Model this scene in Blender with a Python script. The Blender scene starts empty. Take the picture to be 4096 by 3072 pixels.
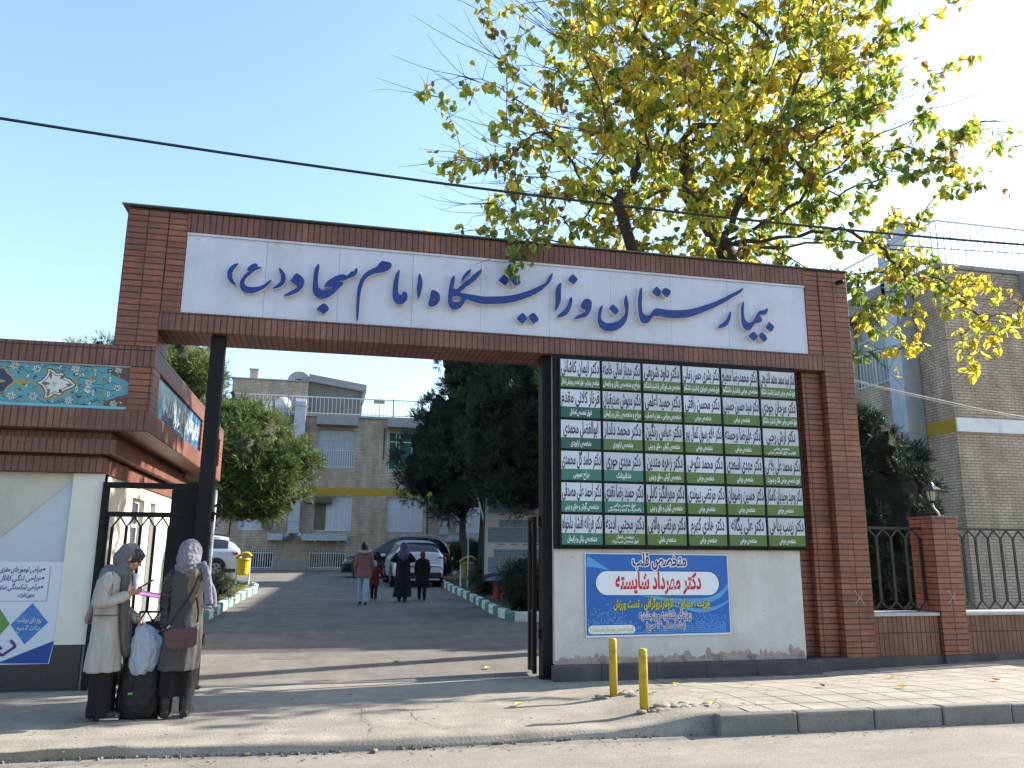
import bpy, bmesh, math, random
import numpy as np
from math import sin, cos, pi, radians, sqrt, atan2
from mathutils import Vector, Matrix, Euler
from mathutils.geometry import tessellate_polygon
random.seed(7)
SC = bpy.context.scene
D = bpy.data
COL = SC.collection
# ---------------------------------------------------------------- camera
cam = D.cameras.new('camera'); cam.sensor_width = 36.0; cam.lens = 28.26
cam.clip_start = .05; cam.clip_end = 3000
camo = D.objects.new('camera', cam); COL.objects.link(camo); SC.camera = camo
def cam_basis(yaw, pitch, roll):
    y, p, r = map(radians, (yaw, pitch, roll))
    fw = Vector((sin(y)*cos(p), cos(y)*cos(p), sin(p))); rt = Vector((cos(y), -sin(y), 0)); up = rt.cross(fw)
    return fw, rt*cos(r)+up*sin(r), -rt*sin(r)+up*cos(r)
_fw, _rt, _up = cam_basis(12.784, 12.049, 0.315)
_m = Matrix((_rt, _up, -_fw)).transposed().to_4x4(); _m.translation = Vector((-1.393, -10.383, 1.55))
camo.matrix_world = _m
# ---------------------------------------------------------------- light
SUN_EL, SUN_AZ = radians(27), radians(10.3)      # azimuth from +x towards +y
world = D.worlds.new('World'); SC.world = world; world.use_nodes = True
nt = world.node_tree; nt.nodes.clear()
sky = nt.nodes.new('ShaderNodeTexSky'); sky.sky_type = 'NISHITA'; sky.sun_disc = False
sky.sun_elevation = SUN_EL; sky.sun_rotation = pi/2 - SUN_AZ
sky.air_density = 1.45; sky.dust_density = 1.6; sky.ozone_density = 3.5; sky.altitude = 0
bg = nt.nodes.new('ShaderNodeBackground'); bg.inputs[1].default_value = .128
wo = nt.nodes.new('ShaderNodeOutputWorld'); nt.links.new(sky.outputs[0], bg.inputs[0]); nt.links.new(bg.outputs[0], wo.inputs[0])
sun = D.lights.new('sun', 'SUN'); sun.energy = 5.0; sun.angle = radians(.55); sun.color = (1, .93, .82)
suno = D.objects.new('sun', sun); COL.objects.link(suno)
_sd = Vector((cos(SUN_EL)*cos(SUN_AZ), cos(SUN_EL)*sin(SUN_AZ), sin(SUN_EL)))
suno.rotation_euler = _sd.to_track_quat('Z', 'Y').to_euler(); suno.location = _sd*60
SC.view_settings.view_transform = 'Standard'; SC.view_settings.look = 'None'
SC.view_settings.exposure = 1.55; SC.view_settings.gamma = 1
SC.cycles.max_bounces = 8; SC.cycles.transparent_max_bounces = 8
SC.cycles.sample_clamp_indirect = 6
# ---------------------------------------------------------------- materials
MATS = {}
def srgb(r, g, b):
    f = lambda c: (c/255/12.92) if c/255 <= .04045 else ((c/255+.055)/1.055)**2.4
    return (f(r), f(g), f(b), 1)
def _n(t, typ, **k):
    n = t.nodes.new(typ)
    for a, b in k.items(): setattr(n, a, b)
    return n
def M(name, c1, c2=None, scale=8., rough=.7, bump=0., bscale=None, metal=0., stain=None, sscale=.8, spec=.4, stretch=None, emit=None, speck=0., blotch=0., streak=0., track=None):
    if name in MATS: return MATS[name]
    m = D.materials.new(name); MATS[name] = m; m.use_nodes = True; t = m.node_tree; L = t.links
    b = t.nodes['Principled BSDF']; b.inputs['Roughness'].default_value = rough; b.inputs['Metallic'].default_value = metal
    b.inputs['Specular IOR Level'].default_value = spec
    c1 = tuple(c1[:3])+(1,); c2 = tuple((c2 or [x*.8 for x in c1])[:3])+(1,)
    tc = _n(t, 'ShaderNodeTexCoord'); vec = tc.outputs['Object']
    if stretch:
        mp = _n(t, 'ShaderNodeMapping'); mp.inputs['Scale'].default_value = stretch; L.new(vec, mp.inputs[0]); vec = mp.outputs[0]
    nz = _n(t, 'ShaderNodeTexNoise'); nz.inputs['Scale'].default_value = scale; nz.inputs['Detail'].default_value = 6; nz.inputs['Roughness'].default_value = .65
    L.new(vec, nz.inputs[0])
    cr = _n(t, 'ShaderNodeValToRGB'); cr.color_ramp.elements[0].position = .32; cr.color_ramp.elements[1].position = .68
    cr.color_ramp.elements[0].color = c1; cr.color_ramp.elements[1].color = c2
    L.new(nz.outputs[0], cr.inputs[0]); out = cr.outputs[0]
    if stain:
        n2 = _n(t, 'ShaderNodeTexNoise'); n2.inputs['Scale'].default_value = sscale; n2.inputs['Detail'].default_value = 5; n2.inputs['Roughness'].default_value = .6
        L.new(tc.outputs['Object'], n2.inputs[0])
        r2 = _n(t, 'ShaderNodeMapRange'); r2.inputs[1].default_value = .5; r2.inputs[2].default_value = .72; r2.inputs[4].default_value = .8
        L.new(n2.outputs[0], r2.inputs[0])
        mx = _n(t, 'ShaderNodeMix', data_type='RGBA'); L.new(r2.outputs[0], mx.inputs[0]); L.new(out, mx.inputs[6]); mx.inputs[7].default_value = tuple(stain[:3])+(1,)
        out = mx.outputs[2]
    def mult(out, sc, amt, st=None, det=4, lo=.35, hi=.65):
        q = _n(t, 'ShaderNodeTexNoise'); q.inputs['Scale'].default_value = sc; q.inputs['Detail'].default_value = det; q.inputs['Roughness'].default_value = .7; v = tc.outputs['Object']
        if st: mp2 = _n(t, 'ShaderNodeMapping'); mp2.inputs['Scale'].default_value = st; L.new(v, mp2.inputs[0]); v = mp2.outputs[0]
        L.new(v, q.inputs[0]); w = _n(t, 'ShaderNodeMapRange'); w.inputs[1].default_value = lo; w.inputs[2].default_value = hi; w.inputs[3].default_value = 1-amt; w.inputs[4].default_value = 1+amt*.55; L.new(q.outputs[0], w.inputs[0])
        mu = _n(t, 'ShaderNodeMix', data_type='RGBA', blend_type='MULTIPLY'); mu.inputs[0].default_value = 1; L.new(out, mu.inputs[6]); L.new(w.outputs[0], mu.inputs[7]); return mu.outputs[2]
    if speck: out = mult(out, 85, speck, None, 3)
    if blotch: out = mult(out, .55, blotch, (1, 2.2, 1), 7); out = mult(out, 2.7, blotch*.7, None, 6)
    if track: out = mult(out, 1.0, .13, track, 4)
    if streak: out = mult(out, 3.2, streak, (1, 1, .10), 5, .40, .62)
    L.new(out, b.inputs['Base Color'])
    if bump:
        nb = _n(t, 'ShaderNodeTexNoise'); nb.inputs['Scale'].default_value = bscale or scale*3; nb.inputs['Detail'].default_value = 5; L.new(vec, nb.inputs[0])
        bp = _n(t, 'ShaderNodeBump'); bp.inputs['Strength'].default_value = 1; bp.inputs['Distance'].default_value = bump; L.new(nb.outputs[0], bp.inputs['Height']); L.new(bp.outputs[0], b.inputs['Normal'])
    return m
def BR(name, c1, c2, mortar, bw=.23, bh=.063, ms=.006, off=0., swap=False, rough=.55, bump=.006, var=.25, stain=None, flat=False):
    """brick / tile / paver pattern in metres, laid on whichever way a face looks"""
    if name in MATS: return MATS[name]
    m = D.materials.new(name); MATS[name] = m; m.use_nodes = True; t = m.node_tree; L = t.links
    b = t.nodes['Principled BSDF']; b.inputs['Roughness'].default_value = rough; b.inputs['Specular IOR Level'].default_value = .35
    tc = _n(t, 'ShaderNodeTexCoord'); sp = _n(t, 'ShaderNodeSeparateXYZ'); L.new(tc.outputs['Object'], sp.inputs[0])
    sn = _n(t, 'ShaderNodeSeparateXYZ'); L.new(tc.outputs['Normal'], sn.inputs[0])
    def gt(i):
        a = _n(t, 'ShaderNodeMath', operation='ABSOLUTE'); L.new(sn.outputs[i], a.inputs[0])
        g = _n(t, 'ShaderNodeMath', operation='GREATER_THAN'); g.inputs[1].default_value = .6; L.new(a.outputs[0], g.inputs[0]); return g.outputs[0]
    gx, gz = gt(0), gt(2)
    def mixf(f, a, bb):
        x = _n(t, 'ShaderNodeMix', data_type='FLOAT'); L.new(f, x.inputs[0]); L.new(a, x.inputs[2]); L.new(bb, x.inputs[3]); return x.outputs[0]
    u = mixf(gx, sp.outputs[0], sp.outputs[1]); v = mixf(gz, sp.outputs[2], sp.outputs[1])
    cb = _n(t, 'ShaderNodeCombineXYZ'); L.new(v if swap else u, cb.inputs[0]); L.new(u if swap else v, cb.inputs[1])
    bt = _n(t, 'ShaderNodeTexBrick'); bt.offset = off; bt.squash = 1; bt.inputs['Scale'].default_value = 1
    bt.inputs['Brick Width'].default_value = bw; bt.inputs['Row Height'].default_value = bh; bt.inputs['Mortar Size'].default_value = ms
    bt.inputs['Mortar Smooth'].default_value = .2; bt.inputs['Bias'].default_value = 0
    bt.inputs['Color1'].default_value = tuple(c1[:3])+(1,); bt.inputs['Color2'].default_value = tuple(c2[:3])+(1,); bt.inputs['Mortar'].default_value = tuple(mortar[:3])+(1,)
    L.new(cb.outputs[0], bt.inputs['Vector'])
    nz = _n(t, 'ShaderNodeTexNoise'); nz.inputs['Scale'].default_value = 2.2; nz.inputs['Detail'].default_value = 7; nz.inputs['Roughness'].default_value = .7; L.new(tc.outputs['Object'], nz.inputs[0])
    mr = _n(t, 'ShaderNodeMapRange'); mr.inputs[1].default_value = .3; mr.inputs[2].default_value = .7; mr.inputs[3].default_value = 1-var; mr.inputs[4].default_value = 1+var*.6; L.new(nz.outputs[0], mr.inputs[0])
    mu = _n(t, 'ShaderNodeMix', data_type='RGBA', blend_type='MULTIPLY'); mu.inputs[0].default_value = 1; L.new(bt.outputs[0], mu.inputs[6]); L.new(mr.outputs[0], mu.inputs[7])
    out = mu.outputs[2]
    for sc, st, amt in ((30, (1,1,1), .10), (2.4, (1,1,.12), .14)):
        q = _n(t, 'ShaderNodeTexNoise'); q.inputs['Scale'].default_value = sc; q.inputs['Detail'].default_value = 4; mp2 = _n(t, 'ShaderNodeMapping'); mp2.inputs['Scale'].default_value = st; L.new(tc.outputs['Object'], mp2.inputs[0]); L.new(mp2.outputs[0], q.inputs[0])
        w = _n(t, 'ShaderNodeMapRange'); w.inputs[1].default_value = .36; w.inputs[2].default_value = .64; w.inputs[3].default_value = 1-amt; w.inputs[4].default_value = 1+amt; L.new(q.outputs[0], w.inputs[0])
        mu = _n(t, 'ShaderNodeMix', data_type='RGBA', blend_type='MULTIPLY'); mu.inputs[0].default_value = 1; L.new(out, mu.inputs[6]); L.new(w.outputs[0], mu.inputs[7]); out = mu.outputs[2]
    if stain:
        n2 = _n(t, 'ShaderNodeTexNoise'); n2.inputs['Scale'].default_value = .9; n2.inputs['Detail'].default_value = 6; L.new(tc.outputs['Object'], n2.inputs[0])
        r2 = _n(t, 'ShaderNodeMapRange'); r2.inputs[1].default_value = .52; r2.inputs[2].default_value = .72; r2.inputs[4].default_value = .6; L.new(n2.outputs[0], r2.inputs[0])
        mx = _n(t, 'ShaderNodeMix', data_type='RGBA'); L.new(r2.outputs[0], mx.inputs[0]); L.new(out, mx.inputs[6]); mx.inputs[7].default_value = tuple(stain[:3])+(1,); out = mx.outputs[2]
    L.new(out, b.inputs['Base Color'])
    inv = _n(t, 'ShaderNodeMath', operation='SUBTRACT'); inv.inputs[0].default_value = 1; L.new(bt.outputs['Fac'], inv.inputs[1])
    nb = _n(t, 'ShaderNodeTexNoise'); nb.inputs['Scale'].default_value = 60; L.new(tc.outputs['Object'], nb.inputs[0])
    ad = _n(t, 'ShaderNodeMath', operation='MULTIPLY_ADD'); ad.inputs[1].default_value = .25; L.new(nb.outputs[0], ad.inputs[0]); L.new(inv.outputs[0], ad.inputs[2])
    bp = _n(t, 'ShaderNodeBump'); bp.inputs['Distance'].default_value = bump; L.new(ad.outputs[0], bp.inputs['Height']); L.new(bp.outputs[0], b.inputs['Normal'])
    return m
def LEAFM(name, trans=.45, rough=.5, cols=None, scale=3.):
    if name in MATS: return MATS[name]
    m = D.materials.new(name); MATS[name] = m; m.use_nodes = True; t = m.node_tree; L = t.links
    b = t.nodes['Principled BSDF']; b.inputs['Roughness'].default_value = rough; o = t.nodes['Material Output']
    tr = _n(t, 'ShaderNodeBsdfTranslucent'); ms = _n(t, 'ShaderNodeMixShader'); ms.inputs[0].default_value = trans
    if cols is None:
        a = _n(t, 'ShaderNodeAttribute'); a.attribute_name = 'tint'; out = a.outputs['Color']
    else:
        tc = _n(t, 'ShaderNodeTexCoord'); nz = _n(t, 'ShaderNodeTexNoise'); nz.inputs['Scale'].default_value = scale; nz.inputs['Detail'].default_value = 8; nz.inputs['Roughness'].default_value = .75
        L.new(tc.outputs['Object'], nz.inputs[0]); cr = _n(t, 'ShaderNodeValToRGB'); cr.color_ramp.elements[0].position = .3; cr.color_ramp.elements[1].position = .7
        cr.color_ramp.elements[0].color = tuple(cols[0])+(1,); cr.color_ramp.elements[1].color = tuple(cols[1])+(1,); L.new(nz.outputs[0], cr.inputs[0]); out = cr.outputs[0]
    L.new(out, b.inputs['Base Color']); L.new(out, tr.inputs[0]); L.new(b.outputs[0], ms.inputs[1]); L.new(tr.outputs[0], ms.inputs[2]); L.new(ms.outputs[0], o.inputs[0])
    return m
# ---------------------------------------------------------------- mesh builder
def sphere_unit(nu=12, nv=8):
    v = [(0, 0, 1)]; f = []
    for j in range(1, nv):
        for i in range(nu):
            a, p = 2*pi*i/nu, pi*j/nv; v.append((sin(p)*cos(a), sin(p)*sin(a), cos(p)))
    v.append((0, 0, -1)); n = len(v)-1
    for i in range(nu):
        f.append((0, 1+i, 1+(i+1) % nu)); b = 1+(nv-2)*nu; f.append((n, b+(i+1) % nu, b+i))
    for j in range(nv-2):
        for i in range(nu):
            a = 1+j*nu+i; c = 1+j*nu+(i+1) % nu; f.append((a, a+nu, c+nu, c))
    return v, f
SPH = sphere_unit()
class MB:
    def __init__(s): s.v = []; s.f = []; s.m = []; s.X = Matrix()
    def add(s, vs, fs, mi=0):
        o = len(s.v); s.v += [tuple(s.X @ Vector(p)) for p in vs]; s.f += [tuple(i+o for i in f) for f in fs]; s.m += [mi]*len(fs); return s
    def box(s, x0, x1, y0, y1, z0, z1, mi=0):
        return s.add([(x0,y0,z0),(x1,y0,z0),(x1,y1,z0),(x0,y1,z0),(x0,y0,z1),(x1,y0,z1),(x1,y1,z1),(x0,y1,z1)],
                     [(0,3,2,1),(4,5,6,7),(0,1,5,4),(1,2,6,5),(2,3,7,6),(3,0,4,7)], mi)
    def tube(s, pts, r, n=8, mi=0, cap=True, flat=1.0):
        pts = [Vector(p) for p in pts]; k = len(pts)
        rr = r if isinstance(r, (list, tuple)) else [r]*k
        vs = []; fs = []; ref = None
        for i, p in enumerate(pts):
            t = (pts[min(i+1, k-1)]-pts[max(i-1, 0)])
            if t.length < 1e-9: t = Vector((0, 0, 1))
            t.normalize()
            if ref is None: ref = Vector((0, 1, 0)) if abs(t.y) < .9 else Vector((1, 0, 0))
            a = t.cross(ref).normalized(); b = a.cross(t); ref = b.copy() if False else ref
            for j in range(n):
                q = 2*pi*j/n; vs.append(p + a*(cos(q)*rr[i]) + b*(sin(q)*rr[i]*flat))
        for i in range(k-1):
            for j in range(n):
                fs.append((i*n+j, i*n+(j+1) % n, (i+1)*n+(j+1) % n, (i+1)*n+j))
        if cap: fs.append(tuple(range(n-1, -1, -1))); fs.append(tuple((k-1)*n+j for j in range(n)))
        return s.add(vs, fs, mi)
    def bar(s, a, b, w, d=None, mi=0):
        a = Vector(a); b = Vector(b); t = (b-a).normalized(); ref = Vector((0, 1, 0)) if abs(t.y) < .9 else Vector((1, 0, 0))
        u = t.cross(ref).normalized()*(w/2); w2 = u.normalized().cross(t)*((d or w)/2)
        vs = [a-u-w2, a+u-w2, a+u+w2, a-u+w2, b-u-w2, b+u-w2, b+u+w2, b-u+w2]
        return s.add(vs, [(0,3,2,1),(4,5,6,7),(0,1,5,4),(1,2,6,5),(2,3,7,6),(3,0,4,7)], mi)
    def ell(s, c, r, rot=None, mi=0):
        R = (rot or Matrix.Identity(3)); c = Vector(c); r = r if isinstance(r, (tuple, list)) else (r, r, r)
        return s.add([c + R @ Vector((p[0]*r[0], p[1]*r[1], p[2]*r[2])) for p in SPH[0]], SPH[1], mi)
    def cap(s, pts, rs, n=10):      # limb: rounded tapered chain
        s.tube(pts, rs, n)
        for p, r in zip(pts, rs): s.ell(p, r*.995)
        return s
    def rings(s, rows, n=36, mi=0):  # rows: (cx,cy,z,rx,ry,amp,folds,phase)
        vs = []; fs = []
        for (cx, cy, z, rx, ry, amp, fo, ph) in rows:
            for j in range(n):
                q = 2*pi*j/n; w = 1+amp*(cos(fo*q+ph)+.5*cos((fo*2-1)*q+ph*2.3)); vs.append((cx+rx*w*cos(q), cy+ry*w*sin(q), z))
        k = len(rows)
        for i in range(k-1):
            for j in range(n): fs.append((i*n+j, (i+1)*n+j, (i+1)*n+(j+1) % n, i*n+(j+1) % n))
        fs.append(tuple(range(n))); fs.append(tuple((k-1)*n+j for j in range(n-1, -1, -1)))
        return s.add(vs, fs, mi)
    def prism(s, loops, y0, y1, mi=0, ms=None, P=None):   # loops of (x,z); faces at y0 (front) and y1 (back)
        P = P or (lambda x, z, y: (x, y, z)); ms = mi if ms is None else ms
        flat = [p for l in loops for p in l]; n = len(flat)
        tri = tessellate_polygon([[Vector((p[0], p[1], 0)) for p in l] for l in loops])
        vs = [P(p[0], p[1], y0) for p in flat] + [P(p[0], p[1], y1) for p in flat]
        ft = []
        for t in tri:
            a, b, c = (flat[i] for i in t); ar = (b[0]-a[0])*(c[1]-a[1])-(b[1]-a[1])*(c[0]-a[0])
            ft.append(tuple(t) if ar > 0 else (t[0], t[2], t[1]))
        s.add(vs, ft, mi); o = len(s.v)-2*n
        sf = []; k = 0
        for l in loops:
            m = len(l); ar = sum(l[i][0]*l[(i+1) % m][1]-l[(i+1) % m][0]*l[i][1] for i in range(m))
            first = (l is loops[0]); ccw = ar > 0
            for i in range(m):
                a, b = k+i, k+(i+1) % m
                q = (o+a, o+a+n, o+b+n, o+b); sf.append(q if (ccw == first) else q[::-1])
            k += m
        s.f += sf + [tuple(o+n+i for i in reversed(t)) for t in ft]; s.m += [ms]*(len(sf)+len(ft)); return s
    def mesh(s, name, mats, off=(0, 0, 0), smooth=False):
        me = D.meshes.new(name); o = Vector(off)
        me.from_pydata([tuple(Vector(p)-o) for p in s.v], [], s.f)
        for m in (mats if isinstance(mats, (list, tuple)) else [mats]): me.materials.append(m)
        if any(s.m): me.polygons.foreach_set('material_index', s.m)
        if smooth: me.polygons.foreach_set('use_smooth', [True]*len(s.f))
        me.update(); return me
def wloc(o):
    v = Vector((0, 0, 0))
    while o: v += o.location; o = o.parent
    return v
def part(name, mb, mats, parent=None, smooth=False, local=False, bevel=0, label=None, angle=None):
    off = (0, 0, 0) if (local or parent is None) else wloc(parent)
    if not isinstance(mb, MB): me = mb
    else: me = mb.mesh(name, mats, off, smooth)
    o = D.objects.new(name, me); COL.objects.link(o)
    if parent: o.parent = parent
    if bevel:
        b = o.modifiers.new('bevel', 'BEVEL'); b.width = bevel; b.segments = 2; b.limit_method = 'ANGLE'
    if label: o['label'] = label
    return o
def thing(name, label, cat, loc=(0, 0, 0), group=None, rz=0):
    o = D.objects.new(name, None); COL.objects.link(o); o.location = loc; o.rotation_euler = (0, 0, rz)
    o.empty_display_size = .1
    o['label'] = label; o['category'] = cat
    if group: o['group'] = group
    return o
def tag(o, label, cat, group=None, kind=None):
    if label: o['label'] = label
    if cat: o['category'] = cat
    if group: o['group'] = group
    if kind: o['kind'] = kind
    return o
def struct(name, mb, mats, smooth=False, bevel=0, label=None):
    o = part(name, mb, mats, smooth=smooth, bevel=bevel); o['kind'] = 'structure'
    if label: o['label'] = label
    return o
def evalmesh(ob):
    bpy.context.view_layer.update(); dg = bpy.context.evaluated_depsgraph_get()
    return D.meshes.new_from_object(ob.evaluated_get(dg), depsgraph=dg)
def blob(name, mb, mat, parent, vox=.01, smooth=4, label=None, local=False, wr=None):
    off = (0, 0, 0) if local else wloc(parent)
    me = mb.mesh(name+'_src', mat, off); ob = D.objects.new('tmp', me); COL.objects.link(ob)
    r = ob.modifiers.new('r', 'REMESH'); r.mode = 'VOXEL'; r.voxel_size = vox; r.use_smooth_shade = True
    if smooth:
        q = ob.modifiers.new('s', 'SMOOTH'); q.factor = .5; q.iterations = smooth
    nm = evalmesh(ob); D.objects.remove(ob); nm.name = name
    if wr is None and name in ('coat','headscarf','trousers','shawl','scarf_end','sleeve'): wr = {'coat':(.0075,11,3.4),'headscarf':(.0075,17,13),'trousers':(.006,12,5),'sleeve':(.009,9,22)}.get(name, (.007,14,4))
    if wr:
        from mathutils import noise
        a_, sx_, sz_ = wr; vs_ = nm.vertices; nr = [v.normal.copy() for v in vs_]
        for v, n_ in zip(vs_, nr):
            p = v.co+Vector(off); q = Vector((p.x*sx_, p.y*sx_, p.z*sz_)); k_ = noise.noise(q)+.5*noise.noise(q*2.1+Vector((7,3,1))); k_ = (1-abs(k_)*2.2); v.co += n_*(a_*k_)
        nm.update()
    nm.materials.clear(); nm.materials.append(mat)
    nm.polygons.foreach_set('use_smooth', [True]*len(nm.polygons)); nm.polygons.foreach_set('material_index', [0]*len(nm.polygons))
    o = D.objects.new(name, nm); COL.objects.link(o); o.parent = parent
    if label: o['label'] = label
    return o
def smooth_loop(pts, k=3, closed=True):
    n = len(pts); out = []
    for i in range(n if closed else n-1):
        p0, p1, p2, p3 = (pts[(i+d) % n] if closed else pts[max(0, min(n-1, i+d))] for d in (-1, 0, 1, 2))
        for j in range(k):
            t = j/k; out.append(tuple(.5*((2*b)+(-a+c)*t+(2*a-5*b+4*c-d)*t*t+(-a+3*b-3*c+d)*t**3) for a, b, c, d in zip(p0, p1, p2, p3)))
    if not closed: out.append(tuple(pts[-1]))
    return out
def np_mesh(name, verts, faces, mat, tint=None):
    verts = np.asarray(verts, np.float32); faces = np.asarray(faces, np.int32); me = D.meshes.new(name)
    nv, nf, k = len(verts), len(faces), faces.shape[1]
    me.vertices.add(nv); me.vertices.foreach_set('co', verts.ravel()); me.loops.add(nf*k); me.polygons.add(nf)
    me.loops.foreach_set('vertex_index', faces.ravel()); me.polygons.foreach_set('loop_start', np.arange(0, nf*k, k, dtype=np.int32))
    me.materials.append(mat)
    if tint is not None:
        a = me.color_attributes.new('tint', 'FLOAT_COLOR', 'POINT'); a.data.foreach_set('color', np.asarray(tint, np.float32).ravel())
    me.update(calc_edges=True); me.validate(); return me
def gz(y): return .027*(min(y, 31)-1) if y > 1 else 0.
def lerp(a, b, t): return a+(b-a)*t
def clamp(x, a=0., b=1.): return max(a, min(b, x))
def sstep(a, b, x): t = clamp((x-a)/(b-a)); return t*t*(3-2*t)
# ---------------------------------------------------------------- Persian text as mesh
FORMS = {}
for ch, base, n in [('ا',0xFE8D,2),('آ',0xFE81,2),('ب',0xFE8F,4),('پ',0xFB56,4),('ت',0xFE95,4),('ث',0xFE99,4),('ج',0xFE9D,4),('چ',0xFB7A,4),('ح',0xFEA1,4),('خ',0xFEA5,4),
    ('د',0xFEA9,2),('ذ',0xFEAB,2),('ر',0xFEAD,2),('ز',0xFEAF,2),('ژ',0xFB8A,2),('س',0xFEB1,4),('ش',0xFEB5,4),('ص',0xFEB9,4),('ض',0xFEBD,4),('ط',0xFEC1,4),('ظ',0xFEC5,4),('ع',0xFEC9,4),
    ('غ',0xFECD,4),('ف',0xFED1,4),('ق',0xFED5,4),('ک',0xFB8E,4),('گ',0xFB92,4),('ل',0xFEDD,4),('م',0xFEE1,4),('ن',0xFEE5,4),('ه',0xFEE9,4),('و',0xFEED,2),('ی',0xFBFC,4),('\u0001',0xFEFB,2)]:
    FORMS[ch] = [chr(base+i) for i in range(n)]
def shape(s):
    s = s.replace('لا', '\u0001').replace('لآ', '\u0001'); out = []
    for i, c in enumerate(s):
        if c not in FORMS: out.append({'(': ')', ')': '('}.get(c, c)); continue
        prev = i > 0 and s[i-1] in FORMS and len(FORMS[s[i-1]]) == 4
        nxt = len(FORMS[c]) == 4 and i+1 < len(s) and s[i+1] in FORMS
        out.append(FORMS[c][(3 if nxt else 1) if prev else (2 if nxt else 0)])
    out = out[::-1]; i = 0
    isd = lambda c: c in '۰۱۲۳۴۵۶۷۸۹:'
    while i < len(out):                      # digits keep left-to-right order
        if isd(out[i]):
            j = i
            while j < len(out) and isd(out[j]): j += 1
            out[i:j] = out[i:j][::-1]; i = j
        else: i += 1
    return out
GL = {}
def make_glyphs():
    chars = sorted({c for f in FORMS.values() for c in f} | set('۰۱۲۳۴۵۶۷۸۹:()،-.ـ'))
    objs = []
    for w in (0., .018, .034):
        for c in chars:
            for suf in ('', 'I'):
                cu = D.curves.new('g', 'FONT'); cu.body = c+suf; cu.size = 1; cu.offset = w; cu.resolution_u = 2; ob = D.objects.new('g', cu); COL.objects.link(ob); objs.append((w, c, suf, ob))
    cu = D.curves.new('g', 'FONT'); cu.body = 'I'; cu.resolution_u = 2; ib = D.objects.new('g', cu); COL.objects.link(ib)
    bpy.context.view_layer.update(); dg = bpy.context.evaluated_depsgraph_get()
    def ev(o):
        e = o.evaluated_get(dg); me = e.to_mesh(); v = [(p.co.x, p.co.y) for p in me.vertices]; f = [tuple(q.vertices) for q in me.polygons]; e.to_mesh_clear(); return v, f
    iv = max(x for x, y in ev(ib)[0])
    for w, c, suf, ob in objs:
        v, f = ev(ob)
        if suf == '': GL[(w, c)] = [v, f, 0]
        else: GL[(w, c)][2] = max(x for x, y in v)-iv-w
    for *_, ob in objs+[(ib,)]:
        d = ob.data; D.objects.remove(ob); D.curves.remove(d)
make_glyphs()
def text(mb, s, cx, cz, w, h, y, bold=.018, mi=0, P=None, fit=True, skew=0.):
    """centre the line on (cx,cz); h = em height, squeezed to width w"""
    P = P or (lambda x, z, yy: (x, yy, z)); g = shape(s); x = 0; pl = []
    for c in g:
        if c == ' ': x += .26; continue
        if (bold, c) not in GL: continue
        v, f, adv = GL[(bold, c)]; pl.append((x, v, f)); x += adv
    if not pl: return
    sx = h
    if fit or x*h > w: sx = w/x
    for i, (px, v, f) in enumerate(pl):
        yy = y-.0004*(i % 2)
        mb.add([P(cx-x*sx/2+(px+a)*sx+skew*b*h, cz-.28*h+b*h, yy) for a, b in v], f, mi)
# ---------------------------------------------------------------- colours
brick_h = BR('red brick courses', (.275,.102,.056), (.205,.075,.045), (.034,.016,.013), .245, .079, .007, 0, rough=.45, bump=.007, stain=(.11,.048,.036))
brick_s = BR('red brick soldiers', (.205,.084,.058), (.160,.066,.047), (.030,.015,.013), .5, .077, .007, 0, swap=True, rough=.45, bump=.007, stain=(.10,.05,.04))
tan_b = BR('tan brick', (.54,.43,.325), (.47,.37,.28), (.27,.215,.165), .24, .075, .012, .5, rough=.85, bump=.008, var=.3, stain=(.36,.27,.19))
paver = BR('pavement tiles', (.30,.262,.215), (.265,.232,.19), (.06,.05,.04), .40, .40, .013, 0, rough=.9, bump=.004, var=.18, stain=(.25,.22,.18))
black = M('black paint', (.006,.006,.007), (.011,.011,.012), 6, .6, .0006, spec=.2)
black2 = M('black railing paint', (.013,.011,.013), (.03,.022,.024), 9, .45, .0006)
stone = M('dark stone', (.055,.053,.055), (.035,.034,.036), 5, .55, .0015, stain=(.10,.095,.09), sscale=1.6)
plaster = M('white plaster', (.58,.55,.51), (.52,.49,.46), 1.6, .9, .0015, 20, stain=(.44,.39,.35), sscale=1.1, blotch=.07, streak=.06)
plast_r = M('worn plaster edge', (.30,.20,.17), (.42,.33,.29), 14, .95, .004, stain=(.12,.08,.07), sscale=6)
cream = M('cream plaster', (.54,.50,.43), (.48,.445,.38), 2.5, .9, .001, 20, blotch=.07, streak=.07)
whitem = M('white metal', (.78,.79,.82), (.72,.73,.76), 3, .4)
signw = M('white sign sheet', (.55,.565,.66), (.52,.535,.62), .9, .35, stain=(.44,.45,.50), sscale=1.7, stretch=(1,1,.35), streak=.045, blotch=.03)
letb = M('blue letter face', (.008,.027,.17), (.010,.036,.21), 3, .3)
letw = M('letter side', (.66,.65,.62), (.56,.55,.53), 6, .5)
steel = M('galvanised steel', (.42,.46,.52), (.34,.38,.44), 4, .45, metal=.55)
concrete = M('worn concrete', (.30,.265,.215), (.25,.222,.18), 3.5, .95, .006, 38, stain=(.20,.178,.148), sscale=1.2, speck=.22, blotch=.20)
asphalt = M('driveway asphalt', (.185,.168,.148), (.15,.137,.122), 14, .92, .004, 90, stain=(.21,.19,.165), sscale=.5, speck=.22, blotch=.24, track=(2.2,.10,1))
street_m = M('street asphalt', (.27,.24,.20), (.225,.20,.168), 18, .93, .005, 110, stain=(.20,.18,.152), sscale=.6, speck=.28, blotch=.14, track=(.10,2.6,1))
curbst = M('kerb stone', (.21,.195,.175), (.165,.152,.138), 6, .9, .005, 30, stain=(.24,.22,.195), sscale=2, speck=.2, blotch=.12)
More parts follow.
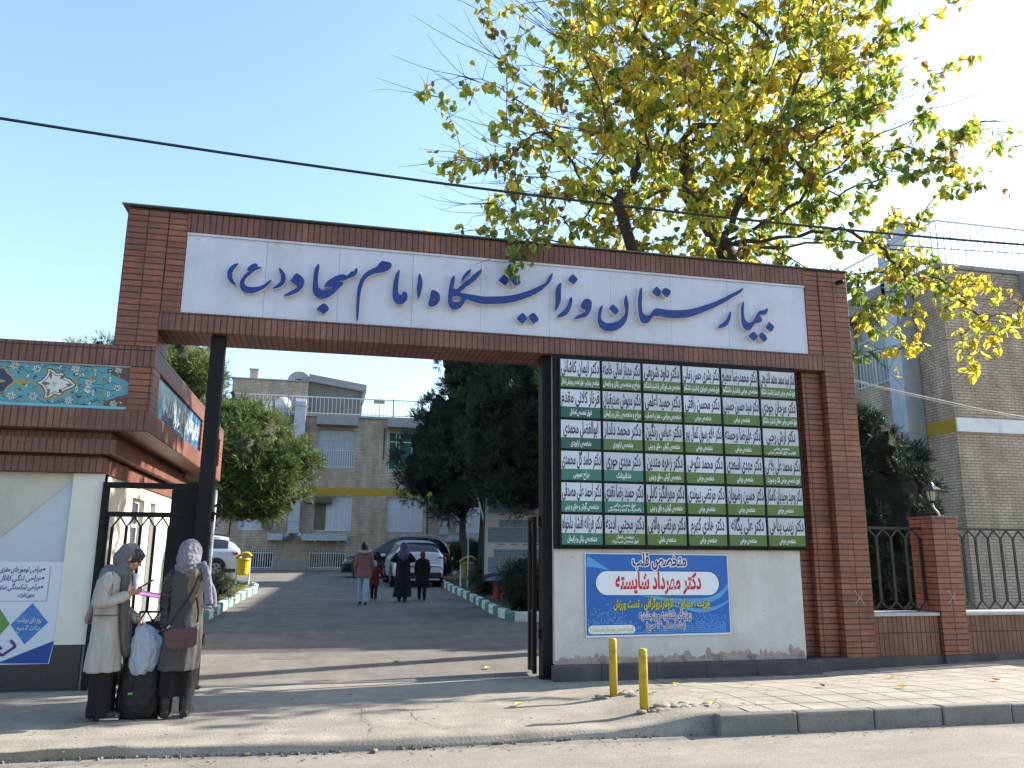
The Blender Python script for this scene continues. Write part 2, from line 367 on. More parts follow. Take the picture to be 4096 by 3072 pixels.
soil = M('bed soil', (.13,.10,.06), (.09,.075,.045), 9, 1, .02, 14)
kgreen = M('green kerb paint', (.03,.15,.10), (.06,.20,.15), 10, .6, .003, stain=(.25,.28,.25), sscale=5)
kwhite = M('white kerb paint', (.68,.68,.66), (.55,.55,.53), 10, .6, .003, stain=(.35,.34,.32), sscale=5)
glassd = M('dark window glass', (.02,.025,.03), (.035,.04,.045), 2, .08, spec=.8)
curtain = M('curtained window pane', (.22,.26,.31), (.34,.38,.44), 3, .25, stretch=(6,1,.4), spec=.6)
ywall = M('yellow band paint', (.42,.27,.02), (.36,.23,.02), 3, .7)
greywall = M('grey cornice', (.30,.29,.30), (.25,.245,.25), 3, .85, .002)
# ---------------------------------------------------------------- ground
def ground_h(x, y):
    A = .02*sstep(-.2, -1.0, y) if x < 5.5 else .02+.09*clamp((x-5.5)/3.2)
    B = .05+.09*sstep(1.2, 2.2, x)
    t = clamp((-y-.5)/1.5)
    return A+(B-A)*t
mb = MB(); ys = [-500, -3.6, 0.2, 1, 31, 500]; zs = [-.16, -.16, -.10, -.05, .74, .74]
for i in range(5): mb.add([(-500,ys[i],zs[i]),(500,ys[i],zs[i]),(500,ys[i+1],zs[i+1]),(-500,ys[i+1],zs[i+1])], [(0,1,2,3)])
struct('ground', mb, soil)
def edge_y(x):      # street edge of the apron / kerb line
    return -3.13+.02*sin(x*1.7)+.13*sstep(-1.5, -3.5, x)
_rt = [random.Random(99).gauss(0,1) for _ in range(4000)]
def _vn(x, k): 
    x = (x+40)*k; i = int(x); t = x-i; t = t*t*(3-2*t); return _rt[(i*7+k) % 4000]*(1-t)+_rt[((i+1)*7+k) % 4000]*t
def ragged(x): return (.022*_vn(x,3)+.014*_vn(x,11)+.012*_vn(x,37))*sstep(2.2, 1.4, x)
mb = MB(); n = 260
xs = [-12+24.0*i/n for i in range(n+1)]; rng = random.Random(3)
# street with a slightly uneven sheet
vs = []; fs = []; gx = [-60,-12]+[-11+i*.5 for i in range(52)]+[30,60]; gy = [-40,-14,-9,-6,-5,-4.2,-3.6,-3.2,-2.7]
for y in gy:
    for x in gx: vs.append((x, y, -.03+(.008*sin(x*1.3+y)+.006*sin(x*3.1-y*2)) if -7 < y < -3.3 else -.03))
k = len(gx)
for j in range(len(gy)-1):
    for i in range(k-1): fs.append((j*k+i, j*k+i+1, (j+1)*k+i+1, (j+1)*k+i))
mb.add(vs, fs); struct('street', mb, street_m, smooth=True)
# apron (concrete) and tiled pavement: one height field, two sheets meeting at x = 2.55
def sheet(x0, x1, nx, mat, name, edge):
    mb = MB(); rows = [0.22, .0, -.3, -.6, -1, -1.4, -1.8, -2.2, -2.6, -2.85, -2.97, -3.03, 'e', 'f']
    vs = []; fs = []
    for j, y in enumerate(rows):
        for i in range(nx+1):
            x = x0+(x1-x0)*i/nx
            if y == 'e': yy = edge_y(x)+ragged(x); z = ground_h(x, -3.1)-(.010+.008*abs(_vn(x,29)))*edge*sstep(2.3,1.6,x)
            elif y == 'f': yy = edge_y(x)+ragged(x)*.6-(.035+.02*_vn(x,17))*edge; z = -.09
            else: yy = y; z = ground_h(x, y) + edge*(.006*sin(x*5+y*7)+.004*sin(x*13-y*9))*(1 if yy < -.5 else 0)
            if y == .22: z = .003
            vs.append((x, yy, z))
    k = nx+1
    for j in range(len(rows)-1):
        for i in range(nx): fs.append((j*k+i+1, j*k+i, (j+1)*k+i, (j+1)*k+i+1))
    mb.add(vs, fs); return struct(name, mb, mat, smooth=(edge > 0))
sheet(-14, 2.55, 620, concrete, 'apron', 1)
sheet(2.55, 40, 60, paver, 'pavement', 0)
# broken crack lines in the apron
crk = M('crack dirt', (.17,.145,.115), (.10,.085,.068), 30, 1, .004)
def crack(name, pts, w):
    mb = MB(); P = smooth_loop(pts, 10, False); r = random.Random(len(pts)); vs = []; fs = []
    for i, (x, y) in enumerate(P):
        x += r.uniform(-.015, .015); y += r.uniform(-.015, .015); ww = w*r.uniform(.4, 1.3); z = ground_h(x, y)+.012
        a, b = P[max(i-1, 0)], P[min(i+1, len(P)-1)]; d = Vector((b[0]-a[0], b[1]-a[1])); d.normalize()
        vs += [(x-d.y*ww, y+d.x*ww, z), (x+d.y*ww, y-d.x*ww, z)]
        if i: fs.append((2*i-2, 2*i-1, 2*i+1, 2*i))
    mb.add(vs, fs); return struct(name, mb, crk)
crack('crack', [(-1.0,-1.1),(-.98,-1.5),(-.93,-1.9),(-.96,-2.25),(-.90,-2.6),(-.94,-3.0)], .004)
crack('crack', [(-.62,-1.3),(-.60,-1.7),(-.50,-2.0),(-.47,-2.35),(-.35,-2.6),(-.30,-2.8),(-.2,-2.83)], .004)
crack('crack', [(2.0,-1.9),(2.35,-2.2),(2.5,-2.6),(2.35,-2.95)], .005)
# kerb stones on the right
mb = MB(); x = 2.16; r = random.Random(5)
while x < 39:
    w = .78+r.uniform(-.03, .03); dz = r.uniform(-.006, .006); h = ground_h(x+.4, -3.1)+.004
    mb.box(x+.006, x+w-.006, -3.27+r.uniform(-.008,.008), -3.125, -.08, h+dz); x += w
kb = struct('kerb', mb, curbst, bevel=.018)
# lumps of mortar round the bollards
mb = MB(); r = random.Random(11)
for cx, cy in ((1.75,-1.75),(1.85,-2.7),(2.1,-2.62),(2.0,-1.8)):
    for i in range(26):
        a = r.uniform(0, 2*pi); d = r.uniform(.03, .22); s_ = r.uniform(.012, .05)
        mb.ell((cx+d*cos(a)*1.3, cy+d*sin(a)*.7, ground_h(cx, cy)-.008), (s_*1.5, s_*1.2, s_*.55))
o = part('broken_concrete', mb, concrete, smooth=True); tag(o, None, None, kind='structure')
mb = MB(); r = random.Random(17)
for i in range(260):
    x = r.uniform(-4.6, 2.0) if r.random() < .6 else r.gauss(-2.2, .7); s_ = r.uniform(.003, .013)*(1.9 if r.random() < .12 else 1); y = edge_y(x)-abs(r.gauss(0,.05))
    mb.X = Matrix.Translation((x, y, -.026+s_*.4)) @ Matrix.Rotation(r.uniform(0,3), 4, 'Z') @ Matrix.Rotation(r.uniform(0,1), 4, 'X'); a, b, c = s_*r.uniform(.8,1.8), s_*r.uniform(.6,1.2), s_*r.uniform(.5,1)
    mb.add([(-a,-b,-c),(a*.8,-b,-c*.7),(a,b*.9,-c),(-a*.7,b,-c*.8),(-a*.8,-b*.7,c),(a*.6,-b*.8,c*.8),(a*.7,b*.6,c),(-a*.6,b*.7,c*.9)],[(0,3,2,1),(4,5,6,7),(0,1,5,4),(1,2,6,5),(2,3,7,6),(3,0,4,7)])
mb.X = Matrix(); o = part('rubble', mb, crk); tag(o, 'crumbled concrete bits along the broken pavement edge', 'rubble', kind='stuff')
mb = MB(); r = random.Random(41)
for i in range(420):
    x = r.uniform(-6, 12); y = (edge_y(x)-.16-abs(r.gauss(0,.12))) if r.random() < .6 else r.uniform(-3.0, -.5); z = -.022 if y < -3.2 else ground_h(x, y)+.014; a = r.uniform(0,6.28); q = r.uniform(.008,.028)
    mb.add([(x+q*cos(a),y+q*sin(a),z+.004),(x+q*.5*cos(a+1.7),y+q*.5*sin(a+1.7),z),(x-q*cos(a),y-q*sin(a),z+.003),(x+q*.5*cos(a-1.7),y+q*.5*sin(a-1.7),z+.006)], [(0,1,2,3)])
o = part('leaf_litter', mb, M('dry litter', (.20,.13,.06), (.11,.075,.04), 30, .9)); tag(o, 'crumbs of dry leaf and grit along the gutter', 'litter', kind='stuff')
# driveway and court
mb = MB(); rows = [.225, 1, 4, 8, 12, 16, 20, 24, 28, 31.2]
vs = []; fs = []
for y in rows:
    for x in (-30, -4, 0, 4, 13.05): vs.append((x, y, gz(y)))
for j in range(len(rows)-1):
    for i in range(4): fs.append((j*5+i, j*5+i+1, (j+1)*5+i+1, (j+1)*5+i))
mb.add(vs, fs); struct('driveway', mb, asphalt)
mb = MB(); mb.box(-3.9, 1.5, .235, .275, -.02, .012); mb.box(-3.9, 1.5, .315, .335, -.02, .010)
struct('gate_track', mb, M('worn steel rail', (.22,.2,.18), (.3,.27,.24), 20, .5, metal=.4))
patch_m = M('asphalt patch', (.16,.146,.13), (.135,.123,.11), 18, .95, .004, 80, speck=.25, blotch=.2)
def blotchy(name, cx, cy, rx, ry, mat, seed, h):
    r = random.Random(seed); n = 26; P = [(cx+rx*cos(a)*r.uniform(.8,1.15), cy+ry*sin(a)*r.uniform(.8,1.15)) for a in [2*pi*i/n for i in range(n)]]; P = smooth_loop(P, 3)
    m_ = MB(); m_.add([(x, y, h(x, y)) for x, y in P]+[(cx, cy, h(cx, cy))], [(len(P), i, (i+1) % len(P)) for i in range(len(P))]); return struct(name, m_, mat)
dv = lambda x, y: gz(y)+.004
for i, (cx, cy, rx, ry) in enumerate(((-1.9,2.6,.32,.16),(.6,4.9,.5,.2),(-2.4,6.8,.3,.3),(1.2,9.0,.5,.3),(.2,1.9,.14,.08))): blotchy('asphalt_patch', cx, cy, rx, ry, patch_m, i, dv)
# ---------------------------------------------------------------- kerbed beds
def bed(name, outline, kpts, soil_mat, step=.52):
    mb = MB(); P = smooth_loop(kpts, 6, False); pts = [Vector((a, b, 0)) for a, b in P]
    # walk along and lay painted blocks
    L_ = [0]
    for a, b in zip(pts, pts[1:]): L_.append(L_[-1]+(b-a).length)
    def at(s):
        for i in range(len(L_)-1):
            if L_[i+1] >= s: return pts[i].lerp(pts[i+1], (s-L_[i])/(L_[i+1]-L_[i]+1e-9))
        return pts[-1]
    s = 0; i = 0; r = random.Random(4)
    while s < L_[-1]-.1:
        e = min(s+step*r.uniform(.85, 1.15), L_[-1]); a = at(s); b = at(e); d = (b-a).normalized(); nrm = Vector((-d.y, d.x, 0))*.14
        za, zb = gz(a.y), gz(b.y); vs = []
        for q, z in ((a, za), (b, zb)):
            for k2, h in ((0, -.05), (0, .17), (.12, .20), (1, .20), (1, -.05)): 
                p = q+nrm*k2; vs.append((p.x, p.y, z+h+r.uniform(-.004, .004)))
        mi = i % 2
        mb.add(vs, [(0,1,6,5),(1,2,7,6),(2,3,8,7),(3,4,9,8),(4,3,2,1,0),(5,6,7,8,9)], mi); s = e; i += 1
    k = struct('kerb', mb, [kwhite, kgreen]); k['label'] = 'green and white striped kerb beside the driveway'
    mb = MB(); n = len(outline)
    tri = tessellate_polygon([[Vector((x, y, 0)) for x, y in outline]])
    # fine grid inside for uneven soil
    mb.add([(x, y, gz(y)+.14) for x, y in outline], [t for t in tri]); 
    o = struct(name, mb, soil_mat)
    return o
grass_soil = M('dry turf', (.20,.17,.06), (.12,.12,.04), 7, 1, .02, 40)
bed('planting_bed', [(2.9,7.15),(2.7,8.6),(2.72,14),(2.8,18),(3.1,22.4),(5.5,27),(13,27),(13,7.15)], [(9.0,7.02),(5,7.0),(2.96,7.04),(2.62,7.25),(2.49,8.57),(2.57,11.06),(2.61,13.9),(2.63,17),(2.95,22.4),(4.6,26.5)][::1][::-1], soil)
bed('planting_bed', [(-3.8,8.2),(-3.75,11),(-3.6,14),(-3.5,16.4),(-3.8,18.2),(-4.6,19.2),(-9,19.2),(-9,7.9),(-4.2,7.9)], [(-8.5,7.7),(-4.4,7.7),(-3.8,7.9),(-3.66,8.6),(-3.61,11),(-3.5,13.3),(-3.39,15.1),(-3.34,16.5),(-3.6,18),(-4.4,19),(-8,19.1)], grass_soil)
# ---------------------------------------------------------------- entrance gateway
gw = thing('entrance_gateway', 'tall red brick entrance portal framing the long white lettered sign', 'gateway', (1.1,.35,0))
mb = MB(); mb.box(-3.33,5.53,0,.75,5.60,5.86); mb.box(-3.56,5.76,0,.75,4.28,4.525); mb.box(-3.33,5.53,.06,.73,4.525,5.60)
part('beam', mb, brick_s, gw, bevel=.006)
mb = MB(); mb.box(-4.05,-3.562,.001,.75,4.055,5.86); mb.box(-3.56,-3.33,0.012,.74,4.527,5.86)
part('column', mb, brick_h, gw, bevel=.006, label='short upper brick column standing on the gatehouse roof')
mb = MB(); mb.box(5.762,6.25,0,.75,.17,5.86); mb.box(5.53,5.76,.012,.74,4.527,5.86); mb.box(5.45,5.76,.14,.74,.19,4.279); mb.box(5.15,5.45,.26,.73,.19,4.279)
part('column', mb, brick_h, gw, bevel=.006, label='full height brick column with stepped inner corner')
mb = MB(); mb.add([(-4.12,-.05,5.885),(6.27,-.03,5.865),(6.27,.8,5.865),(-4.12,.8,5.885),(-4.12,-.05,5.90),(6.27,-.03,5.88),(6.27,.8,5.88),(-4.12,.8,5.90)],[(0,3,2,1),(4,5,6,7),(0,1,5,4),(1,2,6,5),(2,3,7,6),(3,0,4,7)])
part('coping', mb, M('dull tin coping', (.10,.11,.10), (.16,.17,.15), 6, .5, metal=.3), gw)
mb = MB(); mb.box(1.55,5.15,.03,.28,.19,4.279); wl = part('plaster_wall', mb, plaster, gw)
mb = MB(); mb.box(1.553,5.149,.026,.10,.185,.232); r = random.Random(2)
for i in range(230):
    x = r.uniform(1.6, 5.1); w = r.uniform(.012, .06); h = abs(r.gauss(0,.028))*(1.5 if x > 3.6 else 1)
    mb.ell((min(x, 5.148-w), .0295, .225+h*.6), (w, .0045, .008+h*.5))
part('worn_plaster', mb, plast_r, wl)
mb = MB(); x = 1.50
for w in (.62,.75,.7,.72,.98): mb.box(x+.002, x+w-.002, -.15, .027, -.03, .187); x += w
part('plinth', mb, stone, gw, bevel=.008)
mb = MB(); mb.box(5.27,6.24,-.035,.75,-.05,.188); part('plinth', mb, stone, gw, bevel=.008, label='dark stone foot of the outer brick column')
mb = MB(); mb.box(6.06,6.12,-.08,-.0,5.66,5.70); mb.ell((6.09,-.10,5.67), (.035,.05,.035)); part('spotlight', mb, black, gw)
mb = MB(); r = random.Random(31)
for i in range(34):
    x = r.choice((r.uniform(1.6,1.93), r.uniform(4.08,5.1), r.uniform(1.6,5.1))); z = r.uniform(.26,.5) if r.random() < .4 else r.uniform(.3,1.6); w = r.uniform(.003,.011); mb.box(x, x+w*r.uniform(.6,2.5), .0285, .04, z, z+w)
part('chip_marks', mb, plast_r, wl)
# ---------------------------------------------------------------- main sign
LET = [[[(-2.671,5.209),(-2.663,5.196),(-2.689,5.156),(-2.721,5.102),(-2.73,5.059),(-2.721,5.001),(-2.698,4.954),(-2.671,4.914),(-2.695,4.915),(-2.746,4.945),(-2.781,4.996),(-2.792,5.053),(-2.784,5.107),(-2.752,5.164),(-2.711,5.194)]],[[(-2.388,5.185),(-2.389,5.163),(-2.453,5.128),(-2.508,5.072),(-2.553,5.02),(-2.573,4.97),(-2.568,4.933),(-2.54,4.909),(-2.471,4.904),(-2.394,4.918),(-2.328,4.953),(-2.282,5.0),(-2.251,5.021),(-2.241,5.009),(-2.269,4.958),(-2.325,4.9),(-2.385,4.857),(-2.451,4.825),(-2.514,4.815),(-2.573,4.826),(-2.609,4.861),(-2.627,4.912),(-2.627,4.971),(-2.602,5.027),(-2.562,5.084),(-2.534,5.107),(-2.555,5.127),(-2.552,5.149),(-2.521,5.19),(-2.484,5.22),(-2.455,5.225),(-2.432,5.214),(-2.428,5.19),(-2.412,5.183)]],[[(-2.161,5.19),(-2.141,5.185),(-2.103,5.145),(-2.076,5.098),(-2.067,5.045),(-2.079,4.99),(-2.111,4.949),(-2.159,4.918),(-2.217,4.9),(-2.22,4.914),(-2.176,4.955),(-2.139,5.001),(-2.13,5.05),(-2.139,5.114),(-2.164,5.166)]],[[(-1.946,5.134),(-1.892,5.114),(-1.85,5.074),(-1.833,5.026),(-1.843,4.966),(-1.88,4.903),(-1.927,4.867),(-2.0,4.829),(-2.073,4.81),(-2.071,4.829),(-2.017,4.871),(-1.95,4.919),(-1.923,4.954),(-1.954,4.984),(-2.006,5.023),(-1.989,5.062)]],[[(-1.672,5.29),(-1.655,5.269),(-1.657,5.206),(-1.663,5.127),(-1.662,5.048),(-1.652,4.976),(-1.624,4.945),(-1.577,4.935),(-1.515,4.945),(-1.459,4.981),(-1.501,4.975),(-1.574,4.98),(-1.571,5.011),(-1.537,5.064),(-1.466,5.121),(-1.4,5.158),(-1.343,5.174),(-1.31,5.16),(-1.279,5.171),(-1.244,5.219),(-1.213,5.225),(-1.193,5.258),(-1.175,5.272),(-1.16,5.255),(-1.164,5.209),(-1.194,5.161),(-1.266,5.121),(-1.328,5.084),(-1.38,5.077),(-1.453,5.054),(-1.411,5.065),(-1.348,5.063),(-1.344,5.03),(-1.391,4.969),(-1.435,4.91),(-1.48,4.867),(-1.535,4.829),(-1.607,4.811),(-1.675,4.835),(-1.714,4.887),(-1.726,4.953),(-1.724,5.054),(-1.72,5.167),(-1.703,5.236)]],[[(-1.573,4.754),(-1.535,4.735),(-1.502,4.684),(-1.53,4.641),(-1.572,4.605),(-1.613,4.635),(-1.656,4.665),(-1.627,4.711)]],[[(-0.845,5.403),(-0.791,5.401),(-0.736,5.39),(-0.715,5.369),(-0.723,5.322),(-0.759,5.278),(-0.817,5.247),(-0.908,5.222),(-0.987,5.19),(-1.049,5.128),(-1.083,5.051),(-1.105,4.947),(-1.115,4.817),(-1.118,4.649),(-1.125,4.562),(-1.143,4.561),(-1.152,4.618),(-1.155,4.786),(-1.154,4.921),(-1.145,5.012),(-1.122,5.104),(-1.083,5.182),(-1.027,5.244),(-0.964,5.286),(-0.912,5.317),(-0.876,5.372)]],[[(-0.618,5.297),(-0.604,5.283),(-0.609,5.214),(-0.617,5.121),(-0.618,5.041),(-0.614,4.973),(-0.587,4.945),(-0.568,4.948),(-0.555,4.983),(-0.532,4.999),(-0.504,4.984),(-0.488,4.948),(-0.495,4.891),(-0.524,4.843),(-0.566,4.817),(-0.62,4.814),(-0.661,4.844),(-0.685,4.899),(-0.69,4.978),(-0.684,5.093),(-0.668,5.186),(-0.651,5.239)]],[[(-0.339,5.269),(-0.314,5.233),(-0.298,5.171),(-0.294,5.107),(-0.306,5.032),(-0.321,4.961),(-0.338,4.917),(-0.355,4.942),(-0.368,5.004),(-0.37,5.061),(-0.361,5.142),(-0.357,5.224)]],[[(-0.168,5.047),(-0.119,5.044),(-0.077,5.018),(-0.053,4.971),(-0.055,4.919),(-0.081,4.86),(-0.13,4.824),(-0.174,4.814),(-0.204,4.833),(-0.208,4.867),(-0.193,4.926),(-0.181,4.996)],[(-0.159,4.9),(-0.143,4.918),(-0.118,4.917),(-0.123,4.897),(-0.145,4.881),(-0.159,4.885)]],[[(0.127,5.282),(0.145,5.26),(0.143,5.213),(0.135,5.148),(0.13,5.093),(0.181,5.094),(0.241,5.157),(0.319,5.234),(0.256,5.163),(0.338,5.244),(0.426,5.338),(0.485,5.387),(0.517,5.419),(0.51,5.364),(0.475,5.298),(0.416,5.225),(0.351,5.17),(0.275,5.106),(0.287,5.108),(0.237,5.069),(0.226,5.042),(0.312,5.035),(0.431,5.023),(0.551,5.015),(0.701,5.026),(0.852,5.045),(0.973,5.072),(1.095,5.113),(1.218,5.166),(1.342,5.233),(1.423,5.284),(1.46,5.35),(1.498,5.411),(1.527,5.435),(1.523,5.381),(1.485,5.295),(1.423,5.227),(1.342,5.151),(1.218,5.072),(1.095,5.016),(0.974,4.969),(0.822,4.933),(0.672,4.914),(0.522,4.906),(0.432,4.919),(0.355,4.94),(0.307,4.953),(0.281,4.919),(0.29,4.917),(0.258,4.862),(0.214,4.816),(0.159,4.796),(0.108,4.805),(0.068,4.854),(0.054,4.928),(0.058,5.015),(0.068,5.108),(0.083,5.191),(0.104,5.251)],[(0.111,4.949),(0.133,4.977),(0.177,4.989),(0.222,4.978),(0.233,4.953),(0.218,4.917),(0.173,4.902),(0.128,4.91)]],[[(0.368,5.392),(0.362,5.355),(0.323,5.299),(0.268,5.229),(0.243,5.204),(0.241,5.245),(0.267,5.3),(0.316,5.363)]],[[(0.928,5.52),(0.996,5.472),(0.984,5.411),(0.956,5.372),(0.898,5.394),(0.861,5.425),(0.879,5.477)]],[[(0.825,5.353),(0.868,5.326),(0.897,5.29),(0.875,5.232),(0.841,5.199),(0.796,5.226),(0.755,5.26),(0.783,5.306)]],[[(1.002,5.357),(1.033,5.327),(1.067,5.254),(1.027,5.22),(0.985,5.205),(0.951,5.238),(0.929,5.299),(0.966,5.334)]],[[(1.096,4.821),(1.133,4.786),(1.158,4.745),(1.127,4.7),(1.087,4.666),(1.048,4.694),(1.014,4.735),(1.054,4.787)]],[[(1.252,4.833),(1.286,4.804),(1.326,4.745),(1.292,4.705),(1.243,4.68),(1.206,4.718),(1.182,4.771),(1.212,4.811)]],[[(1.639,5.302),(1.653,5.288),(1.648,5.198),(1.647,5.078),(1.628,4.987),(1.586,4.907),(1.562,4.899),(1.55,4.91),(1.562,4.971),(1.566,5.072),(1.568,5.168),(1.594,5.253)]],[[(1.824,5.443),(1.852,5.423),(1.894,5.375),(1.863,5.324),(1.833,5.296),(1.791,5.318),(1.755,5.348),(1.78,5.402)]],[[(1.798,5.105),(1.814,5.079),(1.806,5.013),(1.781,4.928),(1.739,4.853),(1.685,4.817),(1.62,4.794),(1.588,4.795),(1.609,4.832),(1.674,4.89),(1.728,4.959),(1.758,5.039),(1.777,5.088)]],[[(2.026,5.099),(2.071,5.087),(2.097,5.047),(2.093,4.981),(2.068,4.907),(2.019,4.838),(1.965,4.816),(1.851,4.785),(1.842,4.801),(1.893,4.844),(1.971,4.885),(1.999,4.914),(1.99,4.934),(1.948,4.943),(1.932,4.975),(1.943,5.017),(1.98,5.074)]],[[(2.412,5.042),(2.457,5.008),(2.499,4.96),(2.474,4.916),(2.443,4.894),(2.401,4.926),(2.356,4.971),(2.378,5.014)]],[[(2.615,5.199),(2.633,5.155),(2.648,5.083),(2.649,5.023),(2.636,4.913),(2.606,4.814),(2.548,4.732),(2.468,4.673),(2.37,4.644),(2.28,4.648),(2.214,4.691),(2.182,4.754),(2.18,4.844),(2.194,4.923),(2.22,4.99),(2.254,5.022),(2.261,5.0),(2.246,4.932),(2.229,4.853),(2.252,4.789),(2.306,4.762),(2.385,4.768),(2.471,4.799),(2.545,4.852),(2.583,4.909),(2.59,4.982),(2.578,5.066),(2.586,5.139)]],[[(3.08,5.36),(3.111,5.346),(3.151,5.303),(3.136,5.246),(3.101,5.213),(3.051,5.233),(3.016,5.271),(3.041,5.319)]],[[(3.225,5.355),(3.269,5.34),(3.306,5.306),(3.278,5.251),(3.239,5.214),(3.196,5.239),(3.163,5.285),(3.18,5.324)]],[[(2.853,5.334),(2.862,5.292),(2.859,5.194),(2.852,5.108),(2.852,4.998),(2.867,4.944),(2.91,4.918),(2.96,4.927),(2.992,4.96),(3.025,5.008),(3.057,5.03),(3.113,5.035),(3.226,5.027),(3.352,5.028),(3.492,5.041),(3.62,5.068),(3.75,5.11),(3.882,5.159),(4.014,5.212),(4.089,5.253),(4.161,5.29),(4.215,5.322),(4.297,5.363),(4.378,5.408),(4.433,5.441),(4.466,5.452),(4.459,5.427),(4.416,5.379),(4.348,5.333),(4.266,5.285),(4.177,5.225),(4.085,5.171),(3.976,5.113),(3.851,5.054),(3.745,5.003),(3.628,4.957),(3.5,4.923),(3.372,4.907),(3.265,4.902),(3.19,4.91),(3.109,4.917),(3.04,4.912),(3.002,4.894),(2.976,4.849),(2.938,4.813),(2.887,4.795),(2.844,4.804),(2.812,4.85),(2.796,4.933),(2.791,5.042),(2.794,5.164),(2.814,5.251),(2.835,5.308)]],[[(4.232,5.077),(4.243,5.052),(4.233,4.989),(4.206,4.912),(4.164,4.854),(4.097,4.818),(4.019,4.808),(4.047,4.852),(4.114,4.9),(4.17,4.966),(4.207,5.037)]],[[(4.452,5.249),(4.462,5.206),(4.453,5.111),(4.452,5.03),(4.467,4.962),(4.502,4.927),(4.548,4.927),(4.589,4.958),(4.626,5.011),(4.662,5.07),(4.698,5.11),(4.739,5.129),(4.793,5.135),(4.815,5.163),(4.842,5.167),(4.843,5.127),(4.816,5.081),(4.775,5.059),(4.735,5.06),(4.7,5.038),(4.732,5.012),(4.739,4.975),(4.714,4.942),(4.66,4.929),(4.62,4.918),(4.591,4.883),(4.562,4.838),(4.521,4.81),(4.468,4.806),(4.43,4.835),(4.405,4.901),(4.4,4.995),(4.403,5.101),(4.418,5.184)]],[[(4.848,4.955),(4.893,4.93),(4.927,4.888),(4.906,4.836),(4.871,4.808),(4.826,4.831),(4.792,4.866),(4.819,4.918)]],[[(4.589,4.79),(4.623,4.767),(4.652,4.719),(4.618,4.68),(4.583,4.653),(4.545,4.675),(4.502,4.719),(4.544,4.762)]],[[(4.727,4.79),(4.768,4.758),(4.808,4.705),(4.775,4.662),(4.741,4.645),(4.703,4.679),(4.67,4.73),(4.696,4.772)]]]
sg = thing('hospital_sign', 'long white sign with raised blue Persian calligraphy across the gateway beam', 'sign', (1.1,.05,4.53))
mb = MB(); r = random.Random(1); x = -3.325
seams = [-3.325,-2.33,-1.40,-.42,.52,1.50,2.41,3.33,4.24,5.525]
for a, b in zip(seams, seams[1:]): mb.box(a+.0015, b-.0015, .03+r.uniform(0,.002), .058, 4.53, 5.565)
mb.box(-3.325,5.525,.012,.058,5.567,5.597)
part('panel', mb, signw, sg)
for lp in LET:
    mb = MB(); mb.prism([smooth_loop(l, 3) for l in lp], -.055, .03, 0, 1)
    part('letter', mb, [letb, letw], sg)
# ---------------------------------------------------------------- directory board
db = thing('directory_board', 'black framed board of thirty-six green and white doctor name plates', 'board', (3.42,-.02,1.64))
mb = MB(); mb.box(1.535,5.24,-.03,.026,1.64,4.277)
PX, PZ = .602, .4235; cx0, cz0 = 1.625+PX/2, 4.205-PZ/2
for i in range(7): mb.box(1.612+i*PX-.009, 1.612+i*PX+.015, -.055, -.0305, 1.645, 4.235)
for j in range(7): mb.box(1.604, 5.236, -.054, -.0303, 4.221-j*PZ-.011, 4.221-j*PZ+.009)
part('frame', mb, black, db, bevel=.003)
plw = M('name plate white', (.54,.565,.64), (.52,.545,.62), 1.5, .3)
plw2 = M('name plate yellowed white', (.50,.51,.545), (.44,.45,.49), 2.5, .35, streak=.08); plw3 = M('name plate dusty white', (.50,.52,.60), (.43,.45,.52), 3.5, .4, blotch=.08)
pg1 = M('name plate olive green', (.085,.155,.035), (.075,.14,.035), 2, .35); pg2 = M('name plate dark green', (.015,.085,.06), (.018,.095,.065), 2, .35); pg3 = M('name plate teal green', (.035,.16,.115), (.035,.15,.11), 2, .35)
ink = M('ink', (.012,.014,.04), (.012,.014,.04), 2, .5); wink = M('white print', (.75,.78,.8), (.75,.78,.8), 2, .5)
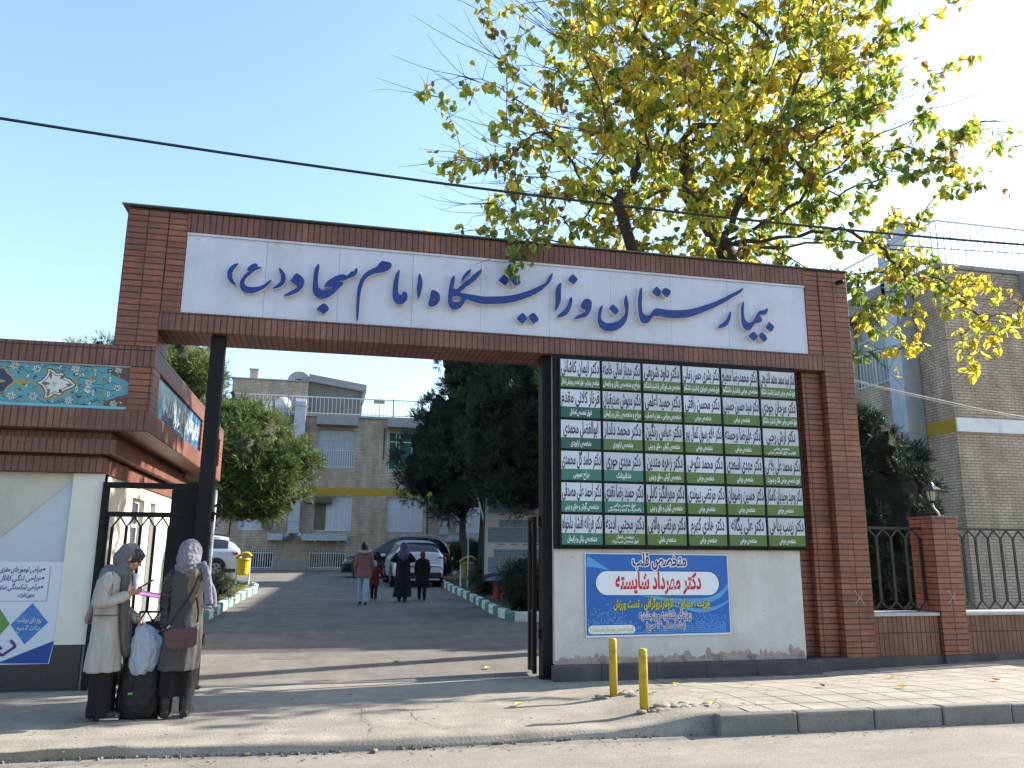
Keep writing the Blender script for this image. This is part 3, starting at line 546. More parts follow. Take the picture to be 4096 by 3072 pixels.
NAMES = [[('دکتر ایمان کاشانی','متخصص بیهوشی ، فوق تخصص بیهوشی اطفال'),('دکتر مهناز آمالی خامنه','جراح و متخصص زنان و زایمان'),('دکتر داود شریفی','متخصص طب اورژانس (دانشیار دانشگاه)'),('دکتر بشری حسن زمانی','فوق تخصص نفرولوژی (دانشیار دانشگاه)'),('دکتر محمدرضا مطیع','متخصص جراحی (دانشیار دانشگاه)'),('دکتر سید محمد معتمد الشریعتی','فوق تخصص جراحی پلاستیک (دانشیار دانشگاه)')],
[('فرناز کلانی مقدم','فوق تخصص اطفال'),('دکتر مهوش صدیقیان','جراح و متخصص زنان و زایمان'),('دکتر حمید اعلمی','متخصص جراحی ، مغز و اعصاب'),('دکتر محسن رافتی','متخصص جراحی'),('دکتر سید حسین حسینی','متخصص جراحی'),('دکتر مرجان جودی','فوق تخصص جراحی - اطفال (دانشیار دانشگاه)')],
[('ابوالفضل محمدی','متخصص ارتوپدی'),('دکتر محمد دلدار','متخصص ارتوپدی'),('دکتر عباس رنگین','متخصص گوش ، حلق و بینی'),('دکتر غلام رسول کمال پور','متخصص جراحی'),('دکتر علیرضا برجسته','متخصص جراحی'),('دکتر آرش رجبی','متخصص جراحی|فلوشیپ فوق تخصص جراحی')],
[('دکتر حامد گل محمدی','جراح عمومی'),('دکتر مهدی حوری','دندانپزشک'),('دکتر زهره متدین','متخصص گوش ، حلق و بینی'),('دکتر محمد نکوهی','متخصص جراحی'),('دکتر مهدی اسعدی','متخصص جراحی'),('دکتر محمد علی بلاغی','فوق تخصص جراحی فک و صورت')],
[('دکتر احمد علی مصدقی','متخصص گوش و حلق و بینی'),('دکتر حمید رضا نقدی','فوق تخصص جراحی|پلاستیک و ترمیم سوختگی'),('دکتر مهرانگیز کابلی','متخصص گوش و حلق و بینی'),('دکتر مرتضی پیوندی','متخصص جراحی'),('دکتر حسین رضویان','متخصص جراحی'),('دکتر وحید وحیدیان کامکار','متخصص جراحی')],
[('دکتر فرزانه افشار دلخواه','متخصص زنان و زایمان'),('دکتر مجتبی آدینه','متخصص اطفال|فوق تخصص طب نوزاد'),('دکتر مرتضی والایی','متخصص داخلی'),('دکتر هادی کهرم','متخصص جراحی'),('دکتر علی یگانه','متخصص جراحی'),('دکتر زینب پناهی','متخصص جراحی')]]
for j in range(6):
    for i in range(6):
        xc = 1.615+PX*(i+.5); zt = 4.221-PZ*j-.017; zb = zt-PZ+.034; zm = zb+(zt-zb)*.385
        g = (pg2 if j in (1,2) else pg3 if j > 2 else pg1) if i == 0 else (pg3 if (i == 1 and j in (3,4)) else pg1)
        mb = MB(); x0, x1 = xc-PX/2+.019, xc+PX/2-.019
        mb.box(x0,x1,-.048,-.031,zb,zm,1); mb.box(x0,x1,-.048,-.031,zm,zt,0)
        p = part('name_plate', mb, [(plw, plw2, plw3)[(i*5+j*3) % 3 if i else 0], g], db)
        mb = MB(); nm, sp_ = NAMES[j][i]; W = x1-x0
        text(mb, nm, xc, (zm+zt)/2+.005, min(W*.97, .034*len(nm)+.02), .235, -.0505, .018, 0)
        ls = sp_.split('|')
        for q, l in enumerate(ls): text(mb, l, xc, (zb+zm)/2+(.028-.056*q if len(ls) > 1 else 0), min(W*.96, .020*len(l)+.03), .105 if len(ls) == 1 else .06, -.0505, .018, 1)
        part('lettering', mb, [ink, wink], p)
# ---------------------------------------------------------------- blue banner
bn = thing('blue_banner', 'blue printed banner with red and yellow lettering on the white wall below the board', 'banner', (3.0,.0,.52))
bl = M('banner blue', (.012,.10,.38), (.018,.13,.44), 1.2, .35); bl2 = M('banner light blue', (.10,.32,.62), (.07,.26,.58), 3, .35); bw_ = M('banner white', (.66,.68,.70), (.70,.72,.75), 2, .4)
bx0, bx1, bz0, bz1 = 1.965, 4.025, .52, 1.585
def BP(x, z, y):   # cloth lies slightly uneven against the wall
    return (x, y, z+.012*((x-bx0)/(bx1-bx0)-.5)*(1 if z < 1 else -1))
def grid(mb, x0, x1, z0, z1, nx, nz, y, mi=0, P=BP):
    vs = [P(x0+(x1-x0)*i/nx, z0+(z1-z0)*j/nz, y) for j in range(nz+1) for i in range(nx+1)]
    mb.add(vs, [(j*(nx+1)+i, j*(nx+1)+i+1, (j+1)*(nx+1)+i+1, (j+1)*(nx+1)+i) for j in range(nz) for i in range(nx)], mi)
mb = MB(); grid(mb, bx0, bx1, bz0, bz1, 48, 26, .012, 1); grid(mb, bx0+.012, bx1-.01, bz0+.022, bz1-.012, 48, 26, .0105, 0)
# swoosh, light wedge, pixels
def ribbon(mb, top, bot, y, mi, n=24, P=BP):
    T, B = smooth_loop(top, 8, False), smooth_loop(bot, 8, False); m = min(len(T), len(B)); vs = [P(*T[i], y) for i in range(m)]+[P(*B[i], y) for i in range(m)]
    mb.add(vs, [(i, m+i, m+i+1, i+1) for i in range(m-1)], mi)
ribbon(mb, [(2.3,1.05),(2.75,1.06),(3.2,1.0),(3.6,1.0),(3.85,1.06),(4.01,1.20)], [(2.3,1.04),(2.75,1.03),(3.2,.94),(3.6,.92),(3.85,.99),(4.01,1.13)], .0095, 2)
ribbon(mb, [(2.9,.97),(3.3,.90),(3.6,.86),(3.85,.90),(4.01,.97)], [(2.9,.965),(3.3,.87),(3.6,.81),(3.85,.86),(4.01,.95)], .009, 2)
ribbon(mb, [(2.0,1.55),(2.15,1.46),(2.3,1.37)], [(1.98,1.40),(2.1,1.40),(2.3,1.36)], .0093, 2)
r = random.Random(8); px = .0245
for i in range(80):
    x = bx0+.03+i*px; t = (x-bx0)/(bx1-bx0); env = .14+.11*sin(t*9+.6)*.6+(.11 if t < .32 else 0)*sin(t*pi/.32)+.04
    for j in range(22):
        z = bz0+.035+j*px
        if x < bx1-.03 and r.random() < clamp(1.25-(z-bz0)/max(env, .05)): mb.add([BP(x+a, z+b, .0088) for a, b in ((.003,.003),(px-.004,.003),(px-.004,px-.004),(.003,px-.004))], [(0,1,2,3)], 2)
part('cloth', mb, [bl, bw_, bl2], bn, smooth=False)
def pill(x0, x1, z0, z1, k=10):
    rr = (z1-z0)/2; zc = (z0+z1)/2
    return [(x1-rr+rr*cos(a), zc+rr*sin(a)) for a in [-pi/2+pi*i/k for i in range(k+1)]]+[(x0+rr+rr*cos(a), zc+rr*sin(a)) for a in [pi/2+pi*i/k for i in range(k+1)]]
def flatpoly(mb, loop, y, mi, P=BP):
    tri = tessellate_polygon([[Vector((a, b, 0)) for a, b in loop]]); mb.add([P(a, b, y) for a, b in loop], [t for t in tri], mi)
mb = MB(); flatpoly(mb, pill(2.105,3.885,1.035,1.36), .0084, 1); flatpoly(mb, pill(2.113,3.877,1.043,1.352), .0078, 0)
flatpoly(mb, pill(1.995,2.655,.555,.675), .0084, 1); flatpoly(mb, pill(2.0,2.65,.56,.67), .0078, 0)
part('white_panel', mb, [bw_, ink], bn)
red = M('banner red', (.52,.012,.02), (.48,.012,.02), 2, .4); yel = M('banner yellow', (.55,.52,.02), (.5,.48,.03), 2, .4); pur = M('banner purple', (.10,.02,.12), (.08,.02,.10), 2, .4)
def otext(mb, s, cx, cz, w, h, y, mi, mo, o=.0075, bold=.034, P=BP):
    for k2 in range(8): text(mb, s, cx+o*cos(k2*pi/4), cz+o*sin(k2*pi/4), w, h, y+.0004+.00003*k2, bold, mo, P)
    text(mb, s, cx, cz, w, h, y-.0004, bold, mi, P)
mb = MB()
otext(mb, 'متخصص قلب', 3.02, 1.49, .78, .22, .0068, 2, 3, .013)
text(mb, 'دکتر مهرداد شایسته', 3.0, 1.21, 1.23, .29, .0062, .034, 0, BP)
otext(mb, 'ویزیت ، مشاوره ، اکوکاردیوگرافی ، تست ورزش', 3.04, .935, 1.38, .155, .0062, 1, 4, .004)
otext(mb, 'روزهای یکشنبه و پنجشنبه', 3.08, .785, .75, .145, .0062, 2, 3, .007)
otext(mb, '(ساعت ۸ الی ۹:۳۰ صبح)', 3.08, .655, .56, .12, .0062, 2, 3, .006)
text(mb, 'کلینیک تخصصی بیمارستان امام سجاد (ع)', 2.325, .618, .60, .09, .0062, .018, 1, BP)
part('lettering', mb, [red, yel, pur, bw_, ink], bn)
# ---------------------------------------------------------------- bollards
ybol = M('yellow bollard paint', (.50,.36,.01), (.42,.29,.015), 5, .4, .001, stain=(.10,.08,.04), sscale=7)
ybol2 = M('scuffed yellow bollard paint', (.45,.33,.015), (.38,.26,.02), 5, .45, .0015, stain=(.05,.045,.035), sscale=5)
for (x, y, h, r0, mat, lab) in ((1.69,-1.78,.60,.043,ybol2,'scuffed yellow steel bollard nearer the white wall'),(1.665,-2.70,.585,.043,ybol,'clean bright yellow bollard nearer the street kerb')):
    z0 = ground_h(x, y); mb = MB(); mb.tube([(x,y,z0-.1),(x,y,z0+h-.03),(x,y,z0+h-.012),(x,y,z0+h)], [r0,r0,r0*.93,r0*.72], 24)
    o = part('bollard', mb, mat); o.data.transform(Matrix.Translation((-x,-y,-z0))); o.location = (x,y,z0)
    o.data.polygons.foreach_set('use_smooth', [len(p.vertices) == 4 for p in o.data.polygons])
    tag(o, lab, 'bollard', 'yellow bollards on the pavement')
# ---------------------------------------------------------------- gate posts and leaves
for (x0, x1, y0, y1, lab) in ((-2.945,-2.775,.12,.30,'thick black steel gate post behind the two standing women'),(1.42,1.60,.12,.34,'thick black steel gate post at the left edge of the board')):
    xc, yc = (x0+x1)/2, (y0+y1)/2; p = thing('gate_post', lab, 'post', (xc,yc,0), 'black gate posts')
    mb = MB(); mb.box(x0,x1,y0,y1,-.02,4.278); part('shaft', mb, black, p, bevel=.008)
    mb = MB(); mb.box(x0-.03,x1+.03,y0-.03,y1+.03,-.02,.012); part('base_plate', mb, black, p)
    for z in (.55, 2.0):
        mb = MB(); mb.tube([(x1+.02 if x0 < 0 else x0-.02, yc, z-.06),(x1+.02 if x0 < 0 else x0-.02, yc, z+.06)], .018, 10); part('hinge', mb, black, p)
        if x0 < 0 and z == .55:
            mb = MB(); mb.tube([(-2.755,.30,.95),(-2.755,.30,2.33)], .017, 10); part('pipe', mb, whitem, p); mb = MB(); mb.tube(smooth_loop([(-2.75,.24,2.12),(-2.70,.22,2.16),(-2.665,.2,2.10),(-2.69,.2,2.02),(-2.74,.22,2.04)],4,False), .014, 6); part('hook', mb, black, p)
gl = thing('gate_leaf', 'narrow folded black gate leaf beside the right gate post', 'gate', (1.4,.6,0))
mb = MB(); mb.box(1.36,1.41,.40,.46,.03,2.07); mb.box(1.40,1.46,.78,.86,.03,2.07); part('stile', mb, black, gl)
mb = MB(); mb.bar((1.385,.43,2.05),(1.43,.82,2.05),.05); mb.bar((1.385,.43,1.72),(1.44,.82,2.02),.03); mb.bar((1.385,.43,.8),(1.43,.82,.8),.04); part('rail', mb, black, gl)
mb = MB(); mb.add([(1.375,.43,.04),(1.395,.43,.04),(1.44,.82,.04),(1.42,.82,.04),(1.375,.43,.8),(1.395,.43,.8),(1.44,.82,.8),(1.42,.82,.8)],[(0,3,2,1),(4,5,6,7),(0,1,5,4),(1,2,6,5),(2,3,7,6),(3,0,4,7)]); part('sheet_panel', mb, black, gl)
# fence railing with pointed links
def chevrons(mb, x0, x1, y, z0, z1, pitch, w=.016, peak=.11, both=True, xoff=0):
    """vertical double bars joined in points at the top and bottom"""
    n = int(round((x1-x0)/pitch)); pitch = (x1-x0)/n
    for i in range(n+1):
        x = x0+i*pitch
        if 0 < i < n or True: mb.bar((x,y,z0+peak),(x,y,z1-peak),w*2.0,w)
        if i < n:
            xm = x+pitch/2
            mb.bar((x,y,z1-peak),(xm,y,z1),w,w); mb.bar((xm,y,z1),(x+pitch,y,z1-peak),w,w)
            if both: mb.bar((x,y,z0+peak),(xm,y,z0),w,w); mb.bar((xm,y,z0),(x+pitch,y,z0+peak),w,w)
pg = thing('side_gate', 'black lattice pedestrian gate between the gatehouse and the left post', 'gate', (-3.5,.3,0))
mb = MB(); mb.box(-4.055,-3.985,.26,.34,0,2.40); mb.box(-3.985,-2.95,.27,.33,2.33,2.40); mb.box(-3.985,-2.95,.28,.325,1.985,2.045); part('frame', mb, black, pg)
mb = MB(); chevrons(mb, -3.91, -3.27, .30, .76, 1.985, .16, .017, .12); mb.box(-3.985,-3.2,.285,.32,.70,.76); mb.box(-3.985,-3.2,.285,.32,.05,.10); mb.box(-3.985,-3.955,.285,.32,.05,1.985); part('lattice', mb, black, pg)
mb = MB(); mb.box(-3.95,-3.2,.295,.31,.10,.70); part('sheet_panel', mb, black, pg)
mb = MB(); mb.box(-3.27,-2.95,.29,.40,.03,2.325); part('side_panel', mb, black, pg)
mb = MB(); mb.tube([(-3.99,.25,1.38),(-3.93,.2,1.38),(-3.93,.2,1.30)], .01, 8); part('handle', mb, black, pg)
# ---------------------------------------------------------------- walls with real openings
def wall(mb, axis, c0, c1, u0, u1, z0, z1, ops, mi=0, reveal=.14):
    """a wall slab: axis 'x' runs along x at y=c0 (outer) .. c1 ; axis 'y' runs along y at x=c0 .. c1; openings get reveals"""
    us = sorted({u0, u1} | {o[0] for o in ops} | {o[1] for o in ops}); zs = sorted({z0, z1} | {o[2] for o in ops} | {o[3] for o in ops})
    us = [u for u in us if u0 <= u <= u1]; zs = [z for z in zs if z0 <= z <= z1]
    Pt = (lambda u, c, z: (u, c, z)) if axis == 'x' else (lambda u, c, z: (c, u, z))
    for i in range(len(us)-1):
        j = 0
        while j < len(zs)-1:
            uc = (us[i]+us[i+1])/2
            isop = lambda jj: any(o[0] < uc < o[1] and o[2] < (zs[jj]+zs[jj+1])/2 < o[3] for o in ops)
            if isop(j): j += 1; continue
            k = j
            while k+1 < len(zs)-1 and not isop(k+1): k += 1
            for c in (c0, c1):
                mb.add([Pt(us[i],c,zs[j]),Pt(us[i+1],c,zs[j]),Pt(us[i+1],c,zs[k+1]),Pt(us[i],c,zs[k+1])], [(0,1,2,3)], mi)
            j = k+1
    for a, b, c, d in ops:
        for q in (((a,c),(a,d)),((b,c),(b,d)),((a,c),(b,c)),((a,d),(b,d))):
            (ua,za),(ub,zb) = q; mb.add([Pt(ua,c0,za),Pt(ub,c0,zb),Pt(ub,c1,zb),Pt(ua,c1,za)], [(0,1,2,3)], mi)
    for (ua,za),(ub,zb) in (((u0,z0),(u0,z1)),((u1,z0),(u1,z1)),((u0,z1),(u1,z1))):
        mb.add([Pt(ua,c0,za),Pt(ub,c0,zb),Pt(ub,c1,zb),Pt(ua,c1,za)], [(0,1,2,3)], mi)
frame_g = M('window frame grey', (.42,.44,.47), (.36,.38,.41), 4, .5)
frame_w = M('window frame white', (.62,.64,.66), (.55,.57,.6), 4, .5)
wbar = M('white window bars', (.66,.68,.70), (.56,.58,.60), 5, .5)
brown_bl = M('brown blind', (.17,.13,.08), (.13,.10,.06), 3, .8)
green_c = M('green curtain', (.012,.07,.05), (.018,.095,.07), 3, .7, stretch=(12,12,.4))
frost = M('frosted pane', (.52,.53,.56), (.44,.46,.50), 2, .3)
def window(parent, axis, c, u0, u1, z0, z1, pane, frm, vs=(), hs=(), grille=None, blind=None, t=.045, sgn=1):
    """c = plane of the outer frame face; sgn = +1 when the room lies at larger c"""
    def bx(mb, a, b, d0, d1, e, f): 
        lo, hi = sorted((c+sgn*d0, c+sgn*d1))
        mb.box(a,b,lo,hi,e,f) if axis == 'x' else mb.box(lo,hi,a,b,e,f)
    mb = MB(); bx(mb,u0,u1,0,.05,z0,z0+t); bx(mb,u0,u1,0,.05,z1-t,z1); bx(mb,u0,u0+t,.001,.049,z0+t,z1-t); bx(mb,u1-t,u1,.001,.049,z0+t,z1-t)
    for h in hs: bx(mb,u0+t,u1-t,.004,.044,h-t*.5,h+t*.5)
    for v in vs:
        v, a, b = v if isinstance(v, tuple) else (v, z0, z1); bx(mb,v-t*.5,v+t*.5,.007,.041,max(a,z0+t),min(b,z1-t))
    w = part('window', mb, frm, parent)
    mb = MB(); bx(mb,u0+.01,u1-.01,.02,.03,z0+.01,z1-.01); part('pane', mb, pane, w)
    if blind:
        a, b, e, f, m = blind; mb = MB(); bx(mb,a,b,-.02,.018,e,f); part('blind', mb, m, w)
    if grille:
        a, b, n = grille; mb = MB(); lo = -.09
        for z in (a, b): bx(mb,u0-.02,u1+.02,lo-.012,lo+.012,z-.014,z+.014)
        for i in range(n+1):
            u = u0+(u1-u0)*i/n; bx(mb,u-.013,u+.013,lo-.009,lo+.009,a-.05,b+.0)
        part('window_bars', mb, wbar, w)
    return w
# ---------------------------------------------------------------- gatehouse
gh = thing('gatehouse', 'low gatehouse with brick eaves, turquoise tile frieze and white plaster walls', 'gatehouse', (-8,3,0))
side_ops = [(1.98,2.78,1.0,2.33),(3.23,3.62,.05,2.33),]
mb = MB(); wall(mb,'x',.35,.55,-12.5,-4.08,.0,2.5,[]); wall(mb,'y',-4.08,-4.28,.352,5.28,.0,2.5,side_ops); mb.box(-12.5,-4.3,5.1,5.28,0,2.5)
part('wall', mb, cream, gh)
mb = MB(); x = -12.5
for w in (2.1,2.05,2.1,2.15): 
    mb.box(x+.003, min(x+w,-4.0)-.003, .315,.349,-.02,.505); x += w
mb.box(-4.079,-4.02,.315,1.95,-.02,.505)
part('plinth', MB().box(-4.079,-4.02,3.65,5.28,-.02,.505), black2, gh)
part('plinth', mb, M('black granite', (.018,.018,.02), (.03,.03,.032), 25, .3, .0004, spec=.6), gh, bevel=.006)
mb = MB(); mb.box(-4.4,-4.06,.30,.3499,.507,2.498); part('corner_strip', mb, M('lighter cream plaster', (.66,.63,.55), (.6,.57,.5), 3, .85), gh)
mb = MB(); mb.box(-12.6,-4.05,.24,5.5,2.502,2.69); mb.box(-12.7,-3.93,.12,5.8,2.72,2.90); mb.box(-12.6,-4.12,.30,5.4,2.69,2.72); mb.box(-12.6,-4.0,.2,5.6,2.90,2.99)
part('eaves', mb, brick_s, gh, bevel=.004)
Y1 = 7.05
mb = MB(); mb.box(-12.8,-3.56,0,Y1,2.992,3.255); mb.box(-12.8,-3.56,0,Y1,3.797,4.05); mb.box(-12.7,-3.62,.06,Y1-.06,3.255,3.797)
part('frieze', mb, brick_s, gh, bevel=.005)
mb = MB(); mb.box(-3.828,-3.561,.001,.06,3.257,3.795); mb.box(-3.62,-3.561,.06,.40,3.257,3.795);
part('frieze_pier', mb, brick_h, gh)
for a_, b_ in ((4.15,4.55),(6.6,Y1-.001)): mb = MB(); mb.box(-3.62,-3.561,a_,b_,3.257,3.795); part('frieze_pier', mb, brick_h, gh)
window(gh,'y',-4.15,1.98,2.78,1.0,2.33,glassd,frame_w,[2.38],[1.95],t=.05,sgn=-1)
mb = MB(); mb.box(-4.20,-4.15,3.23,3.62,.03,2.33); d = part('door', mb, frame_w, gh); mb = MB(); mb.tube([(-4.14,3.28,1.1),(-4.10,3.28,1.1),(-4.10,3.36,1.1)], .012, 8); part('handle', mb, steel, d)
mb = MB(); mb.box(-12.6,-3.6,.1,Y1-.1,3.98,4.0); part('roof', mb, greywall, gh)
# tile frieze with arabesque
tq = M('turquoise tile', (.045,.215,.265), (.055,.25,.30), 3.5, .22, .0008, 30, stain=(.06,.16,.21), sscale=5, spec=.6)
t_w = M('tile white', (.55,.56,.52), (.5,.5,.47), 6, .25); t_g = M('tile ochre', (.36,.26,.04), (.30,.22,.04), 6, .25); t_n = M('tile navy', (.02,.018,.085), (.03,.025,.10), 6, .25)
t_p = M('tile mauve', (.19,.085,.12), (.15,.07,.09), 6, .25); t_k = M('tile black line', (.015,.02,.03), (.02,.03,.04), 6, .3); t_b = M('tile brown', (.11,.055,.04), (.09,.045,.035), 6, .3); t_t = M('tile light blue', (.10,.38,.50), (.12,.42,.52), 6, .25)
TM = [tq, t_w, t_g, t_n, t_p, t_k, t_b, t_t]
PAL= [(-4.843, 3.538), (-4.808, 3.559), (-4.771, 3.6), (-4.746, 3.648), (-4.74, 3.687), (-4.746, 3.71), (-4.722, 3.711), (-4.678, 3.69), (-4.64, 3.657), (-4.6, 3.671), (-4.563, 3.65), (-4.544, 3.612), (-4.501, 3.599), (-4.463, 3.566), (-4.431, 3.534), (-4.463, 3.5), (-4.509, 3.478), (-4.548, 3.456), (-4.561, 3.417), (-4.597, 3.404), (-4.647, 3.413), (-4.677, 3.38), (-4.717, 3.363), (-4.751, 3.365), (-4.739, 3.408), (-4.747, 3.446), (-4.773, 3.491), (-4.803, 3.52)]
GOLD= [(-5.086, 3.544), (-5.015, 3.575), (-4.971, 3.55), (-4.861, 3.548), (-4.81, 3.574), (-4.768, 3.631), (-4.761, 3.717), (-4.718, 3.739), (-4.658, 3.699), (-4.601, 3.687), (-4.543, 3.659), (-4.524, 3.613), (-4.466, 3.593), (-4.397, 3.534), (-4.453, 3.477), (-4.519, 3.442), (-4.547, 3.387), (-4.608, 3.376), (-4.674, 3.35), (-4.747, 3.331), (-4.778, 3.364), (-4.764, 3.415), (-4.798, 3.474), (-4.859, 3.525), (-4.968, 3.527), (-4.996, 3.48), (-5.063, 3.522)]
MED= [(-5.524, 3.665), (-5.259, 3.688), (-5.218, 3.687), (-5.182, 3.639), (-5.148, 3.61), (-5.103, 3.547), (-5.135, 3.503), (-5.164, 3.471), (-5.186, 3.424), (-5.224, 3.407), (-5.487, 3.378)]
MEDG= [(-5.541, 3.691), (-5.262, 3.715), (-5.192, 3.696), (-5.166, 3.647), (-5.121, 3.611), (-5.079, 3.544), (-5.113, 3.489), (-5.149, 3.456), (-5.17, 3.409), (-5.221, 3.384), (-5.497, 3.355)]
C1= [(-4.088, 3.747), (-3.832, 3.77), (-3.815, 3.588), (-3.86, 3.61), (-3.935, 3.645), (-4.009, 3.673), (-4.062, 3.701)]
C2= [(-4.113, 3.307), (-4.049, 3.364), (-3.947, 3.409), (-3.829, 3.438), (-3.822, 3.297), (-4.042, 3.295)]
FLW= [(-4.866, 3.707), (-5.109, 3.736), (-4.446, 3.735), (-4.868, 3.371), (-5.105, 3.367), (-4.48, 3.34), (-3.951, 3.518), (-4.281, 3.571), (-4.284, 3.493), (-3.965, 3.739), (-3.981, 3.321)]
DOT= [(-5.051, 3.654), (-4.956, 3.597), (-4.961, 3.497), (-5.026, 3.447), (-4.364, 3.685), (-4.381, 3.387), (-4.272, 3.615), (-4.276, 3.455), (-4.869, 3.617), (-4.867, 3.479), (-4.445, 3.657), (-4.446, 3.415), (-4.227, 3.724), (-4.236, 3.34)]
LEAFS= [(-4.117, 3.62), (-4.046, 3.615), (-4.128, 3.446), (-4.049, 3.435), (-4.397, 3.604), (-4.405, 3.479), (-4.216, 3.622), (-4.219, 3.442)]
tp = MB(); Yt = .028
tp.box(-12.7,-3.83,Yt,.06,3.258,3.795,0)
lay = [0]
def shp(mb, loop, mi, sm=3, P=None):
    lay[0] += 1; y = Yt-.0006-.00002*lay[0]; L_ = smooth_loop(loop, sm) if sm else loop
    flatpoly(mb, L_, y, mi, P or (lambda a, b, yy: (a, yy, b)))
def grow(loop, d):
    n = len(loop); out = []
    ar = sum(loop[i][0]*loop[(i+1) % n][1]-loop[(i+1) % n][0]*loop[i][1] for i in range(n)); s_ = 1 if ar > 0 else -1
    for i in range(n):
        a, b = Vector(loop[i-1]), Vector(loop[(i+1) % n]); t = (b-a).normalized(); out.append((loop[i][0]+t.y*d*s_, loop[i][1]-t.x*d*s_))
    return out
def petal(cx, cz, a, l, w): return [(cx, cz), (cx+l*.5*cos(a)-w*sin(a), cz+l*.5*sin(a)+w*cos(a)), (cx+l*cos(a), cz+l*sin(a)), (cx+l*.5*cos(a)+w*sin(a), cz+l*.5*sin(a)-w*cos(a))]
def flower(mb, cx, cz, s=.05, n=6, c=1, k=5, P=None):
    for i in range(n): shp(mb, petal(cx,cz,2*pi*i/n+.3,s,s*.30), c, 3, P)
    for i in range(n): shp(mb, petal(cx+s*.25*cos(2*pi*i/n+.3),cz+s*.25*sin(2*pi*i/n+.3),2*pi*i/n+.3,s*.5,s*.12), k, 2, P)
    shp(mb, [(cx+s*.2*cos(a), cz+s*.2*sin(a)) for a in [2*pi*i/8 for i in range(8)]], 5, 0, P)
def vine(mb, pts, w, mi, P=None):
    L_ = smooth_loop(pts, 8, False); lay[0] += 1; y = Yt-.0004-.00002*lay[0]; vs = []
    P = P or (lambda a, b, yy: (a, yy, b))
    for i, p in enumerate(L_):
        a, b = Vector(L_[max(i-1,0)]), Vector(L_[min(i+1,len(L_)-1)]); t = (b-a).normalized(); vs += [P(p[0]-t.y*w, p[1]+t.x*w, y), P(p[0]+t.y*w, p[1]-t.x*w, y)]
    mb.add(vs, [(2*i, 2*i+1, 2*i+3, 2*i+2) for i in range(len(L_)-1)], mi)
orn = MB()
for dx in (0, -3.36, -6.72):
    o_ = lambda l: [(a+dx, b) for a, b in l]
    mir = lambda l: [(-2*5.51+.0-a-dx*-1 if False else (-11.02-a+dx), b) for a, b in l]   # mirrored half on the other side of the medallion
    for f_ in (o_, mir):
        zc = 3.53
        for sg_ in (1, -1):
            vine(orn, f_([(-5.2,zc+sg_*.17),(-5.05,zc+sg_*.20),(-4.95,zc+sg_*.13),(-4.86,zc+sg_*.17),(-4.7,zc+sg_*.235),(-4.5,zc+sg_*.2),(-4.3,zc+sg_*.235),(-4.15,zc+sg_*.17),(-4.0,zc+sg_*.18),(-3.86,zc+sg_*.1)]), .004, 5)
            vine(orn, f_([(-4.4,zc),(-4.28,zc+sg_*.03),(-4.16,zc+sg_*.02),(-4.02,zc+sg_*.05),(-3.93,zc+sg_*.02)]), .0035, 5)
            vine(orn, f_([(-4.45,zc+sg_*.2),(-4.42,zc+sg_*.12),(-4.3,zc+sg_*.09),(-4.22,zc+sg_*.13)]), .003, 3)
        shp(orn, f_(GOLD), 2); shp(orn, f_(MEDG), 2); shp(orn, f_(MED), 3)
        shp(orn, f_(grow(PAL, .013)), 5); shp(orn, f_(PAL), 1); shp(orn, f_(grow(PAL, -.020)), 4); shp(orn, f_(grow(PAL, -.030)), 1)
        for sg_ in (1, -1):
            shp(orn, f_(petal(-4.70, 3.535+sg_*.055, sg_*1.75, .11, .016)), 4); shp(orn, f_(petal(-4.60, 3.535+sg_*.06, sg_*.9, .07, .02)), 4); shp(orn, f_(petal(-4.60, 3.535+sg_*.06, sg_*.9, .05, .01)), 5)
            shp(orn, f_(petal(-5.33, 3.54+sg_*.05, sg_*.5, .08, .02)), 2)
        shp(orn, f_(petal(-4.80, 3.535, 0, .10, .02)), 4); shp(orn, f_(petal(-4.53, 3.53, 0, .075, .018)), 4)
        flower(orn, f_([(-4.66,3.535)])[0][0], 3.535, .045, 4, 1, 4)
        shp(orn, f_(petal(-5.28,3.54,0,.10,.018)), 2)
        shp(orn, f_(C1), 6); shp(orn, f_(C2), 6)
        for x, z in FLW: flower(orn, f_([(x, z)])[0][0], z, .05 if x > -4.9 and x < -4.3 or x < -4.8 else .045)
        for i, (x, z) in enumerate(DOT):
            X = f_([(x, z)])[0][0]; shp(orn, [(X+.018*cos(a)*(1+.3*(i % 2)), z+.016*sin(a)) for a in [2*pi*q/6 for q in range(6)]], (3,2,1,6,4)[i % 5], 2); shp(orn, petal(X, z, i*1.3, .045, .011), (2,1,3)[i % 3], 3)
        for i, (x, z) in enumerate(LEAFS):
            X = f_([(x, z)])[0][0]; shp(orn, petal(X, z-.035, pi/2, .075, .015), (2,1)[i % 2], 3); shp(orn, petal(X, z-.018, pi/2, .04, .006), 5, 2)
rr_ = random.Random(77)
for i in range(330):
    X_ = -3.86-i*.0125-rr_.uniform(0,.02); Z_ = rr_.choice((rr_.uniform(3.30,3.40), rr_.uniform(3.66,3.75), rr_.uniform(3.31,3.75)))
    if -4.9 < X_ < -4.38 and 3.36 < Z_ < 3.70: continue
    if X_ < -5.05 and 3.38 < Z_ < 3.68: continue
    c_ = rr_.choice((2,2,1,3,5,7,4)); shp(orn, petal(X_, Z_, rr_.uniform(0,6.28), rr_.uniform(.022,.045), rr_.uniform(.004,.009)), c_, 2)
t1 = part('tile_panel', tp, TM, gh)
part('tile_ornament', orn, TM, t1)
mb = MB(); mb.box(-12.7,-3.83,.016,.06,3.256,3.287); part('tile_border', mb, t_t, t1)
mb = MB(); mb.box(-12.7,-3.83,.010,.06,3.775,3.7955); part('tile_border', mb, greywall, t1)
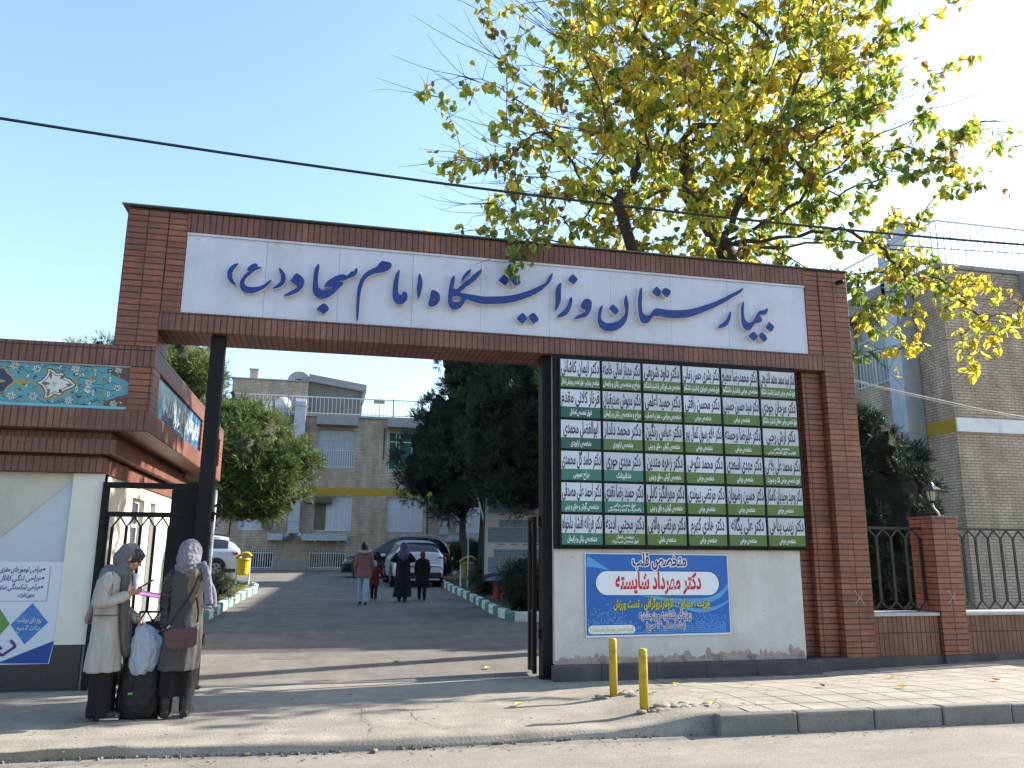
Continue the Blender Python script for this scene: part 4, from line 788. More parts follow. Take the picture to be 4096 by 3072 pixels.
# side tile panels with white script strokes
nv = M('navy tile', (.02,.03,.10), (.05,.12,.20), 5, .25, spec=.6, stain=(.10,.32,.42), sscale=3)
for (a, b) in ((.402,4.148),(4.552,6.598)):
    mb = MB(); mb.box(-3.62,-3.592,a,b,3.257,3.795); sp_ = part('tile_panel', mb, nv, gh)
    mb = MB(); PS = lambda x, z, y: (-3.592-y, x, z)
    if a < 1:
        s_ = MB(); r = random.Random(5); y = 1.15
        while y < 4.0:
            k = r.random(); w_ = .008+.006*r.random()
            def st(pts, w):
                L_ = smooth_loop(pts, 5, False); vs = []
                for i, p in enumerate(L_):
                    A_, B_ = Vector(L_[max(i-1,0)]), Vector(L_[min(i+1,len(L_)-1)]); t = (B_-A_).normalized(); ww = w*(.5+sin(pi*i/len(L_)))
                    vs += [(-3.590+.0001*len(s_.f)/400, p[0]-t.y*ww, p[1]+t.x*ww), (-3.590+.0001*len(s_.f)/400, p[0]+t.y*ww, p[1]-t.x*ww)]
                s_.add(vs, [(2*i, 2*i+1, 2*i+3, 2*i+2) for i in range(len(L_)-1)])
            if k < .35: st([(y,3.34+r.random()*.1),(y+.01,3.5),(y-.01,3.72)], w_)
            elif k < .75: st([(y-.08,3.42+r.random()*.15),(y-.02,3.35+r.random()*.1),(y+.08,3.4+r.random()*.08),(y+.10,3.52+r.random()*.1)], w_)
            else: st([(y-.04,3.6),(y,3.64),(y+.05,3.58),(y,3.5),(y-.05,3.46)], w_)
            if r.random() < .4: s_.add([(-3.589,y,3.30),(-3.589,y+.02,3.32),(-3.589,y,3.34),(-3.589,y-.02,3.32)], [(0,1,2,3)])
            y += r.uniform(.05, .11)
        part('tile_script', s_, t_w, sp_)
mb = MB(); mb.box(-4.98,-4.72,.5,.62,4.05,4.16); mb.ell((-4.85,.47,4.11), (.12,.05,.05)); o = part('floodlight', mb, black2); tag(o, 'small dark floodlight lying on the gatehouse roof edge', 'floodlight')
# posters
po = thing('torn_poster', 'white torn poster with folded corner on the gatehouse wall', 'poster', (-4.8,.33,1.46))
pw = M('poster paper', (.58,.61,.66), (.54,.57,.62), 2, .45); pb = M('poster back', (.40,.45,.50), (.46,.50,.55), 1.5, .5, stain=(.34,.40,.47), sscale=3)
mb = MB(); flatpoly(mb, [(-5.9,1.475),(-4.30,1.455),(-4.345,2.46),(-5.12,1.71),(-5.9,1.3)], .343, 0, lambda a, b, y: (a, y-.01*sin(a*6)*sin(b*5)-.012, b)); part('sheet', mb, pb, po)
mb = MB(); mb.box(-4.352,-4.33,.318,.322,2.14,2.47); part('tape', mb, kgreen, po)
p2 = thing('clinic_poster', 'printed clinic poster with blue diamond and bullet lines under the torn poster', 'poster', (-4.8,.33,.3))
mb = MB(); flatpoly(mb, [(-5.9,.30),(-4.43,.30),(-4.40,.56),(-4.385,1.452),(-5.9,1.452)], .306, 0, lambda a, b, y: (a, y, b)); part('sheet', mb, pw, p2)
mb = MB(); FP = lambda a, b, y: (a, y, b)
pbl = M('poster blue', (.03,.13,.40), (.05,.20,.48), 1, .4); pbd = M('poster deep blue', (.012,.05,.25), (.015,.06,.28), 2, .4); pgr = M('poster green', (.09,.22,.04), (.11,.25,.05), 2, .4); ppu = M('poster purple', (.10,.03,.20), (.08,.02,.17), 2, .4)
flatpoly(mb, [(-4.68,.98),(-4.49,.76),(-4.71,.52),(-4.88,.74)], .303, 0, FP); flatpoly(mb, [(-5.2,.98),(-5.03,.94),(-4.89,.75),(-5.02,.57),(-5.2,.5)], .303, 2, FP); flatpoly(mb, [(-4.405,.555),(-4.44,.305),(-4.98,.315)], .303, 1, FP)
for a, b in (((-5.0,.46),(-4.93,.40)),((-4.93,.40),(-4.80,.50)),((-4.80,.50),(-4.86,.57)),((-5.0,.46),(-4.97,.50)),((-4.97,.50),(-4.94,.47))):
    mb.bar((a[0],.302,a[1]),(b[0],.302,b[1]),.03,.002,3)
mb.box(-4.535,-4.532,.302,.304,1.0,1.40,3); mb.box(-5.6,-4.532,.302,.304,1.0,1.003,3)
part('printed_shapes', mb, [pbl,pbd,pgr,ppu], p2)
mb = MB()
for i, l in enumerate(['جراحی تومورهای مغزی و نخاعی','جراحی تنگی کانال نخاعی','جراحی شکستگی ستون فقرات']):
    text(mb, l, -4.93, 1.36-.10*i, .62, .085, .302, .018, 0, FP, skew=.2); mb.ell((-4.60,.303,1.362-.10*i), (.013,.002,.013), None, 0)
text(mb, 'ستون فقرات', -4.76, 1.07, .18, .07, .302, .018, 0, FP, skew=.2); text(mb, 'روزهای دوشنبه', -4.69, .79, .26, .08, .301, .018, 1, FP); text(mb, 'ساعت ۱۲ صبح', -4.69, .70, .24, .08, .301, .018, 1, FP)
part('lettering', mb, [pbd, t_w], p2)
# ---------------------------------------------------------------- fence to the right of the gateway
def low_wall(x0, x1, lab):
    t = thing('low_brick_wall', lab, 'wall', ((x0+x1)/2,.3,0), 'low brick walls under the railings')
    mb = MB(); mb.box(x0,x1,.06,.46,.19,.73); part('brickwork', mb, brick_s, t)
    mb = MB(); mb.box(x0,x1,.02,.50,.731,.775); part('sill', mb, M('stone sill', (.45,.43,.41), (.36,.34,.33), 6, .7), t, bevel=.005)
    mb = MB(); mb.box(x0,x1,.03,.47,-.04,.189); part('plinth', mb, stone, t)
    return t
low_wall(6.255,7.345,'short low brick wall between the gateway column and the first fence pier'); low_wall(7.785,12.0,'long low brick wall at the right edge beyond the fence pier')
def pier(x0, lab):
    t = thing('brick_pier', lab, 'pier', (x0+.215,.25,0)); 
    mb = MB(); mb.box(x0,x0+.43,0,.5,.19,2.12); part('shaft', mb, brick_h, t, bevel=.005)
    mb = MB(); mb.box(x0-.015,x0+.445,-.015,.515,2.121,2.16); part('cap', mb, brick_s, t, bevel=.005)
    mb = MB(); mb.box(x0-.01,x0+.44,-.03,.51,-.04,.189); part('plinth', mb, stone, t); return t
pier(7.35,'red brick fence pier carrying the lantern'); pier(12.0,'red brick fence pier beyond the right edge')
chalk = M('chalk', (.45,.42,.38), (.38,.34,.30), 40, .95)
for par_, cx_ in ((gw, 6.03), (None, 7.57)):
    mb = MB()
    for a_, b_, c_, d_ in ((-.07,.10,.07,-.10),(.065,.09,-.07,-.08)):
        L_ = smooth_loop([(cx_+a_,.99+b_),(cx_+(a_+c_)/2+.008,.99),(cx_+c_,.99+d_)], 6, False)
        for p_, q_ in zip(L_, L_[1:]): mb.bar((p_[0],-.0005,p_[1]),(q_[0],-.0005,q_[1]),.006,.003)
    if par_ is None: par_ = [o for o in COL.objects if o.name == 'brick_pier'][0]
    part('chalk_mark', mb, chalk, par_)
def railing(x0, x1, y, lab):
    t = thing('iron_railing', lab, 'railing', ((x0+x1)/2,y,.78), 'black iron railings on the low brick walls')
    mb = MB(); mb.box(x0,x1,y-.02,y+.02,1.965,2.0); part('top_rail', mb, black2, t)
    mb = MB(); chevrons(mb, x0+.06, x1-.02, y, .80, 1.965, .225, .019, .125); part('pickets', mb, black2, t)
    for i in range(max(2, int((x1-x0)/1.5))):
        x = x0+.15+(x1-x0-.3)*i/(max(2, int((x1-x0)/1.5))-1); mb = MB(); mb.tube([(x,y,.772),(x,y,.82)], .014, 8); part('foot', mb, black2, t)
railing(6.27,7.34,.26,'short black pointed iron railing between the gateway column and the lantern pier'); railing(7.79,11.99,.26,'long black pointed iron railing right of the lantern pier')
lp = thing('wall_lantern', 'small black carriage lantern on a curved arm above the fence pier', 'lantern', (7.60,.25,2.16))
lb = M('lantern black', (.012,.014,.013), (.02,.022,.02), 9, .4); lg = M('lantern glass', (.55,.56,.48), (.48,.50,.42), 5, .2)
mb = MB(); mb.tube([(7.70,.25,2.16),(7.70,.25,2.175)], .06, 16); mb.tube(smooth_loop([(7.70,.25,2.17),(7.69,.25,2.22),(7.64,.25,2.27),(7.61,.25,2.32),(7.61,.25,2.37)], 4, False), .016, 8); part('arm', mb, M('lantern arm', (.45,.46,.45), (.35,.36,.35), 8, .4, metal=.3), lp)
mb = MB()
for i in range(6):
    a = pi/6+i*pi/3; mb.bar((7.61+.068*cos(a),.25+.068*sin(a),2.39),(7.61+.098*cos(a),.25+.098*sin(a),2.55),.012)
    a2 = a+pi/6; mb.bar((7.61+.060*cos(a2),.25+.060*sin(a2),2.39),(7.61+.086*cos(a2),.25+.086*sin(a2),2.55),.006)
mb.tube([(7.61,.25,2.365),(7.61,.25,2.40)], [.05,.072], 12); mb.tube([(7.61,.25,2.545),(7.61,.25,2.565),(7.61,.25,2.60),(7.61,.25,2.635)], [.148,.15,.10,.05], 6); mb.tube([(7.61,.25,2.63),(7.61,.25,2.665),(7.61,.25,2.69)], [.045,.03,.008], 8)
part('cage', mb, lb, lp)
mb = MB(); mb.tube([(7.61,.25,2.40),(7.61,.25,2.545)], [.060,.088], 6); part('glass', mb, lg, lp)
# ---------------------------------------------------------------- hospital main block
hb = thing('hospital_building', 'two storey tan brick hospital block with yellow band and barred windows across the court', 'building', (2,36,.8))
YF = 31.0
WX = [-12.72,-9.16,-5.60,-2.02,1.54,5.10,8.66]
ops = []
for x in WX:
    ops += [(x,x+1.83,5.80,7.75),(x,x+1.83,2.70,4.42)]
    ops.append(((x-.08) if x > -3 else x+.65,(x+1.62) if x > -3 else x+1.77,.83,1.73))
mb = MB(); wall(mb,'x',YF,YF+.35,-18,13.0,.6,8.38,ops); mb.box(-18,13,YF+6,YF+6.3,.6,8.38); mb.box(-18.0,-17.7,YF+.36,YF+6,.6,8.38)
part('wall', mb, tan_b, hb)
mb = MB(); mb.box(-18,13,YF-.1,YF+6.4,8.382,8.50); rf = part('roof', mb, greywall, hb)
for (a, b) in ((-6.2,-3.62),(-2.12,-.06),(1.42,3.5),(-13,-10.9),(-9.4,-7.3),(5.0,7.1),(8.6,10.7)):
    mb = MB(); mb.box(a,b,YF-.55,YF-.001,7.93,8.375); part('cornice', mb, greywall, hb)
mb = MB(); mb.box(-2.6,12.99,YF-.012,YF+.01,4.47,4.82); part('painted_band', mb, ywall, hb)
for a_, b_ in ((-3.9,-2.13),(-.35,1.44)): mb = MB(); mb.box(a_,b_,YF-.03,YF+.01,.6,1.25); part('stone_plinth', mb, M('grey plinth', (.33,.30,.26), (.26,.24,.21), 5, .9), hb)
for i, x in enumerate(WX):
    u = YF+.10
    if i in (4, 5): window(hb,'x',u,x,x+1.83,5.80,7.75,green_c,frame_w,[x+.38,x+.55,x+1.2],[7.25],None,None)
    else: window(hb,'x',u,x,x+1.83,5.80,7.75,curtain,frame_g,[(x+.92,7.24,7.75),(x+.62,5.8,7.24),(x+1.24,5.8,7.24)],[7.24],(5.86,6.70,16))
    if i == 3: window(hb,'x',u,x,x+1.83,2.70,4.42,frost,frame_w,[x+.92,(x+.60,2.7,4.02),(x+1.25,2.7,4.02)],[4.02],None,(x+.04,x+.58,2.74,4.0,brown_bl))
    else: window(hb,'x',u,x,x+1.83,2.70,4.42,frost,frame_w,[x+.62,x+1.22],[3.95])
    gx0, gx1 = ((x-.08),(x+1.62)) if x > -3 else (x+.65,x+1.77)
    w = window(hb,'x',YF+.25,gx0,gx1,.83,1.73,glassd,frame_g,t=.03)
    mb = MB(); nb_ = 15 if gx1-gx0 > 1.5 else 10
    for k in range(nb_+1):
        q = gx0+.01+(gx1-gx0-.02)*k/nb_; mb.box(q-.014,q+.014,YF-.05,YF-.025,.80,1.76)
    for z in (.92,1.62): mb.box(gx0-.03,gx1+.03,YF-.025,YF-.012,z-.02,z+.02)
    part('window_bars', mb, wbar, w)
# window air conditioners
for (a, b, c, d) in ((-1.98,-1.12,4.06,4.38),(-4.45,-3.95,2.80,3.22),(-9.0,-8.5,3.9,4.3)):
    t = part('air_conditioner', MB().box(a,b,YF-.30,YF+.09,c,d), M('old air conditioner', (.22,.18,.13), (.16,.13,.10), 6, .7), hb, bevel=.01)
    mb = MB()
    for k in range(6): mb.box(a+.05,b-.05,YF-.315,YF-.301,c+.05+(d-c-.08)*k/6,c+.062+(d-c-.08)*k/6)
    part('louvre', mb, M('louvre', (.10,.08,.07), (.07,.06,.05), 6, .6), t)
# ducts
mb = MB(); mb.box(-3.2,-2.66,YF-.62,YF-.1,2.54,8.80); mb.box(-3.24,-2.62,YF-.66,YF-.06,6.86,6.93); mb.box(-3.24,-2.62,YF-.66,YF-.06,3.12,3.18); mb.box(-3.24,-2.62,YF-.66,YF-.06,8.78,8.84)
mb.prism([[(YF-.62,8.84),(YF-.1,8.84),(YF+.3,8.84),(YF+.3,9.2),(YF-.35,9.2),(YF-.62,9.02)]], -3.19, -2.67, P=lambda x,z,y: (y,x,z)); 
mb.box(-2.52,-.36,YF-.5,YF-.05,2.21,2.53); mb.box(-4.12,-3.4,YF-.5,YF-.05,2.21,2.53)
mb.tube(smooth_loop([(-3.4,YF-.28,2.37),(-3.2,YF-.28,2.4),(-3.02,YF-.28,2.62)], 5, False), .16, 4); mb.tube(smooth_loop([(-2.45,YF-.28,2.37),(-2.65,YF-.28,2.4),(-2.84,YF-.28,2.62)], 5, False), .16, 4)
for x in (-1.9,-1.35,-.8): mb.box(x,x+.05,YF-.52,YF-.03,2.14,2.56)
part('air_duct', mb, steel, hb, bevel=.01)
mb = MB(); mb.box(4.2,9.5,YF-.5,YF-.05,2.21,2.53); mb.box(4.15,4.6,YF-.62,YF-.1,2.53,4.4)
part('air_duct', mb, steel, hb, bevel=.01)
for pts in ([(-2.5,YF-.04,4.4),(-2.55,YF-.04,4.15),(-2.3,YF-.04,4.02),(-1.2,YF-.33,4.0)], [(-2.42,YF-.03,7.2),(-2.45,YF-.03,5.2),(-2.5,YF-.03,4.5)], [(1.3,YF-.03,7.9),(1.28,YF-.03,6.3)], [(-5.9,YF-.03,3.6),(-5.95,YF-.03,1.0)], [(3.6,YF-.03,4.3),(3.62,YF-.03,.9)]):
    mb = MB(); mb.tube(smooth_loop(pts, 5, False), .025, 6); part('pipe', mb, black2, hb)
# rooftop
mb = MB(); mb.box(-6.43,-2.66,YF+1.0,YF+5,8.5,10.35); part('penthouse', mb, tan_b, hb)
mb = MB(); mb.prism([[(-2.655,8.5),(.12,8.5),(.15,10.05),(-2.655,10.40)]], YF+1.1, YF+5); part('roof_shed', mb, M('grey cement render', (.17,.165,.15), (.13,.125,.115), 3, .95, .003), hb)
mb = MB(); mb.prism([[(-2.655,10.40),(.32,9.98),(.32,10.34),(-2.655,10.78)][::1]], YF+.9, YF+5); mb.bar((.22,YF+1,10.1),(.10,YF+1,9.4),.10); part('shed_roof', mb, greywall, hb)
mb = MB(); mb.box(-6.5,-2.6,YF+.95,YF+5,10.352,10.42); part('penthouse_coping', mb, greywall, hb)
mb = MB(); mb.box(-5.68,-5.27,YF+1.6,YF+2.0,10.42,11.0); mb.box(-5.72,-5.23,YF+1.56,YF+2.04,11.0,11.06); part('chimney', mb, M('pale brick chimney', (.45,.38,.32), (.38,.31,.27), 6, .9, .01, 12), hb)
mb = MB(); N_ = 20; ro, ri, cx_, cz_ = .58, .24, -3.17, 10.42
lo_ = [(cx_+ro*cos(a), cz_+ro*.95*sin(a)) for a in [pi*i/N_ for i in range(N_+1)]]+[(cx_+ri*cos(a), cz_+ri*.6*sin(a)) for a in [pi-pi*i/N_ for i in range(N_+1)]]
mb.prism([lo_], YF+1.3, YF+1.9); part('roof_cowl', mb, M('grey cowl', (.36,.37,.38), (.30,.31,.32), 4, .6), hb)
mb = MB()
for i in range(98):
    x = -6.6+i*.2; mb.box(x-.011,x+.011,YF+.03,YF+.05,8.5,9.40)
mb.box(-6.65,13,YF+.02,YF+.06,9.38,9.43); mb.box(-6.65,13,YF+.025,YF+.055,8.56,8.60)
part('roof_railing', mb, wbar, hb)
mb = MB()
for x in (-6.6,-3.58,1.7,5.6,9.2): mb.box(x-.03,x+.03,YF-.0,YF+.07,8.5,9.46)
part('railing_post', mb, M('blue grey post', (.25,.33,.42), (.2,.28,.36), 5, .5), hb)
wt = M('white tank', (.55,.56,.57), (.46,.47,.48), 3, .5)
mb = MB(); mb.tube([(-5.3,YF+.75,8.85),(-4.35,YF+.75,8.85)], .36, 20); mb.tube([(-4.32,YF+.75,8.85),(-4.30,YF+.75,8.85)], .38, 20); part('water_tank', mb, wt, hb, smooth=False)
mb = MB(); mb.ell((-3.85,YF+.6,8.98), (.46,.42,.45)); part('water_tank', mb, wt, hb, smooth=True)
mb = MB(); mb.bar((1.0,YF+.2,8.5),(1.0,YF+.2,9.5),.04); mb.box(.69,1.25,YF+.15,YF+.3,9.24,9.45); mb.bar((1.0,YF+.2,9.45),(1.0,YF+.2,9.9),.015); part('roof_antenna', mb, greywall, hb)
mb = MB(); mb.bar((-6.6,YF-.1,9.1),(-5.9,YF-.1,8.9),.08); mb.bar((-6.3,YF-.15,9.45),(-6.15,YF-.15,9.1),.16,.05); mb.bar((-6.3,YF-.15,9.1),(-5.75,YF-.15,8.95),.13,.04); part('floodlight', mb, black2, hb)
# ---------------------------------------------------------------- right wing
rw = thing('hospital_wing', 'tan brick hospital wing with yellow and white band standing at the right edge', 'building', (20,15,.3))
F0 = 5.6
mb = MB(); sops = [(7.15,9.05,6.12,7.98),(10.7,12.6,6.12,7.98),(14.3,16.2,6.12,7.98),(7.15,9.05,2.75,4.3),(10.7,12.6,2.75,4.3),(14.3,16.2,2.75,4.3)]
fops = [(15.6,17.6,5.75,7.9),(15.6,17.6,2.6,4.2),(19.5,21.5,5.75,7.9)]
wall(mb,'y',13.0,13.3,F0+.3,31,.0,8.55,sops); wall(mb,'x',F0,F0+.3,13.0,30,-.05,8.55,fops)
part('wall', mb, tan_b, rw)
mb = MB(); mb.box(12.95,30,F0-.05,31,8.552,8.66); part('roof', mb, greywall, rw)
for (a, b) in ((15.32,18.0),(19.3,22)):
    mb = MB(); mb.box(a,b,F0-.4,F0-.001,8.02,8.55); part('cornice', mb, greywall, rw)
mb = MB(); mb.box(12.45,12.999,6.9,9.3,8.05,8.55); part('cornice', mb, greywall, rw)
mb = MB(); mb.box(12.988,13.0,F0+.0,31,4.47,4.80); part('painted_band', mb, ywall, rw)
mb = MB(); mb.box(13.0,30,F0-.05,F0-.001,4.47,4.80); part('white_band', mb, M('pale sheet band', (.80,.80,.80), (.70,.71,.73), 3, .4, stain=(.45,.47,.52), sscale=2), rw)
for (a, b, c, d) in sops:
    window(rw,'y',13.12,a,b,c,d,curtain,frame_w,[a+.65,a+1.25],[d-.5],((c+.06,c+.95,14) if c > 5 else None),sgn=1)
for (a, b, c, d) in fops: window(rw,'x',F0+.1,a,b,c,d,curtain,frame_w,[a+.9],[d-.55])
mb = MB(); mb.box(12.45,12.98,6.55,7.05,4.55,10.1); mb.prism([[(12.98,4.15),(12.98,4.55),(12.45,4.55),(12.55,4.25)]], 6.55, 7.05); mb.box(12.42,12.985,6.5,7.1,6.7,6.76); mb.box(12.42,12.985,6.5,7.1,8.6,8.66); part('air_duct', mb, steel, rw, bevel=.01)
mb = MB()
for i in range(60):
    x = 13.05+i*.2; mb.box(x-.008,x+.008,F0+.0,F0+.016,8.66,9.80)
for i in range(50):
    y = F0+i*.2; mb.box(13.04,13.056,y-.008,y+.008,8.66,9.80)
mb.box(13,25,F0-.01,F0+.02,9.78,9.82); mb.box(13.03,13.06,F0,15.6,9.78,9.82)
part('roof_railing', mb, wbar, rw)
mb = MB(); mb.tube([(12.97,7.2,1.0),(12.97,7.2,3.95)], .05, 8); mb.tube([(12.97,7.08,3.0),(12.97,7.08,3.9)], .03, 8); part('pipe', mb, M('green pipe', (.10,.25,.20), (.08,.2,.17), 5, .5), rw)

# the wing stands a little farther back and larger than first laid out
_S = 1.075
_loc = Vector(rw.location); rw.location = (_loc.x*_S+.105, _loc.y*_S+.779, _loc.z*_S-.116)
def _grow(o):
    for c in o.children:
        c.data.transform(Matrix.Scale(_S, 4)); _grow(c)
bpy.context.view_layer.update(); _grow(rw)
# ---------------------------------------------------------------- mulberry tree
bark = M('bark', (.075,.055,.042), (.045,.034,.027), 14, .95, .012, 22, stretch=(1,1,.35))
twigm = M('twig bark', (.09,.065,.05), (.06,.042,.033), 14, .9)
leafm = LEAFM('mulberry leaf', .52, .45)
def mulberry():
    rng = np.random.default_rng(21); R_ = random.Random(21)
    t = thing('mulberry_tree', 'big mulberry tree with yellow and green autumn leaves rising behind the gateway', 'tree', (5.35,3.1,.1))
    nodes = []; par = []
    def addpath(p0, pts, k=5, wob=.05):
        cur = p0; last = nodes[p0] if p0 >= 0 else None
        pts = ([tuple(last)] if last is not None else [])+[tuple(p) for p in pts]
        L_ = smooth_loop(pts, k, False); L_ = L_[1:] if last is not None else L_
        for q in L_:
            nodes.append(Vector(q)+Vector((R_.gauss(0,wob),R_.gauss(0,wob),R_.gauss(0,wob)))*.4); par.append(cur); cur = len(nodes)-1
        return cur
    root = addpath(-1, [(5.35,3.1,.05),(5.34,3.1,.8),(5.28,3.05,1.6),(5.15,2.9,2.4)], 4, .02)
    a1 = addpath(root, [(4.6,2.5,3.8),(3.9,1.95,5.3),(3.35,1.55,6.6),(3.1,1.5,7.35)], 5, .03)
    b1 = addpath(root, [(5.4,2.7,3.6),(5.5,2.3,5.2),(5.3,1.9,6.6),(5.15,1.85,7.0)], 5, .03)
    ends = []
    for s_, pts in ((a1,[(3.0,1.4,8.2),(2.75,1.2,9.0),(2.3,.9,9.8),(2.2,.7,11.0)]),(a1,[(2.5,1.4,7.6),(1.8,1.3,8.4),(1.0,1.0,8.9),(.2,.9,8.9)]),(a1,[(3.6,1.9,8.2),(3.9,2.3,9.4),(4.1,2.6,11)]),
                    (a1,[(2.3,1.0,7.3),(1.5,.6,7.2),(.6,.5,7.2)]),(b1,[(5.6,1.7,7.9),(6.2,1.5,9.2),(6.8,1.3,10.6),(7.0,1.2,11.8)]),(b1,[(4.6,2.0,8.0),(4.8,2.2,9.3),(5.0,2.3,11.6)]),
                    (b1,[(6.2,1.6,7.5),(7.1,1.5,8.3),(8.2,1.3,9.2),(9.2,1.2,9.6)]),(b1,[(6.1,1.2,6.9),(6.9,.9,7.0),(7.7,.7,6.5),(8.0,.6,5.7)]),(b1,[(6.5,2.3,7.2),(7.8,2.4,7.5),(9.2,2.2,7.3),(10.0,2.0,6.6)])):
        ends.append(addpath(s_, pts, 5, .06))
    # crown targets
    T_ = []
    while len(T_) < 900:
        u = rng.normal(size=3); u /= np.linalg.norm(u); r = rng.random()**.42
        p = np.array([5.15,1.5,9.3])+u*r*np.array([5.7,3.1,4.9])
        x, y, z = p
        if z < 5.95 and x < 6.6: continue
        if z < 4.9: continue
        if y < -1.7 or (y < .2 and z < 7.2): continue
        if x > 6.8 and z < 8 and y > 2.0: continue
        if x > 8.2 and z > 10.2: continue
        keep = 1.0
        if x < 1.6: keep = .34
        if x < 2.2 and z > 9.7: keep = .10
        if x > 8.6 and z > 8.0: keep = .14
        elif x > 8.0 and z > 6.8: keep = .45
        if x > 7.0 and z < 6.9: keep = 1
        if rng.random() < keep: T_.append(p)
    for i in range(36): T_.append(np.array([rng.uniform(6.9,10.6), rng.uniform(-.2,1.8), 0.])+np.array([0,0,rng.uniform(4.9,6.6)]))
    for i in range(26): T_.append(np.array([rng.uniform(.9,6.5), rng.uniform(.9,2.6), rng.uniform(6.0,6.9)]))
    T_.append(np.array([.92,-.35,5.62]))
    c0 = np.array([4.6,1.8,7.2]); T_.sort(key=lambda p: np.linalg.norm(p-c0))
    term = []
    for p in T_:
        A = np.array([tuple(n) for n in nodes[14:]]); d = np.linalg.norm(A-p, axis=1)+.18*np.maximum(0, A[:,2]-p[2]); i = int(np.argmin(d))+14
        a = nodes[i]; q = Vector(p); L_ = (q-a).length
        if L_ < .12: continue
        m = a.lerp(q, .5)+Vector((R_.gauss(0,.1),R_.gauss(0,.1),R_.uniform(.0,.22)))*L_*.6
        e = addpath(i, [m, q], max(2, int(L_*4)), .03); term.append((i, e))
    n = len(nodes); w = [1.0]*n
    for i in range(n-1, 0, -1):
        if par[i] >= 0: w[par[i]] += w[i]*.62 if False else w[i]
    tot = w[0]; rad = [max(.0045, .205*(x/tot)**.58) for x in w]
    rad = [min(r, .205) for r in rad]
    ch = [[] for _ in range(n)]
    for i in range(n):
        if par[i] >= 0: ch[par[i]].append(i)
    # tubes along chains, following the thickest child
    trunk, branch = MB(), MB(); done = set(); stack = [(0, None)]
    while stack:
        i, pi_ = stack.pop(); pts = [nodes[pi_]] if pi_ is not None else []; rs = [rad[i]] if pi_ is not None else []
        cur = i
        while True:
            pts.append(nodes[cur]); rs.append(rad[cur])
            cs = sorted(ch[cur], key=lambda c: -w[c])
            if not cs: break
            for c in cs[1:]: stack.append((c, cur))
            cur = cs[0]
        if len(pts) < 2: continue
        big = rs[0] > .09
        (trunk if big else branch).tube(pts, rs, 12 if rs[0] > .09 else (6 if rs[0] > .025 else 4))
    part('trunk', trunk, bark, t, smooth=True)
    # leaves
    V, F, C = [], [], []
    def leaf(p, s, col):
        d = Vector((R_.gauss(0,.6), R_.gauss(0,.6), R_.gauss(-.75,.45))).normalized(); sd = Vector((R_.gauss(0,1),R_.gauss(0,1),R_.gauss(0,.35))); sd = (sd-d*sd.dot(d)).normalized(); nn = d.cross(sd)
        cup = R_.uniform(.05,.22)*s; o = len(V); curl = R_.uniform(-.12,.22)*s
        prof = [(0,.0),(-.10,.26),(.08,.42),(.38,.46),(.70,.27),(1.05,0)]
        mid = [p+d*(s*a)+nn*(curl*a*a) for a in (0,.35,.7,1.05)]
        ring = [(-.08,.22),(.12,.42),(.42,.44),(.74,.24)]
        for q in mid: V.append(tuple(q))
        for sg_ in (1,-1):
            for a, b in ring: V.append(tuple(p+d*(s*a)+sd*(sg_*b*s)+nn*(cup*b*2+curl*a*a)))
        for b0 in (4, 8):
            for tr in ((0,b0,b0+1),(0,b0+1,1),(1,b0+1,b0+2),(1,b0+2,2),(2,b0+2,b0+3),(2,b0+3,3)): F.append([o+tr[0],o+tr[1],o+tr[2]])
        j = R_.uniform(.8,1.2); C.extend([(col[0]*j,col[1]*j,col[2]*j,1)]*12)
    YEL, YG, GR, BRN, OR = (.72,.58,.06), (.48,.51,.07), (.19,.28,.055), (.30,.19,.07), (.68,.46,.06)
    def pick(x, z):
        g = .20+.32*math.exp(-((x-7.0)/1.4)**2)*(1 if z < 9.6 else .5)
        if x > 8 and z < 6.8: g = .06
        if z > 10.6: g *= .6
        k = R_.random()
        if k < g: return GR
        if k < g+.38: return YG
        if k < g+.38+.06: return BRN if x < 2.5 or k < g+.40 else OR
        return YEL if R_.random() < .84 else OR
    sh = MB()
    for (a, e) in term:
        p0, p1 = nodes[a], nodes[e]; L_ = (p1-p0).length; base = pick(p1.x, p1.z); k = int(clamp(8+L_*10, 8, 24)*(1.6 if p1.z > 6.5 and 2 < p1.x < 8.3 else 1.1))
        chain = []; c = e
        while c != a and c >= 0: chain.append(nodes[c]); c = par[c]
        for i in range(k):
            q = chain[int(len(chain)*R_.random()**1.5*.8)]; off = Vector((R_.gauss(0,.07),R_.gauss(0,.07),R_.gauss(-.05,.07)))
            col = base if R_.random() < .55 else pick(q.x, q.z); leaf(q+off, R_.uniform(.095,.16), col)
            if R_.random() < .5: sh.tube([q, q+off], [.004,.002], 3, 0, False)
    # bare outward twigs
    for i in range(1000):
        a, e = R_.choice(term); p = nodes[e]
        if not (p.x < 2.4 or p.x > 8.2 or p.z > 10): 
            if R_.random() < .6: continue
        d = Vector((p.x-5.1, (p.y-1.5)*.6, (p.z-8.3)*.8)).normalized(); L_ = R_.uniform(.5,1.5); pts = [p]
        cv = R_.uniform(-.05,.16)
        for k in range(1, 5): pts.append(p+d*(L_*k/4)+Vector((R_.gauss(0,.02),R_.gauss(0,.02),cv*k*k/4+R_.gauss(0,.012))))
        sh.tube(pts, [.007,.006,.005,.004,.002], 3, 0, False)
        if R_.random() < .12:
            for q in range(3): leaf(pts[-1]+Vector((R_.gauss(0,.06),0,R_.gauss(0,.06))), .11, YEL if R_.random() < .7 else BRN)
    for i in range(2600):    # fine twiggery in the crown
        q = nodes[R_.randrange(60, n)]; d = Vector((R_.gauss(0,1),R_.gauss(0,1),R_.gauss(.25,.8))).normalized(); L_ = R_.uniform(.2,.55)
        sh.tube([q, q+d*L_*.5+Vector((0,0,.03)), q+d*L_], [.006,.004,.0025], 3, 0, False)
